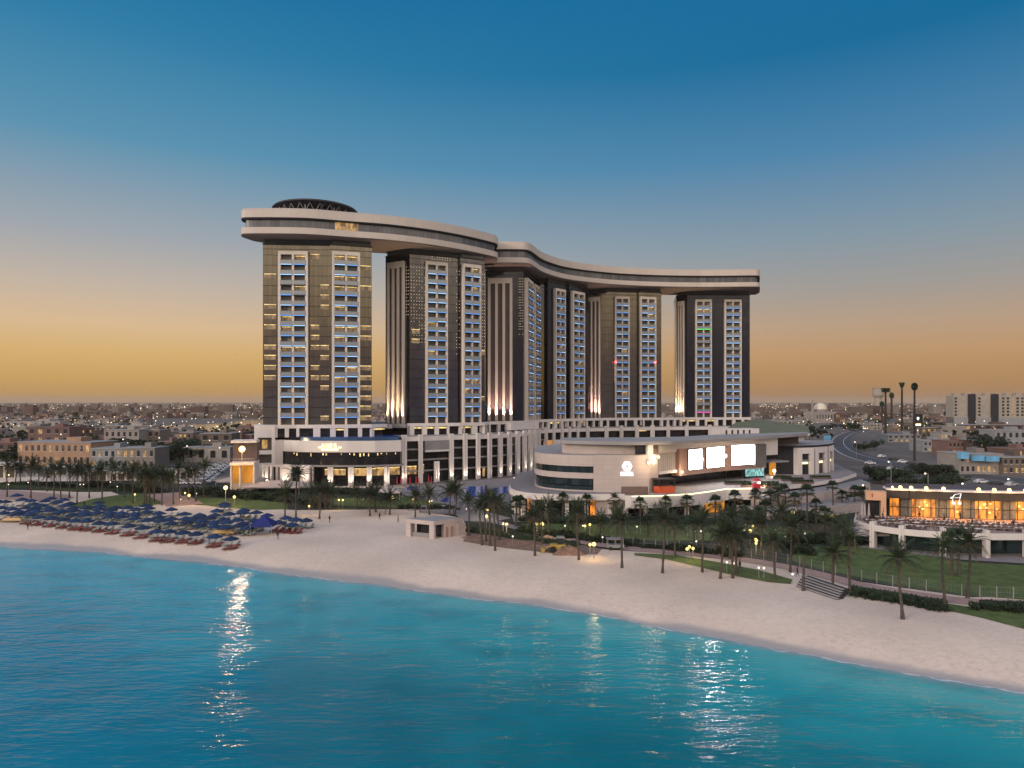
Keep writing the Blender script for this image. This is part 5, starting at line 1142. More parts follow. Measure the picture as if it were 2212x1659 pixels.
for i, (x, y, s) in enumerate(sorted(bl)):
    t = empty('garden_bush', (x, y, hgt(x, y)), 'low dark green bush, %s from the left in the beach gardens' % ordn(i + 1), 'bush', 'bushes in the beach gardens')
    r = random.Random(i); mb = MB(); mb.tube((x, y, hgt(x, y) - .1), (x, y, hgt(x, y) + s * .5), .06, .04, M['trunk'], 4); mb.build('stem', t)
    inst('foliage', BC[i % 3], t, (x, y, hgt(x, y) + s * .5), r.random() * 6, (s * 1.3, s * 1.1, s * 1.3))
def hedge(pts, w_, h, lab):
    q = smoothpoly([G(*p) for p in pts], 1); mb = MB(); r = random.Random(len(pts) + int(w_ * 10)); L_ = []
    c = (sum(a[0] for a in q) / len(q), sum(a[1] for a in q) / len(q))
    for a, b in zip(q, q[1:]):
        s = seg(a, b); mb.obox(s, 0, s[3], -w_ / 2, w_ / 2, 2, 2 + h * .8, M['hedge'])
        for k in range(int(s[3] * w_ * 14)):
            al, of = r.random() * s[3], r.uniform(-w_ / 2 - .08, w_ / 2 + .08); x, y = segpt(s, al, of); z = 2 + h * (.8 + .25 * r.random()) if abs(of) < w_ / 2 - .1 else 2 + r.random() * h
            aa = r.random() * 6.3; q1 = .16; mb.face([(x - q1 * math.cos(aa), y - q1 * math.sin(aa), z - .06), (x, y, z + .12), (x + q1 * math.cos(aa), y + q1 * math.sin(aa), z)], M['leaf'])
    return tag(mb.build('clipped_hedge'), lab, 'hedge')
hedge([(0, 1052), (60, 1054), (150, 1062), (240, 1062), (330, 1056)], 1.6, 1.1, 'long clipped hedge behind the paved terrace at the far left')
hedge([(1010, 1148), (1080, 1158), (1160, 1170), (1250, 1180)], 1.6, .9, 'dark clipped hedge right of the beach kiosk')
hedge([(1838, 1274), (1900, 1284), (1950, 1291), (2000, 1301), (2046, 1306)], 1.1, .7, 'low hedge between the promenade and the sand on the right')
hedge([(1130, 1126), (1250, 1129), (1400, 1133), (1560, 1128)], 1.4, .9, 'clipped hedge below the mall court')
hedge([(2120, 1309), (2212, 1312), (2400, 1322)], 1.3, .8, 'dark reddish hedge at the right edge beside the promenade')

# ------------------------------------------------------------------ beach parasols and loungers
def parproto():
    t = empty('beach_parasol', (0, 0, 0), 'navy', 'parasol', 'navy parasols on the left beach'); mb = MB(); mb.tube((0, 0, 0), (0, 0, 2.75), .035, .03, M['pole'], 6); mb.build('pole', t)
    mb = MB(); n = 8; rim_ = []; 
    for i in range(n):
        a = 2 * math.pi * i / n; rim_.append((1.62 * math.cos(a), 1.62 * math.sin(a), 1.98))
    mid = [(p[0] * .45, p[1] * .45, 2.42) for p in rim_]
    for i in range(n):
        j = (i + 1) % n; sag = ((rim_[i][0] + rim_[j][0]) / 2 * .955, (rim_[i][1] + rim_[j][1]) / 2 * .955, 2.02)
        mb.face([rim_[i], sag, mid[j], mid[i]], M['navy']); mb.face([sag, rim_[j], mid[j]], M['navy']); mb.face([mid[i], mid[j], (0, 0, 2.74)], M['navy'])
    mb.build('canopy', t)
    mb = MB()
    for i in range(n):
        j = (i + 1) % n; sag = ((rim_[i][0] + rim_[j][0]) / 2 * .955, (rim_[i][1] + rim_[j][1]) / 2 * .955, 2.02)
        for a, b in ((rim_[i], sag), (sag, rim_[j])): mb.face([(a[0], a[1], a[2] - .16), (b[0], b[1], b[2] - .16), b, a], M['navyd'])
    mb.build('valance', t)
    mb = MB(); mb.cyl((0, 0), .28, 0, .12, M['grey'], 10); mb.build('base', t); return t
A7 = [(60, 260), (235, 270), (420, 285), (560, 310), (740, 325), (910, 345), (1090, 360), (1235, 365), (1430, 390), (1610, 395), (1860, 420), (2060, 445), (240, 6), (80, 95), (320, 70), (450, 82), (20, 182), (180, 200), (640, 85), (490, 128), (730, 52), (812, 108), (920, 75), (1010, 130), (600, 150), (370, 180), (500, 190), (700, 190), (930, 160), (1060, 178), (330, 232), (420, 222), (560, 228), (720, 225), (860, 228), (1250, 185), (1215, 245), (1230, 292), (1420, 105), (1430, 158), (1418, 205), (1400, 255), (1660, 180), (1830, 185), (1590, 210), (1600, 262), (1750, 270), (1570, 308), (1770, 312), (2100, 150), (1975, 210), (2125, 190), (1920, 290), (2110, 250), (1940, 335), (2130, 360), (870, 248), (1010, 232), (1040, 285)]
A8 = [(190, 440), (50, 432), (380, 455), (550, 475), (790, 495), (1005, 520), (920, 118), (925, 148), (230, 190), (70, 238), (400, 240), (820, 208), (1170, 204), (1020, 245), (1100, 238), (1330, 225), (600, 262), (650, 285), (750, 268), (430, 302), (240, 308), (70, 290), (555, 302), (715, 300), (910, 312), (1085, 320), (1470, 262), (1300, 335), (1720, 296), (1880, 325), (1935, 330), (90, 338), (250, 362), (425, 350), (615, 345), (765, 350), (935, 352), (1160, 368), (1330, 370), (1620, 362), (1790, 385), (600, 392), (790, 402), (1075, 402), (1210, 420), (990, 412)]
uvp = [(x / 6.667, 1069.2 + y / 6.667) for x, y in A7] + [(331.8 + x / 6, 1069.2 + y / 6) for x, y in A8]
for k in range(14): uvp.append((-8 - k * 22 + R.uniform(-5, 5), 1082 + (k % 4) * 9))
pp = []
for u, v in uvp:
    D = dep(v, 3.75); x = X(u, D); pp.append((x, D, v, u))
# keep canopies from running into one another
for it in range(6):
    for i in range(len(pp)):
        for j in range(i):
            dx, dy = pp[i][0] - pp[j][0], pp[i][1] - pp[j][1]; dd = math.hypot(dx, dy)
            if dd < 3.0:
                k = (3.05 - dd) / 2 / max(dd, .01); pp[i] = (pp[i][0] + dx * k, pp[i][1] + dy * k + .01, *pp[i][2:]); pp[j] = (pp[j][0] - dx * k, pp[j][1] - dy * k, *pp[j][2:])
# rows by distance from the water
def rowof(x, y):
    d_ = y - sshore(x); return 0 if d_ < 22 else 1 if d_ < 32 else 2 if d_ < 44 else 3
rn = ['front row nearest the water', 'second row from the water', 'middle rows of the parasol field', 'rearmost rows by the gardens']; rc = [0] * 4
proto = parproto(); first = True; up_ = []
for x, y, v, u in sorted(pp):
    k = rowof(x, y); rc[k] += 1; lab = 'navy beach parasol, %s from the left in the %s' % (ordn(rc[k]), rn[k]); z = hgt(x, y) - .05; rz = R.random(); s = R.uniform(.93, 1.07); up_.append((x, y, k))
    if first: proto.location = (x, y, z); proto['label'] = lab; proto.scale.z = .86; first = False
    else: copy_tree(proto, (x, y, z), rz, lab, (s, s, R.uniform(.82, .92)))
def loungeproto(m, lab, grp):
    t = empty('sun_lounger', (0, 0, 0), lab, 'sun lounger', grp)
    mb = MB(); mb.box(-.33, .33, -1.0, .35, .26, .38, m); mb.build('mattress', t)
    mb = MB(); mb.hexa([(-.33, .33, .26), (.33, .33, .26), (.33, .92, .86), (-.33, .92, .86), (-.33, .27, .36), (.33, .27, .36), (.33, .86, .96), (-.33, .86, .96)], m); mb.build('backrest', t)
    mb = MB(); mb.box(-.35, .35, -1.0, .9, .2, .25, M['lframe'])
    for a_ in (-.3, .3):
        for b_ in (-.9, .55): mb.box(a_ - .03, a_ + .03, b_ - .03, b_ + .03, 0, .2, M['lframe'])
    mb.build('frame', t); return t
L7 = [(60, 392), (390, 432), (540, 448), (720, 468), (910, 488), (1080, 508), (1250, 518), (1430, 533), (1620, 553), (1840, 575), (2030, 605)]; L8 = [(40, 575), (180, 588), (370, 602), (540, 616), (780, 646), (1000, 672), (1600, 495), (1680, 503), (1770, 510), (1845, 516)]
pairs = [(x / 6.667, 1069.2 + y / 6.667) for x, y in L7] + [(331.8 + x / 6, 1069.2 + y / 6) for x, y in L8]
lp = loungeproto(M['lounge'], 'maroon', 'maroon loungers in front of the parasols'); fl_ = True; n_ = 0
for u, v in sorted(pairs):
    x, y = G(u, v, 1.75)
    for o_ in (-.62, .62):
        n_ += 1; lab = 'maroon cushioned sun lounger, %s from the left in the front line' % ordn(n_); rz = R.uniform(-.15, .15) - .55; xx = x + o_; zz_ = hgt(xx, y) - .02
        if fl_: lp.location = (xx, y, zz_); lp.rotation_euler.z = rz; lp['label'] = lab; fl_ = False
        else: copy_tree(lp, (xx, y, zz_), rz, lab)
lg_ = loungeproto(M['loungg'], 'grey', 'grey-green loungers under the parasols'); fl_ = True; n_ = 0
for x, y, k in sorted(up_):
    if x < -138: continue
    for o_ in (-.75, .75):
        n_ += 1; lab = 'pale grey-green sun lounger, %s from the left under the navy parasols' % ordn(n_); rz = R.uniform(-.2, .2) - .5; xx, yy = x + o_, y + .5; zz_ = hgt(xx, yy) - .02
        if fl_: lg_.location = (xx, yy, zz_); lg_.rotation_euler.z = rz; lg_['label'] = lab; fl_ = False
        else: copy_tree(lg_, (xx, yy, zz_), rz, lab)
x, y = G(571, 1156, 1.9); tn = empty('canopy_tent', (x, y, hgt(x, y)), 'bright blue pitched canopy tent at the right end of the parasols', 'tent'); zb = hgt(x, y)
mb = MB(); c4 = [(x - 2.2, y - 2.0), (x + 2.2, y - 2.0), (x + 2.2, y + 2.0), (x - 2.2, y + 2.0)]
mb.loft(c4, zb + 2.3, [(x - .1, y - .1), (x + .1, y - .1), (x + .1, y + .1), (x - .1, y + .1)], zb + 4.1, M['tent']); mb.loft(c4, zb + 1.9, c4, zb + 2.3, M['tent']); mb.build('canopy', tn)
for a_, b_ in c4: mb = MB(); mb.tube((a_, b_, zb), (a_, b_, zb + 2.3), .05, .05, M['steel'], 5); mb.build('leg', tn)
for nm, u, v, w_, lab in (('striped_awning', 28, 1129, 2.4, 'sandy yellow towel shelter at the left end of the lounger line'), ('striped_awning', 483, 1157, 2.4, 'sandy yellow towel shelter behind the middle maroon loungers')):
    x, y = G(u, v, 1.9); z = hgt(x, y); t = empty('sand_shelter', (x, y, z), lab, 'shelter', 'yellow shelters by the loungers'); M.setdefault('sandcl', mat('yellow_cloth', (.55, .36, .15), .8, var=.1))
    c4 = [(x - w_, y - .8), (x + w_, y - .8), (x + w_, y + .8), (x - w_, y + .8)]; mb = MB(); mb.loft(c4, z + .55, [(x - w_ * .7, y - .1), (x + w_ * .7, y - .1), (x + w_ * .7, y + .1), (x - w_ * .7, y + .1)], z + 1.1, M['sandcl']); mb.build('cloth', t)
    for a_, b_ in c4: mb = MB(); mb.tube((a_, b_, z), (a_, b_, z + .56), .04, .04, M['steel'], 4); mb.build('leg', t)

# ------------------------------------------------------------------ kiosk, steps, fences, machines
A, B, E_ = P2(876, 142.3), P2(937, 139.2), P2(999, 143.2); D4 = (A[0] + E_[0] - B[0], A[1] + E_[1] - B[1]); kz = 1.9
kk = empty('beach_kiosk', (*B, kz), 'small white flat-roofed kiosk alone on the beach sand', 'kiosk'); kc = offset([A, B, E_, D4], 0)
s1, s2 = seg(A, B), seg(B, E_); W1, W2 = s1[3], s2[3]
mb = MB(); mb.prism([A, B, E_, D4], kz + 2.9, kz + 3.75, M['stone'], M['roofgrey']); mb.build('roof', kk)
mb = MB(); mb.obox(s1, 0, .17 * W1, -1.6, -.1, kz - .3, kz + 2.9, M['stone']); mb.obox(s1, .17 * W1, W1, -.9, -.6, kz - .3, kz + 1.0, M['grey']); mb.obox(s1, .83 * W1, W1, -.6, -.1, kz - .3, kz + 2.9, M['stone'])
mb.obox(s2, 0, .06 * W2, -.5, -.02, kz - .3, kz + 2.9, M['stone']); mb.obox(s2, .36 * W2, W2, -4, -.02, kz - .3, kz + 2.9, M['stone']); mb.obox(s2, .80 * W2, W2 + .6, -3.4, .25, kz - .3, kz + 2.7, M['stone']); mb.build('wall', kk)
mb = MB(); mb.obox(s1, .17 * W1, W1, -3.6, -2.4, kz - .3, kz + 2.88, M['black']); mb.build('dark_interior', kk)
mb = MB(); mb.obox(s2, .42 * W2, .5 * W2, -.02, .03, kz, kz + 2.3, M['pink']); mb.obox(s2, .58 * W2, .68 * W2, -.02, .03, kz, kz + 2.3, M['pink']); mb.build('door', kk)
mb = MB()
for k in range(7): q = segpt(s1, .3 * W1 + k * .6, -2); mb.tube((*q, kz + 3.75), (*q, kz + 4.5), .04, .04, M['steel'], 4)
mb.build('roof_rail', kk)
stp = empty('beach_steps', (*G(1740, 1265), 1.8), 'wide white steps leading from the promenade down to the sand', 'steps')
for k in range(5):
    p0, p1 = G(1715 - k * 3 + 25, 1252 + k * 3.5), G(1828 - k * 3, 1282 + k * 3.2); s = seg(p0, p1); zz_ = 2.62 - k * .12; mb = MB(); mb.obox(s, 0, s[3], -.55, .75, 1.9, zz_, M['dkgrey']); mb.obox(s, -.02, s[3] + .02, .3, .80, zz_ - .02, zz_ + .03, M['kerb']); mb.build('step', stp)
def fence(pts, h, sp, lab, mm):
    q = smoothpoly([G(*p) for p in pts], 1); t = empty('mesh_fence', (*q[0], 2), lab, 'fence'); rail = MB(); acc = 0; nxt = 0; npost = 0
    for a, b in zip(q, q[1:]):
        s = seg(a, b)
        for z in (.15, h * .5, h - .04): rail.obox(s, 0, s[3], -.015, .015, 2 + z, 2 + z + .03, mm)
        k = 0
        while k < s[3] * 3.3: rail.obox(s, k / 3.3, k / 3.3 + .02, -.008, .008, 2.1, 2 + h - .04, mm); k += 1
        while nxt < acc + s[3]:
            x, y = segpt(s, nxt - acc); mb = MB(); mb.box(x - .05, x + .05, y - .05, y + .05, 1.9, 2.1 + h, M['post']); mb.build('post', t); nxt += sp; npost += 1
        acc += s[3]
    rail.build('mesh_panel', t)
M['fencem'] = mat('fence_wire', (.14, .16, .15), .6, var=0)
fence([(1300, 1172), (1400, 1184), (1500, 1190), (1600, 1201), (1700, 1217), (1790, 1238), (1859, 1255), (1952, 1270), (2092, 1290), (2212, 1294), (2300, 1298)], 1.6, 2.2, 'long grey mesh fence between the promenade and the restaurant lawn', M['fencem'])
fence([(1320, 1150), (1420, 1158), (1520, 1160), (1600, 1166)], 2.6, 3.2, 'tall dark mesh court fence in the mall gardens', M['fencem'])
def wheel(mb, x, y, z, r, w_): 
    n = 12
    for k in range(n):
        a0, a1 = 2 * math.pi * k / n, 2 * math.pi * (k + 1) / n
        mb.hexa([(x, y - w_ / 2, z), (x + r * math.cos(a0), y - w_ / 2, z + r * math.sin(a0)), (x + r * math.cos(a1), y - w_ / 2, z + r * math.sin(a1)), (x, y - w_ / 2, z + .01), (x, y + w_ / 2, z), (x + r * math.cos(a0), y + w_ / 2, z + r * math.sin(a0)), (x + r * math.cos(a1), y + w_ / 2, z + r * math.sin(a1)), (x, y + w_ / 2, z + .01)], M['tyre'])
x, y = G(1207, 1192); z = hgt(x, y); t = empty('wheel_loader', (x, y, z), 'yellowish wheel loader parked by brown soil on the beach', 'loader')
mb = MB(); mb.box(x - 1.6, x + 1.2, y - .8, y + .8, z + .6, z + 1.5, M['yellow']); mb.build('body', t); mb = MB(); mb.box(x - .3, x + .9, y - .7, y + .7, z + 1.5, z + 2.7, M['cglass']); mb.box(x - .4, x + 1.0, y - .8, y + .8, z + 2.7, z + 2.85, M['steel']); mb.build('cabin', t)
mb = MB(); mb.tube((x - 1.3, y, z + 1.2), (x - 2.8, y, z + .5), .15, .12, M['yellow']); mb.hexa([(x - 3.3, y - 1, z + .1), (x - 2.7, y - 1, z + .1), (x - 2.7, y + 1, z + .1), (x - 3.3, y + 1, z + .1), (x - 3.4, y - 1, z + .9), (x - 2.6, y - 1, z + .7), (x - 2.6, y + 1, z + .7), (x - 3.4, y + 1, z + .9)], M['yellow']); mb.build('bucket', t)
for a_, b_ in ((-1.1, -.9), (.8, -.9), (-1.1, .9), (.8, .9)): mb = MB(); wheel(mb, x + a_, y + b_, z + .6, .6, .4); mb.build('wheel', t)
x, y = G(1329, 1187); z = hgt(x, y); t = empty('utility_cart', (x, y, z), 'small white-roofed utility cart behind the beach palms', 'cart')
mb = MB(); mb.box(x - 1.6, x + 1.6, y - .75, y + .75, z + .45, z + 1.0, M['hgrey']); mb.build('body', t); mb = MB(); mb.box(x - 1.7, x + 1.5, y - .85, y + .85, z + 2.0, z + 2.15, M['pave']); mb.build('roof', t)
mb = MB()
for a_ in (-1.5, 0, 1.4):
    for b_ in (-.7, .7): mb.box(x + a_ - .04, x + a_ + .04, y + b_ - .04, y + b_ + .04, z + 1, z + 2, M['steel'])
mb.build('frame', t)
for a_, b_ in ((-1, -.75), (1, -.75), (-1, .75), (1, .75)): mb = MB(); wheel(mb, x + a_, y + b_, z + .35, .35, .2); mb.build('wheel', t)
def mound(u, v, rx, ry, h, lab, m='soil'):
    x, y = G(u, v); z = hgt(x, y) - .15; mb = MB(); r = random.Random(int(u)); n, k = 22, 7; vv = []
    for j in range(k + 1):
        t_ = j / k
        for i in range(n):
            a = 2 * math.pi * i / n; q = t_ * (1 + .18 * math.sin(3 * a + u) + .1 * r.uniform(-1, 1) * t_); vv.append((x + rx * q * math.cos(a), y + ry * q * math.sin(a), z + h * (1 - t_ ** 1.4) * r.uniform(.8, 1.15)))
    mb.v = vv; mi_ = mb.mi(M[m])
    for j in range(k):
        for i in range(n): i2 = (i + 1) % n; mb.f.append((j * n + i, (j + 1) * n + i, (j + 1) * n + i2, j * n + i2)); mb.m.append(mi_); mb.uv.append([(0, 0)] * 4)
    return tag(mb.build('soil_mound', smooth=True), lab, 'mound')
mound(1228, 1196, 3.2, 2.2, 1.6, 'brown soil mound with a tan top beside the wheel loader'); mound(1130, 1172, 7, 2.5, .6, 'flat reddish soil heap left of the wheel loader'); mound(1180, 1180, 5, 1.8, .5, 'thin soil spread in front of the garden hedge'); mound(1040, 1160, 5, 2.2, .5, 'low soil heap right of the kiosk')
sheet('bare_soil', [(1010, 1150), (1110, 1160), (1260, 1178), (1300, 1186), (1290, 1198), (1200, 1196), (1090, 1184), (1000, 1170)], M['soil'], 2.035)

# ------------------------------------------------------------------ people
def person(x, y, z, rz, lab, top=(.02, .02, .03), walk=.25):
    t = empty('person', (x, y, z), lab, 'person', rz=rz)
    V = [(0, 0, .95), (0, 0, 1.15), (0, 0, 1.38), (0, 0, 1.50), (0, -.01, 1.60), (0, 0, 1.74), (.18, 0, 1.40), (.25, .03, 1.12), (.27, -.08, .88), (-.18, 0, 1.40), (-.25, -.03, 1.12), (-.27, .10, .88), (.09, 0, .90), (.10, -walk * .5, .50), (.10, -walk * .8, .06), (.10, -walk * .8 - .14, .03), (-.09, 0, .90), (-.10, walk * .4, .50), (-.10, walk, .08), (-.10, walk - .14, .04)]
    Ed = [(0, 1), (1, 2), (2, 3), (3, 4), (4, 5), (2, 6), (6, 7), (7, 8), (2, 9), (9, 10), (10, 11), (0, 12), (12, 13), (13, 14), (14, 15), (0, 16), (16, 17), (17, 18), (18, 19)]
    Rr = [.15, .14, .17, .06, .085, .07, .07, .05, .04, .07, .05, .04, .10, .065, .045, .04, .10, .065, .045, .04]
    me = bpy.data.meshes.new('body'); me.from_pydata(V, Ed, []); o = bpy.data.objects.new('body', me); C.objects.link(o); o.parent = t
    o.modifiers.new('skin', 'SKIN'); sk = me.skin_vertices[0].data if me.skin_vertices else None
    if sk is None: return t
    for i, r_ in enumerate(Rr): sk[i].radius = (r_, r_ * .8); sk[i].use_root = (i == 0)
    o.modifiers.new('sub', 'SUBSURF').levels = 1; o.modifiers['sub'].render_levels = 1; me.materials.append(M['cloth'])
    mb = MB(); mb.ball((0, -.01, 1.66), .105, M['skin'], 8, 6, 1.2); h = bpy.data.objects.new('head', mb.mesh('head', smooth=True)); C.objects.link(h); h.parent = t
    mb = MB(); mb.ball((0, .02, 1.70), .112, M['tyre'], 8, 6, 1.05); h = bpy.data.objects.new('hair', mb.mesh('hair', smooth=True)); C.objects.link(h); h.parent = t
    return t
def ensure_skin(): pass
for u, v, rz, lab in ((1722.5, 1247, 1.3, 'person in dark clothes walking on the promenade above the white steps'), (182, 1096, .3, 'person in dark clothes standing on the sand behind the left parasols'), (902.5, 1106, .2, 'person in dark clothes walking behind the beach kiosk'), (980, 1112, 2, 'person in dark clothes between two palms behind the kiosk'), (1598, 1232, .5, 'person in dark clothes beside the twin beach palms')):
    x, y = G(u, v); person(x, y, hgt(x, y) + (.08 if u > 1700 else 0), rz, lab)
for k, (u, D, rz) in enumerate(((1880, 134, .3), (1906, 137.5, 2), (1957, 131, 1), (1986, 138, 3), (2040, 134, .5), (2074, 138, 2.2), (2100, 130, 1.4), (2150, 134.5, 0), (2190, 129, 2.5))):
    x, y = P2(u, D); person(x, y, 6.1, rz, 'person standing among the restaurant tables, %s from the left' % ordn(k + 1))
x, y = P2(1645, 176); person(x, y, TZ, 0, 'person in dark clothes standing right of the red stall')

for k, (u, v) in enumerate(((60, 1141), (128, 1122), (216, 1138), (300, 1118), (345, 1150), (404, 1136), (452, 1168), (520, 1122), (545, 1148), (600, 1166), (640, 1138), (712, 1130), (820, 1124), (860, 1130))):
    x, y = G(u, v, 1.9); person(x, y, hgt(x, y), k * 1.1, 'person on the sand by the navy parasols, %s from the left of those walking' % ordn(k + 1))
# ------------------------------------------------------------------ garden lamps
def glamp(u, v, r, m, h, lab, e=0):
    z = 2 + h; D = dep(v, z); x = X(u, D); g = hgt(x, D); t = empty('garden_lamp', (x, D, g), lab, 'lamp', 'garden lamps'); mb = MB(); mb.tube((x, D, g), (x, D, z - r * .8), .05, .04, M['post'], 5); mb.build('pole', t)
    mb = MB(); mb.ball((x, D, z), r, m, 8, 5); mb.build('globe', t, True)
    if e: l = bpy.data.lights.new('lamp_light', 'POINT'); l.energy = e; l.color = (1, .68, .3); l.shadow_soft_size = .3; lo = bpy.data.objects.new('lamp_light', l); C.objects.link(lo); lo.location = (x, D - .6, z + .3)
W7 = [(625, 745, 1), (600, 768, 1), (665, 762, 1), (945, 610, 1), (1235, 512, 0), (1310, 520, 1), (1215, 570, 0), (1280, 572, 2), (1340, 665, 1), (1352, 678, 1), (1345, 705, 1), (1550, 562, 0), (1745, 370, 2), (2080, 405, 1), (2150, 412, 1), (2170, 408, 1), (1800, 507, 0), (1870, 600, 0), (1660, 630, 0), (1430, 975, 0), (1375, 970, 0), (1030, 912, 0), (1102, 922, 0), (1740, 1040, 0), (350, 690, 0), (700, 685, 0), (688, 578, 0), (750, 575, 0), (1125, 585, 0)]
W6 = [(450, 420, 1), (472, 420, 1), (460, 490, 2), (682, 572, 1), (640, 572, 0), (1005, 568, 1), (1060, 568, 2), (1525, 592, 1), (1578, 578, 1), (1502, 590, 0), (1622, 790, 2), (1580, 796, 1), (865, 470, 0), (745, 705, 0), (1310, 590, 0), (245, 410, 0), (2085, 600, 0), (1715, 715, 0), (760, 72, 0)]
W3 = [(930, 515, 1), (915, 520, 0), (798, 570, 1), (825, 570, 1), (1130, 550, 0), (1165, 552, 2), (1303, 565, 1), (1415, 580, 1), (1432, 576, 0), (85, 550, 2), (1940, 735, 1), (1920, 728, 0), (1668, 630, 0), (2150, 735, 1), (2190, 735, 1), (965, 568, 0), (595, 612, 1)]
W5 = [(683, 812, 0), (712, 812, 0), (940, 792, 0), (1015, 812, 0), (1150, 898, 1), (1578, 886, 1), (1612, 906, 2), (1675, 890, 0), (75, 732, 1), (240, 795, 0), (72, 812, 0), (1540, 940, 0), (1220, 820, 0), (1000, 830, 0)]
gl_ = [(1364.1 + x / 5, 1032.3 + y / 5, k) for x, y, k in W7] + [(958.6 + x / 5, 1017.6 + y / 5, k) for x, y, k in W6] + [(479.3 + x * .3167, 899.6 + y * .3167, k) for x, y, k in W3] + [(x / 3.947, 840.6 + y / 3.947, k) for x, y, k in W5]
for i, (u, v, k) in enumerate(sorted(gl_)): glamp(u, v, (.17, .27, .40)[k], (M['bulbw'], M['bulby'], M['bulby'])[k], (1.6, 2.2, 2.6)[k], '%s garden lamp, %s from the left across the gardens' % (('small white', 'yellow', 'large yellow')[k], ordn(i + 1)), (0, 130, 260)[k])

# tents and pavilions
def tentat(u, v, w_, h, m, lab):
    x, y = G(u, v); t = empty('canopy_tent', (x, y, 2), lab, 'tent'); c4 = [(x - w_, y - w_ * .7), (x + w_, y - w_ * .7), (x + w_, y + w_ * .7), (x - w_, y + w_ * .7)]; mb = MB(); mb.loft(c4, 2 + h * .6, [(x - .1, y - .1), (x + .1, y - .1), (x + .1, y + .1), (x - .1, y + .1)], 2 + h, m); mb.loft(c4, 2 + h * .52, c4, 2 + h * .6, m); mb.build('canopy', t)
    for a_, b_ in c4: mb = MB(); mb.tube((a_, b_, 2), (a_, b_, 2 + h * .6), .08, .08, M['steel'], 5); mb.build('leg', t)
M['tentw'] = mat('tan_canopy', (.42, .36, .33), .8, var=.1)
tentat(523, 1056, 6.5, 5, M['tentw'], 'wide tan canopy in front of the orange-lit annex'); tentat(597, 1062, 9, 3.6, M['tentw'], 'low grey canopy before the white arcade'); tentat(1875, 1175, 4, 4, M['tentw'], 'pale canopy left of the restaurant piers'); tentat(839, 1080, 3.6, 4.2, M['tentw'], 'domed grey canopy among the palms below the hotel')
# ------------------------------------------------------------------ parked cars left of the hotel
def carproto(m, lab, grp):
    t = empty('parked_car', (0, 0, 0), lab, 'car', grp); mb = MB()
    mb.hexa([(-.88, -2.2, .3), (.88, -2.2, .3), (.88, 2.2, .3), (-.88, 2.2, .3), (-.86, -2.15, .85), (.86, -2.15, .85), (.86, 2.15, .92), (-.86, 2.15, .92)], m); mb.hexa([(-.8, -1.3, .86), (.8, -1.3, .86), (.8, 1.7, .92), (-.8, 1.7, .92), (-.62, -.5, 1.44), (.62, -.5, 1.44), (.62, 1.1, 1.46), (-.62, 1.1, 1.46)], m); mb.build('body', t)
    mb = MB(); mb.hexa([(-.72, -1.32, .92), (.72, -1.32, .92), (.72, -1.2, .92), (-.72, -1.2, .92), (-.58, -.54, 1.40), (.58, -.54, 1.40), (.58, -.44, 1.40), (-.58, -.44, 1.40)], M['cglass']); mb.hexa([(-.83, -1.0, .95), (.83, -1.0, .95), (.83, 1.4, .98), (-.83, 1.4, .98), (-.68, -.5, 1.36), (.68, -.5, 1.36), (.68, 1.0, 1.36), (-.68, 1.0, 1.36)], M['cglass']); mb.build('window', t)
    for a_ in (-.8, .8):
        for b_ in (-1.4, 1.4):
            mb = MB(); c = []
            for k in range(10): an = 2 * math.pi * k / 10; c.append((b_ + .33 * math.cos(an), .33 + .33 * math.sin(an)))
            mb.v = [(a_ - .1, p[0], p[1]) for p in c] + [(a_ + .1, p[0], p[1]) for p in c]; mi_ = mb.mi(M['tyre'])
            mb.f = [(k, (k + 1) % 10, 10 + (k + 1) % 10, 10 + k) for k in range(10)] + [tuple(range(9, -1, -1)), tuple(range(10, 20))]; mb.m = [mi_] * 12; mb.uv = [[(0, 0)] * 4] * 10 + [[(0, 0)] * 10] * 2; mb.build('wheel', t)
    return t
cw, cd = carproto(M['carw'], 'w', 'cars in the diagonal car park'), carproto(M['card'], 'd', 'cars in the diagonal car park'); cars = []
for rowi in range(13):
    for c_ in range(5):
        tt = (rowi + .5) / 13; v = 1048 - 43 * tt; D = dep(v); u0 = 388 + (474 - 388) * tt; u1 = 440 + (496 - 440) * tt
        cars.append((u0 + (u1 - u0) * (c_ + .5) / 5, D, R.random() < .72))
uw = ud = True; n1 = n2 = 0
for u, D, wh in sorted(cars):
    x = X(u, D); rz = R.uniform(-.06, .06) + 1.2
    if wh:
        n1 += 1; lab = 'white parked car, %s from the left in the diagonal car park' % ordn(n1)
        if uw: cw.location = (x, D, 2.06); cw['label'] = lab; cw.rotation_euler.z = rz; uw = False
        else: copy_tree(cw, (x, D, 2.06), rz, lab)
    else:
        n2 += 1; lab = 'dark parked car, %s from the left in the diagonal car park' % ordn(n2)
        if ud: cd.location = (x, D, 2.06); cd['label'] = lab; cd.rotation_euler.z = rz; ud = False
        else: copy_tree(cd, (x, D, 2.06), rz, lab)
ps = sorted([(u, v, k) for u, v, k in ((1905, 988, 1), (1930, 994, 0), (1950, 1000, 1), (1968, 1003, 0), (1880, 1003, 1), (1905, 1010, 0), (1925, 1016, 1), (1948, 1022, 1), (2010, 1033, 0), (2040, 1040, 1), (1830, 918, 1), (1850, 914, 0), (1872, 912, 1), (1990, 1040, 0), (2120, 1044, 1), (2150, 1047, 0), (2185, 1050, 1), (2075, 1040, 0), (1790, 1035, 0), (1812, 1038, 1))])
for i, (u, v, k) in enumerate(ps): x, y = G(u, v); o = copy_tree(cw if k else cd, (x, y, 2.05), R.uniform(1.0, 2.0), '%s car, %s from the left along the roads on the right' % ('white' if k else 'dark', ordn(i + 1))); o['group'] = 'cars along the right roads'

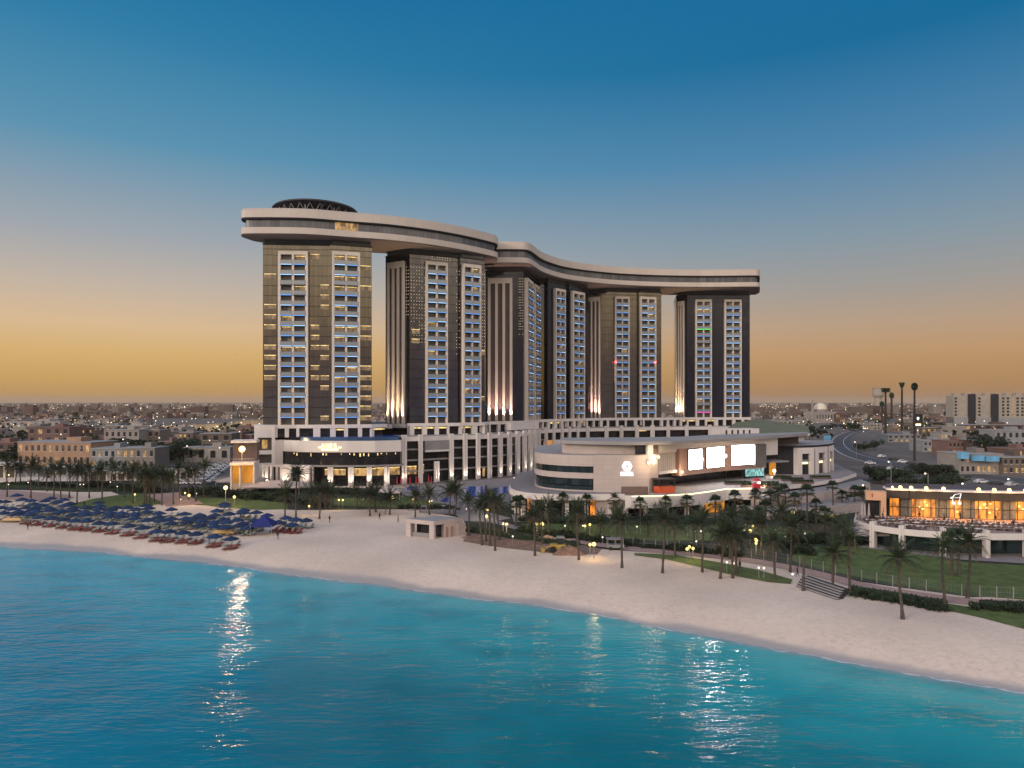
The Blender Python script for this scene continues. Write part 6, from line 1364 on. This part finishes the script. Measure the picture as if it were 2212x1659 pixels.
# ------------------------------------------------------------------ houses
def house(u0, u1, D, z1, dp, m, lab, win=0, grp=None, arch=False, floors=2, name='villa', yaw=0, extra=None, lit=.2, base=2):
    p0, p1 = P2(u0, D), P2(u1, D + yaw); s = seg(p0, p1); W = s[3]; t = empty(name, (*segpt(s, W / 2, -dp / 2), base), lab, 'house', grp); r = random.Random(int(u0 * 3 + D))
    mb = MB(); mb.obox(s, 0, W, -dp, 0, base - .1, z1, m); mb.build('wall', t)
    mb = MB(); mb.obox(s, -.25, W + .25, -dp - .25, .25, z1, z1 + .35, M['roofgrey'] if m is not M['hpink'] else M['hpink'])
    if dp > 8: mb.obox(s, W * .55, W * .75, -dp * .7, -dp * .3, z1 + .35, z1 + 2.2, m)
    mb.build('roof', t)
    if win:
        fh = (z1 - base) / floors
        for f in range(floors):
            for k in range(win):
                a0 = W * (k + .28) / win; a1 = W * (k + .72) / win; z0 = base + fh * (f + .28); zt = base + fh * (f + .8); l_ = r.random() < lit
                mb = MB(); mb.obox(s, a0, a1, .0, .06, z0, zt, M['warm'] if l_ else M['win']); mb.obox(s, a0 - .15, a1 + .15, 0, .18, z0 - .15, z0, M['white']); mb.build('lit_window' if l_ else 'window', t)
    return t
house(38, 196, 300, 12.2, 16, M['peach'], 'long peach villa block with arched windows on the left', 12, floors=2, yaw=-6)
house(196, 264, 285, 10.3, 14, M['hgrey'], 'grey villa block with pale window frames on the left', 5, floors=2)
house(264, 334, 278, 11.0, 12, M['hwhite'], 'pale villa block with tall dark windows right of the grey one', 5, floors=2, lit=.3)
house(340, 372, 345, 9.5, 12, M['hpink'], 'pinkish house behind the grey villa blocks', 3, floors=2)
house(374, 412, 350, 9.0, 12, M['hbeige'], 'beige low house left of the long white wall house', 2, floors=2)
house(398, 497, 318, 8.6, 10, M['hwhite'], 'long pale house with few small windows near the hotel', 4, floors=1, lit=0)
house(432, 500, 385, 12, 12, M['hbeige'], 'brown-beige house behind the long pale house', 3, floors=2)
house(225, 300, 420, 12.5, 14, M['hwhite'], 'white two-storey house behind the villa blocks', 6, floors=2)
house(305, 345, 430, 12, 14, M['hbeige'], 'beige house right of the white two-storey house', 3, floors=2)
house(60, 150, 450, 13, 14, M['hpink'], 'terracotta house behind the peach villa', 5, floors=2)
house(-60, 30, 330, 10, 14, M['hpink'], 'terracotta house at the far left edge', 5, floors=2)
house(215, 330, 560, 10, 12, M['hwhite'], 'white row house left of the lagoon', 8, floors=1)
house(10, 130, 620, 12, 14, M['hwhite'], 'row of white houses far left beyond the trees', 8, floors=2)
for k, (u0, u1, D, zt, m) in enumerate(((95, 170, 262, 5.2, 'white'), (170, 232, 240, 6.4, 'white'), (232, 290, 243, 5.4, 'white'), (290, 372, 240, 6.0, 'white'), (372, 420, 235, 6.6, 'white'), (-40, 34, 250, 7.5, 'white'))):
    t = empty('beach_pavilion', (*P2((u0 + u1) / 2, D), 2), 'white flat-roofed beach pavilion with dark bays, %s from the left' % ordn([5, 0, 1, 2, 3, 4].index(k) + 1 if k else 2), 'pavilion', 'white pavilions behind the left palms'); t['label'] = 'white flat-roofed beach pavilion with dark bays, %s from the left' % ordn({5: 1, 0: 2, 1: 3, 2: 4, 3: 5, 4: 6}[k])
    s = seg(P2(u0, D), P2(u1, D + 2)); W = s[3]; mb = MB(); mb.obox(s, 0, W, -6, .3, zt - 1.0, zt, M[m]); mb.build('roof', t); mb = MB(); n = max(3, int(W / 3.2))
    for q in range(n + 1): a0 = (W - .5) * q / n; mb.obox(s, a0, a0 + .5 + (.9 if q % 3 == 0 else 0) * (q < n), -5.5, 0, 2, zt - 1.0, M[m])
    mb.build('column_row', t); mb = MB(); mb.obox(s, .1, W - .1, -5.4, -1.2, 2, zt - 1.05, M['recess']); mb.build('dark_bay', t)
# right side
house(2073, 2166, 264, 9.6, 14, M['hwhite'], 'white resort building with light blue upper walls on the right', 8, floors=2)
t = empty('blue_parapet_house', (*P2(2100, 262), 2), 'light blue stepped parapets on the white resort building', 'house')
for u0, u1, z0, z1 in ((2074, 2092, 8.2, 10.6), (2104, 2126, 7.4, 9.5), (2130, 2158, 7.2, 9.2)): s = seg(P2(u0, 261), P2(u1, 261)); mb = MB(); mb.obox(s, 0, s[3], -1.6, .3, z0, z1, M['hblue']); mb.build('parapet', t)
for (u0, u1, D, zt, m, lb) in ((2049, 2100, 352, 9.5, 'hpink', 'terracotta two-storey house with dark bays'), (2100, 2150, 345, 10.5, 'slot', 'dark brown tower-like house beside the terracotta one'), (2166, 2240, 262, 8.5, 'hbeige', 'beige arcaded house at the right edge'), (2150, 2230, 400, 13, 'hgrey', 'dark grey house at the right edge below the apartments'), (1995, 2050, 380, 8, 'hgrey', 'grey low building between road and terracotta house'), (1918, 1990, 470, 7, 'hgrey', 'dim grey hall beyond the road'), (1990, 2060, 520, 10, 'hbeige', 'beige hall beyond the dim grey one'), (2080, 2212, 560, 11, 'slot', 'long dark building under the apartment block'), (1650, 1712, 690, 10.5, 'hwhite', 'long white lit hall right of the hotel'), (1720, 1752, 640, 8, 'hwhite', 'small white building beside the minaret'), (1806, 1830, 900, 14, 'hpink', 'pinkish building right of the mosque'), (2180, 2240, 300, 9, 'hpink', 'red-brown house behind the beige arcaded one'), (1640, 1700, 450, 7, 'hwhite', 'low white annex behind the turf roofed hall')):
    house(u0, u1, D, zt, 14, M[m], lb, 6, floors=2, lit=.25)
# apartment block
t = empty('apartment_block', (*P2(2135, 700), 2), 'tall pale apartment block with lit stair strips at the right edge', 'building'); s = seg(P2(2060, 705), P2(2330, 690)); W = s[3]
mb = MB(); mb.obox(s, 0, W, -16, 0, 2, 36.5, M['aptw']); mb.obox(s, 0, W, -17, 1, 2, 14, M['hgrey']); mb.build('wall', t)
for k in range(12): mb = MB(); a0 = W * (k + .3) / 12; mb.obox(s, a0, a0 + 4, -12, -4, 36.5, 39, M['aptw']); mb.build('roof', t)
for a0 in (.115, .30, .62): mb = MB(); mb.obox(s, a0 * W, a0 * W + 7, 0, 1.2, 4, 38, M['black']); mb.build('stair_tower', t)
for k in range(26):
    a0 = W * (k + .2) / 26
    if abs(a0 - .115 * W) < 9 or abs(a0 - .30 * W) < 9: continue
    for f in range(6):
        mb = MB(); l_ = k % 5 == 2; mb.obox(s, a0, a0 + 2.2, .02, .12, 15.5 + f * 3.4, 17.6 + f * 3.4, M['warm'] if l_ else M['win'])
        if k * 6 + f < 98: mb.build('window', t)
# mosque with minaret
t = empty('mosque', (*P2(1784, 917), 2), 'pale mosque with a glowing dome beside a thin minaret', 'mosque'); s = seg(P2(1762, 900), P2(1806, 905)); W = s[3]; c = segpt(s, W / 2, -12)
mb = MB(); mb.obox(s, 0, W, -26, 0, 2, 17, M['hwhite']); mb.build('wall', t); mb = MB(); mb.cyl(c, 9, 17, 20, M['hwhite'], 20); mb.build('drum', t)
M['dome'] = mat('glowing_dome', (.6, .55, .45), .6, emis=(1, .75, .4), es=.08); mb = MB(); mb.ball((c[0], c[1], 20), 8.6, M['dome'], 18, 10); mb.build('dome', t, True)  # dome emits a faint glow in place of floodlighting
mb = MB(); mb.cyl(P2(1755.5, 905), 2.2, 2, 26, M['hwhite'], 10, 1.8); mb.cyl(P2(1755.5, 905), 2.6, 26, 27, M['hwhite'], 10); mb.cyl(P2(1755.5, 905), 1.3, 27, 34, M['hwhite'], 10, .15); mb.build('minaret', t)
for k in range(7): mb = MB(); mb.obox(s, W * (k + .35) / 7, W * (k + .65) / 7, .02, .2, 8, 13, M['win']); mb.build('window', t)
# water tower
t = empty('water_tower', (*P2(1897, 1300), 2), 'concrete water tower on the skyline right of the hotel', 'water tower'); c = P2(1897, 1300)
mb = MB(); mb.cyl(c, 6.5, 2, 40, M['aptw'], 16); mb.build('shaft', t); mb = MB(); mb.cyl(c, 7, 38, 42, M['aptw'], 18, 10); mb.cyl(c, 10, 42, 55, M['aptw'], 18); mb.cyl(c, 10.5, 55, 56, M['grey'], 18); mb.build('tank', t)
mb = MB(); 
for k in range(6): a = k * 1.05; mb.tube((c[0] + 9 * math.cos(a), c[1] + 9 * math.sin(a), 56), (c[0] + 9 * math.cos(a), c[1] + 9 * math.sin(a), 60), .25, .2, M['post'], 4)
mb.build('antenna', t)
# mast palms: telecom masts dressed as palms and very tall washingtonias
for i, (u, vt, vb, kind, rr, lb) in enumerate(((1905, 868, 925, 'f', .9, 'short thin mast palm beside the water tower'), (1913, 839, 937, 'p', 1.7, 'tall mast with a spiky head in front of the water tower'), (1926, 849, 905, 'f', 1.0, 'thin mast palm right of the spiky mast'), (1948.3, 827, 935, 'c', 1.2, 'tall mast palm with a cone-shaped tuft'), (1975.5, 828, 996, 'b', 1.3, 'tallest mast palm with a round tuft, nearest of them'))):
    D = dep(vb); x = X(u, D); zt = Zv(vt, D); k = D / 320 
    t = empty('mast_palm', (x, D, 2), lb, 'mast', 'tall palm-shaped masts on the right'); mb = MB(); mb.tube((x, D, 2), (x, D, zt), .55 * k, .40 * k, M['mastbark'], 8); mb.build('trunk', t); mb = MB(); r = random.Random(i)
    hh = 9 * rr * D / FP; nn = 500
    for q in range(nn):
        w1 = r.random(); a = r.random() * 6.3
        if kind == 'c': zz_ = zt - hh * .9 * (1 - w1); ra = hh * .12 + hh * .32 * w1
        elif kind == 'p': zz_ = zt - hh * .5 * w1; ra = hh * .55 * r.random()
        else: zz_ = zt - hh * .6 + hh * .6 * math.cos(w1 * 3.14); ra = hh * .38 * math.sin(w1 * 3.14) + .2
        p = Vector((x + ra * math.cos(a), D + ra * math.sin(a), zz_)); e = Vector((r.gauss(0, 1), r.gauss(0, 1), r.gauss(0, 1))).normalized() * .5 * k; f = e.cross(Vector((r.gauss(0, 1), r.gauss(0, 1), 1))).normalized() * .2 * k
        mb.face([p - e, p + f, p + e, p - f], M['fan'])
    mb.build('crown', t)
# billboard by the road
t = empty('black_billboard', (*P2(1980, 560), 2), 'black lit billboard with a white gem shape by the road', 'billboard'); s = seg(P2(1973, 480), P2(1993, 481)); W = s[3]
mb = MB(); mb.obox(s, 0, W, -.4, 0, 12, 21.5, M['black']); mb.build('panel', t); mb = MB(); mb.obox(s, W * .42, W * .58, -.4, -.1, 2, 12, M['post']); mb.build('post', t)
mb = MB(); mb.v = []; q = lambda a, z: (*segpt(s, a * W, .08), z); mb.face([q(.35, 18.5), q(.5, 16.8), q(.65, 18.5), q(.58, 19.3), q(.42, 19.3)], M['signw']); mb.obox(s, .2 * W, .8 * W, 0, .1, 13.2, 14.6, M['sign']); mb.build('emblem', t)
t = empty('blue_road_sign', (*P2(1790, 330), 2), 'light blue road sign panel behind the black mall wing', 'sign'); s = seg(P2(1779, 330), P2(1794, 331)); mb = MB(); mb.obox(s, 0, s[3], 0, .2, 10, 13.6, M['hblue']); mb.build('panel', t); mb = MB(); mb.obox(s, .2, .4, -.2, 0, 2, 13, M['post']); mb.obox(s, s[3] - .4, s[3] - .2, -.2, 0, 2, 13, M['post']); mb.build('post_pair', t)

# town houses beyond: individuals near, one mass far
rt_ = random.Random(77); hs = []
def clear(u, D):
    if 560 < u < 1640 and D < 420: return False
    if u < 560 and D < 460: return False
    if u > 1640 and D < 420: return False
    if 1745 < u < 1835 and 560 < D < 1000: return False
    if 2040 < u and 540 < D < 760: return False
    if 320 < u < 630 and 640 < D < 1150: return False
    if 1780 < u < 2010 and D < 620: return False
    if 2075 < u < 2215 and D < 620: return False
    return True
k = 0
while len(hs) < 262 and k < 20000:
    k += 1; u = rt_.choice((rt_.uniform(-80, 565), rt_.uniform(-80, 565), rt_.uniform(1625, 2290), rt_.uniform(800, 835), rt_.uniform(1430, 1460))); D = 430 + 900 * rt_.random() ** 1.1
    if not clear(u, D): continue
    x = X(u, D)
    if any(abs(x - a[0]) < 17 and abs(D - a[1]) < 17 for a in hs): continue
    hs.append((x, D))
hs.sort(); hm = []
for j, m in enumerate(('hwhite', 'hbeige', 'hwhite', 'hpink')):
    for v in range(2):
        mb = MB(); r = random.Random(j * 2 + v); w_, d2, h = r.uniform(6, 8.5), r.uniform(5.5, 7.5), r.uniform(6.5, 8.5)
        mb.box(-w_, w_ * .3, -d2, d2, 0, h, M[m]); mb.box(w_ * .3, w_, -d2 * .6, d2, 0, h * .72, M[m]); wl = mb.mesh('wall')
        mb = MB(); mb.box(-w_ - .2, w_ * .3 + .2, -d2 - .2, d2 + .2, h, h + .5, M['roofgrey'] if j != 3 else M['hpink']); mb.box(w_ * .3 + .2, w_ + .2, -d2 * .6 - .2, d2 + .2, h * .72, h * .72 + .4, M['roofgrey']); mb.box(-w_ * .5, -w_ * .1, 0, d2 * .5, h + .5, h + 2.4, M[m]); rf_ = mb.mesh('roof')
        mb = MB(); mb2 = MB()
        for f in range(2):
            for q in range(5):
                xx = -w_ * .85 + q * w_ * .38; T_ = mb2 if r.random() < .28 else mb; yy = -d2 if xx < w_ * .25 else -d2 * .6
                if xx > w_ * .25 and f == 1: continue
                T_.box(xx - .6, xx + .6, yy - .06, yy, f * h * .45 + 1.2, f * h * .45 + 2.9, M['warm'] if T_ is mb2 else M['win'])
        hm.append((wl, rf_, mb.mesh('windows'), mb2.mesh('lit_windows') if mb2.f else None))
for i, (x, y) in enumerate(hs):
    wl, rf_, wd_, lw_ = hm[rt_.randrange(8)]; t = empty('town_house', (x, y, 2), '%s town house beyond the hotel grounds, %s from the left' % ({'pale_house_render': 'pale', 'beige_house_render': 'beige', 'terracotta_house_render': 'terracotta'}[wl.materials[0].name], ordn(i + 1)), 'house', 'flat-roofed town houses behind the hotel', rt_.choice((0, 0, .25, -.3, 1.2)))
    rz = 0; s_ = rt_.uniform(.8, 1.15); t.scale = (s_, s_, s_ * rt_.uniform(.75, 1.15))
    for nm, me in (('wall', wl), ('roof', rf_), ('windows', wd_), ('lit_windows', lw_)):
        if me:
            o = bpy.data.objects.new(nm, me); C.objects.link(o); o.parent = t
            if nm.endswith('windows'): o.name = 'window_set'
M['far1'] = mat('far_pale_render', (.20, .17, .15), .9, var=.3, vs=.02); M['far2'] = mat('far_brown_render', (.11, .085, .072), .9, var=.3, vs=.02); M['far3'] = mat('far_red_render', (.10, .06, .052), .9, var=.3, vs=.02)
mb = MB(); tm = MB(); lm = MB(); lo_ = MB()
for k in range(5200):
    u = rt_.uniform(-300, 2500); D = 1150 + 6500 * rt_.random() ** 1.6
    if 590 < u < 790 or 860 < u < 1040 or 1060 < u < 1420 or 1490 < u < 1600: continue
    x = X(u, D); w_, h = rt_.uniform(5, 14), rt_.uniform(5, 11) + (rt_.random() < .04) * 12; m = M[rt_.choice(('far1', 'far2', 'far2', 'far3'))]; mb.box(x - w_, x + w_, D - 7, D + 7, 1.9, 2 + h, m)
    if rt_.random() < .5: lm.box(x - 1.0, x + 1.0, D - 7.3, D - 7.05, 3 + h * .3, 5 + h * .3, M['warm'])
tag(mb.build('distant_town'), kind='stuff'); tag(lm.build('distant_lit_windows'), kind='stuff')
r = rt_
for k in range(2600):
    u = r.uniform(-300, 2500); D = 480 + 4500 * r.random() ** 1.7
    if 570 < u < 1640 and not (795 < u < 840 or 1425 < u < 1465): continue
    if not clear(u, D): continue
    x = X(u, D); h = r.uniform(4, 9)
    for q in range(14):
        p = Vector((x + r.gauss(0, h * .4), D + r.gauss(0, h * .4), 2 + h * r.uniform(.3, 1))); e = Vector((r.gauss(0, 1), r.gauss(0, 1), r.gauss(0, 1))).normalized() * h * .22; f = e.cross(Vector((r.gauss(0, 1), 1, 1))).normalized() * h * .2
        tm.face([p - e, p + f, p + e, p - f], M['leaf'])
tag(tm.build('distant_trees'), kind='stuff')
M['citylamp'] = glow('town_lamps', (1, .80, .56), 3.2); M['citylamp2'] = glow('town_lamps_orange', (1, .6, .3), 2.4)
for k in range(3600):
    u = r.uniform(-200, 2400); D = 520 + 5600 * r.random() ** 1.5
    if 570 < u < 1640 and not (795 < u < 840 or 1425 < u < 1465): continue
    x = X(u, D); s_ = .42 * (D / 700) ** .8 * r.uniform(.5, 1.4); z = r.uniform(5, 11)
    c = Vector((x, D, z)); mm = M['citylamp'] if r.random() < .7 else M['citylamp2']
    P6 = [c + Vector(v) * s_ for v in ((1, 0, 0), (0, 1, 0), (-1, 0, 0), (0, -1, 0), (0, 0, 1), (0, 0, -1))]
    for a, b, d_ in ((0, 1, 4), (1, 2, 4), (2, 3, 4), (3, 0, 4), (1, 0, 5), (2, 1, 5), (3, 2, 5), (0, 3, 5)): lo_.face([P6[a], P6[b], P6[d_]], mm)
tag(lo_.build('distant_lamps'), kind='stuff')
# street lamps one can tell apart
SL = [(x / 3.947, 840.6 + y / 3.947) for x, y in ((105, 295), (170, 315), (385, 298), (415, 335), (503, 342), (628, 300), (675, 325), (797, 310), (930, 312), (1050, 318), (1062, 428), (920, 443), (1100, 458), (1370, 415), (1325, 468), (1632, 425), (1800, 437), (1610, 485), (1888, 500), (1400, 312), (1645, 315), (1862, 318), (2052, 362), (530, 385))] + [(1622.2 + x / 3.75, 796.3 + y / 3.75) for x, y in ((855, 595), (1135, 755), (1435, 850), (2110, 895), (1925, 408), (1982, 410), (2132, 410), (1360, 500), (1430, 440), (1215, 335), (1740, 932), (935, 945))]
for i, (u, v) in enumerate(sorted(SL)):
    h = 8.0; D = min(dep(v, 2 + h), 760); x = X(u, D); t = empty('street_lamp', (x, D, 2), 'white street lamp on a thin pole, %s from the left among the town houses' % ordn(i + 1), 'lamp', 'street lamps in the town'); mb = MB(); mb.tube((x, D, 2), (x, D, 1.9 + h), .10, .07, M['post'], 5); mb.tube((x, D, 1.9 + h), (x - .8, D, 2.1 + h), .06, .05, M['post'], 4); mb.build('pole', t)
    mb = MB(); mb.ball((x - .8, D, 2 + h), .34 * (D / 350) ** .5, M['bulbw'], 8, 5); mb.build('lamp_head', t, True)
# air
hz = MB(); hz.box(-21500, 21500, -1200, 21500, -6, 118, M['white']); o = hz.build('haze'); m = bpy.data.materials.new('haze_air'); m.use_nodes = True; m.node_tree.nodes.clear()
ou = m.node_tree.nodes.new('ShaderNodeOutputMaterial'); pv = m.node_tree.nodes.new('ShaderNodeVolumePrincipled'); pv.inputs['Color'].default_value = (.92, .76, .60, 1); pv.inputs['Density'].default_value = .00006; m.node_tree.links.new(pv.outputs[0], ou.inputs['Volume'])
o.data.materials.clear(); o.data.materials.append(m); tag(o, kind='stuff')
if HAZE_OFF: bpy.data.objects.remove(o)
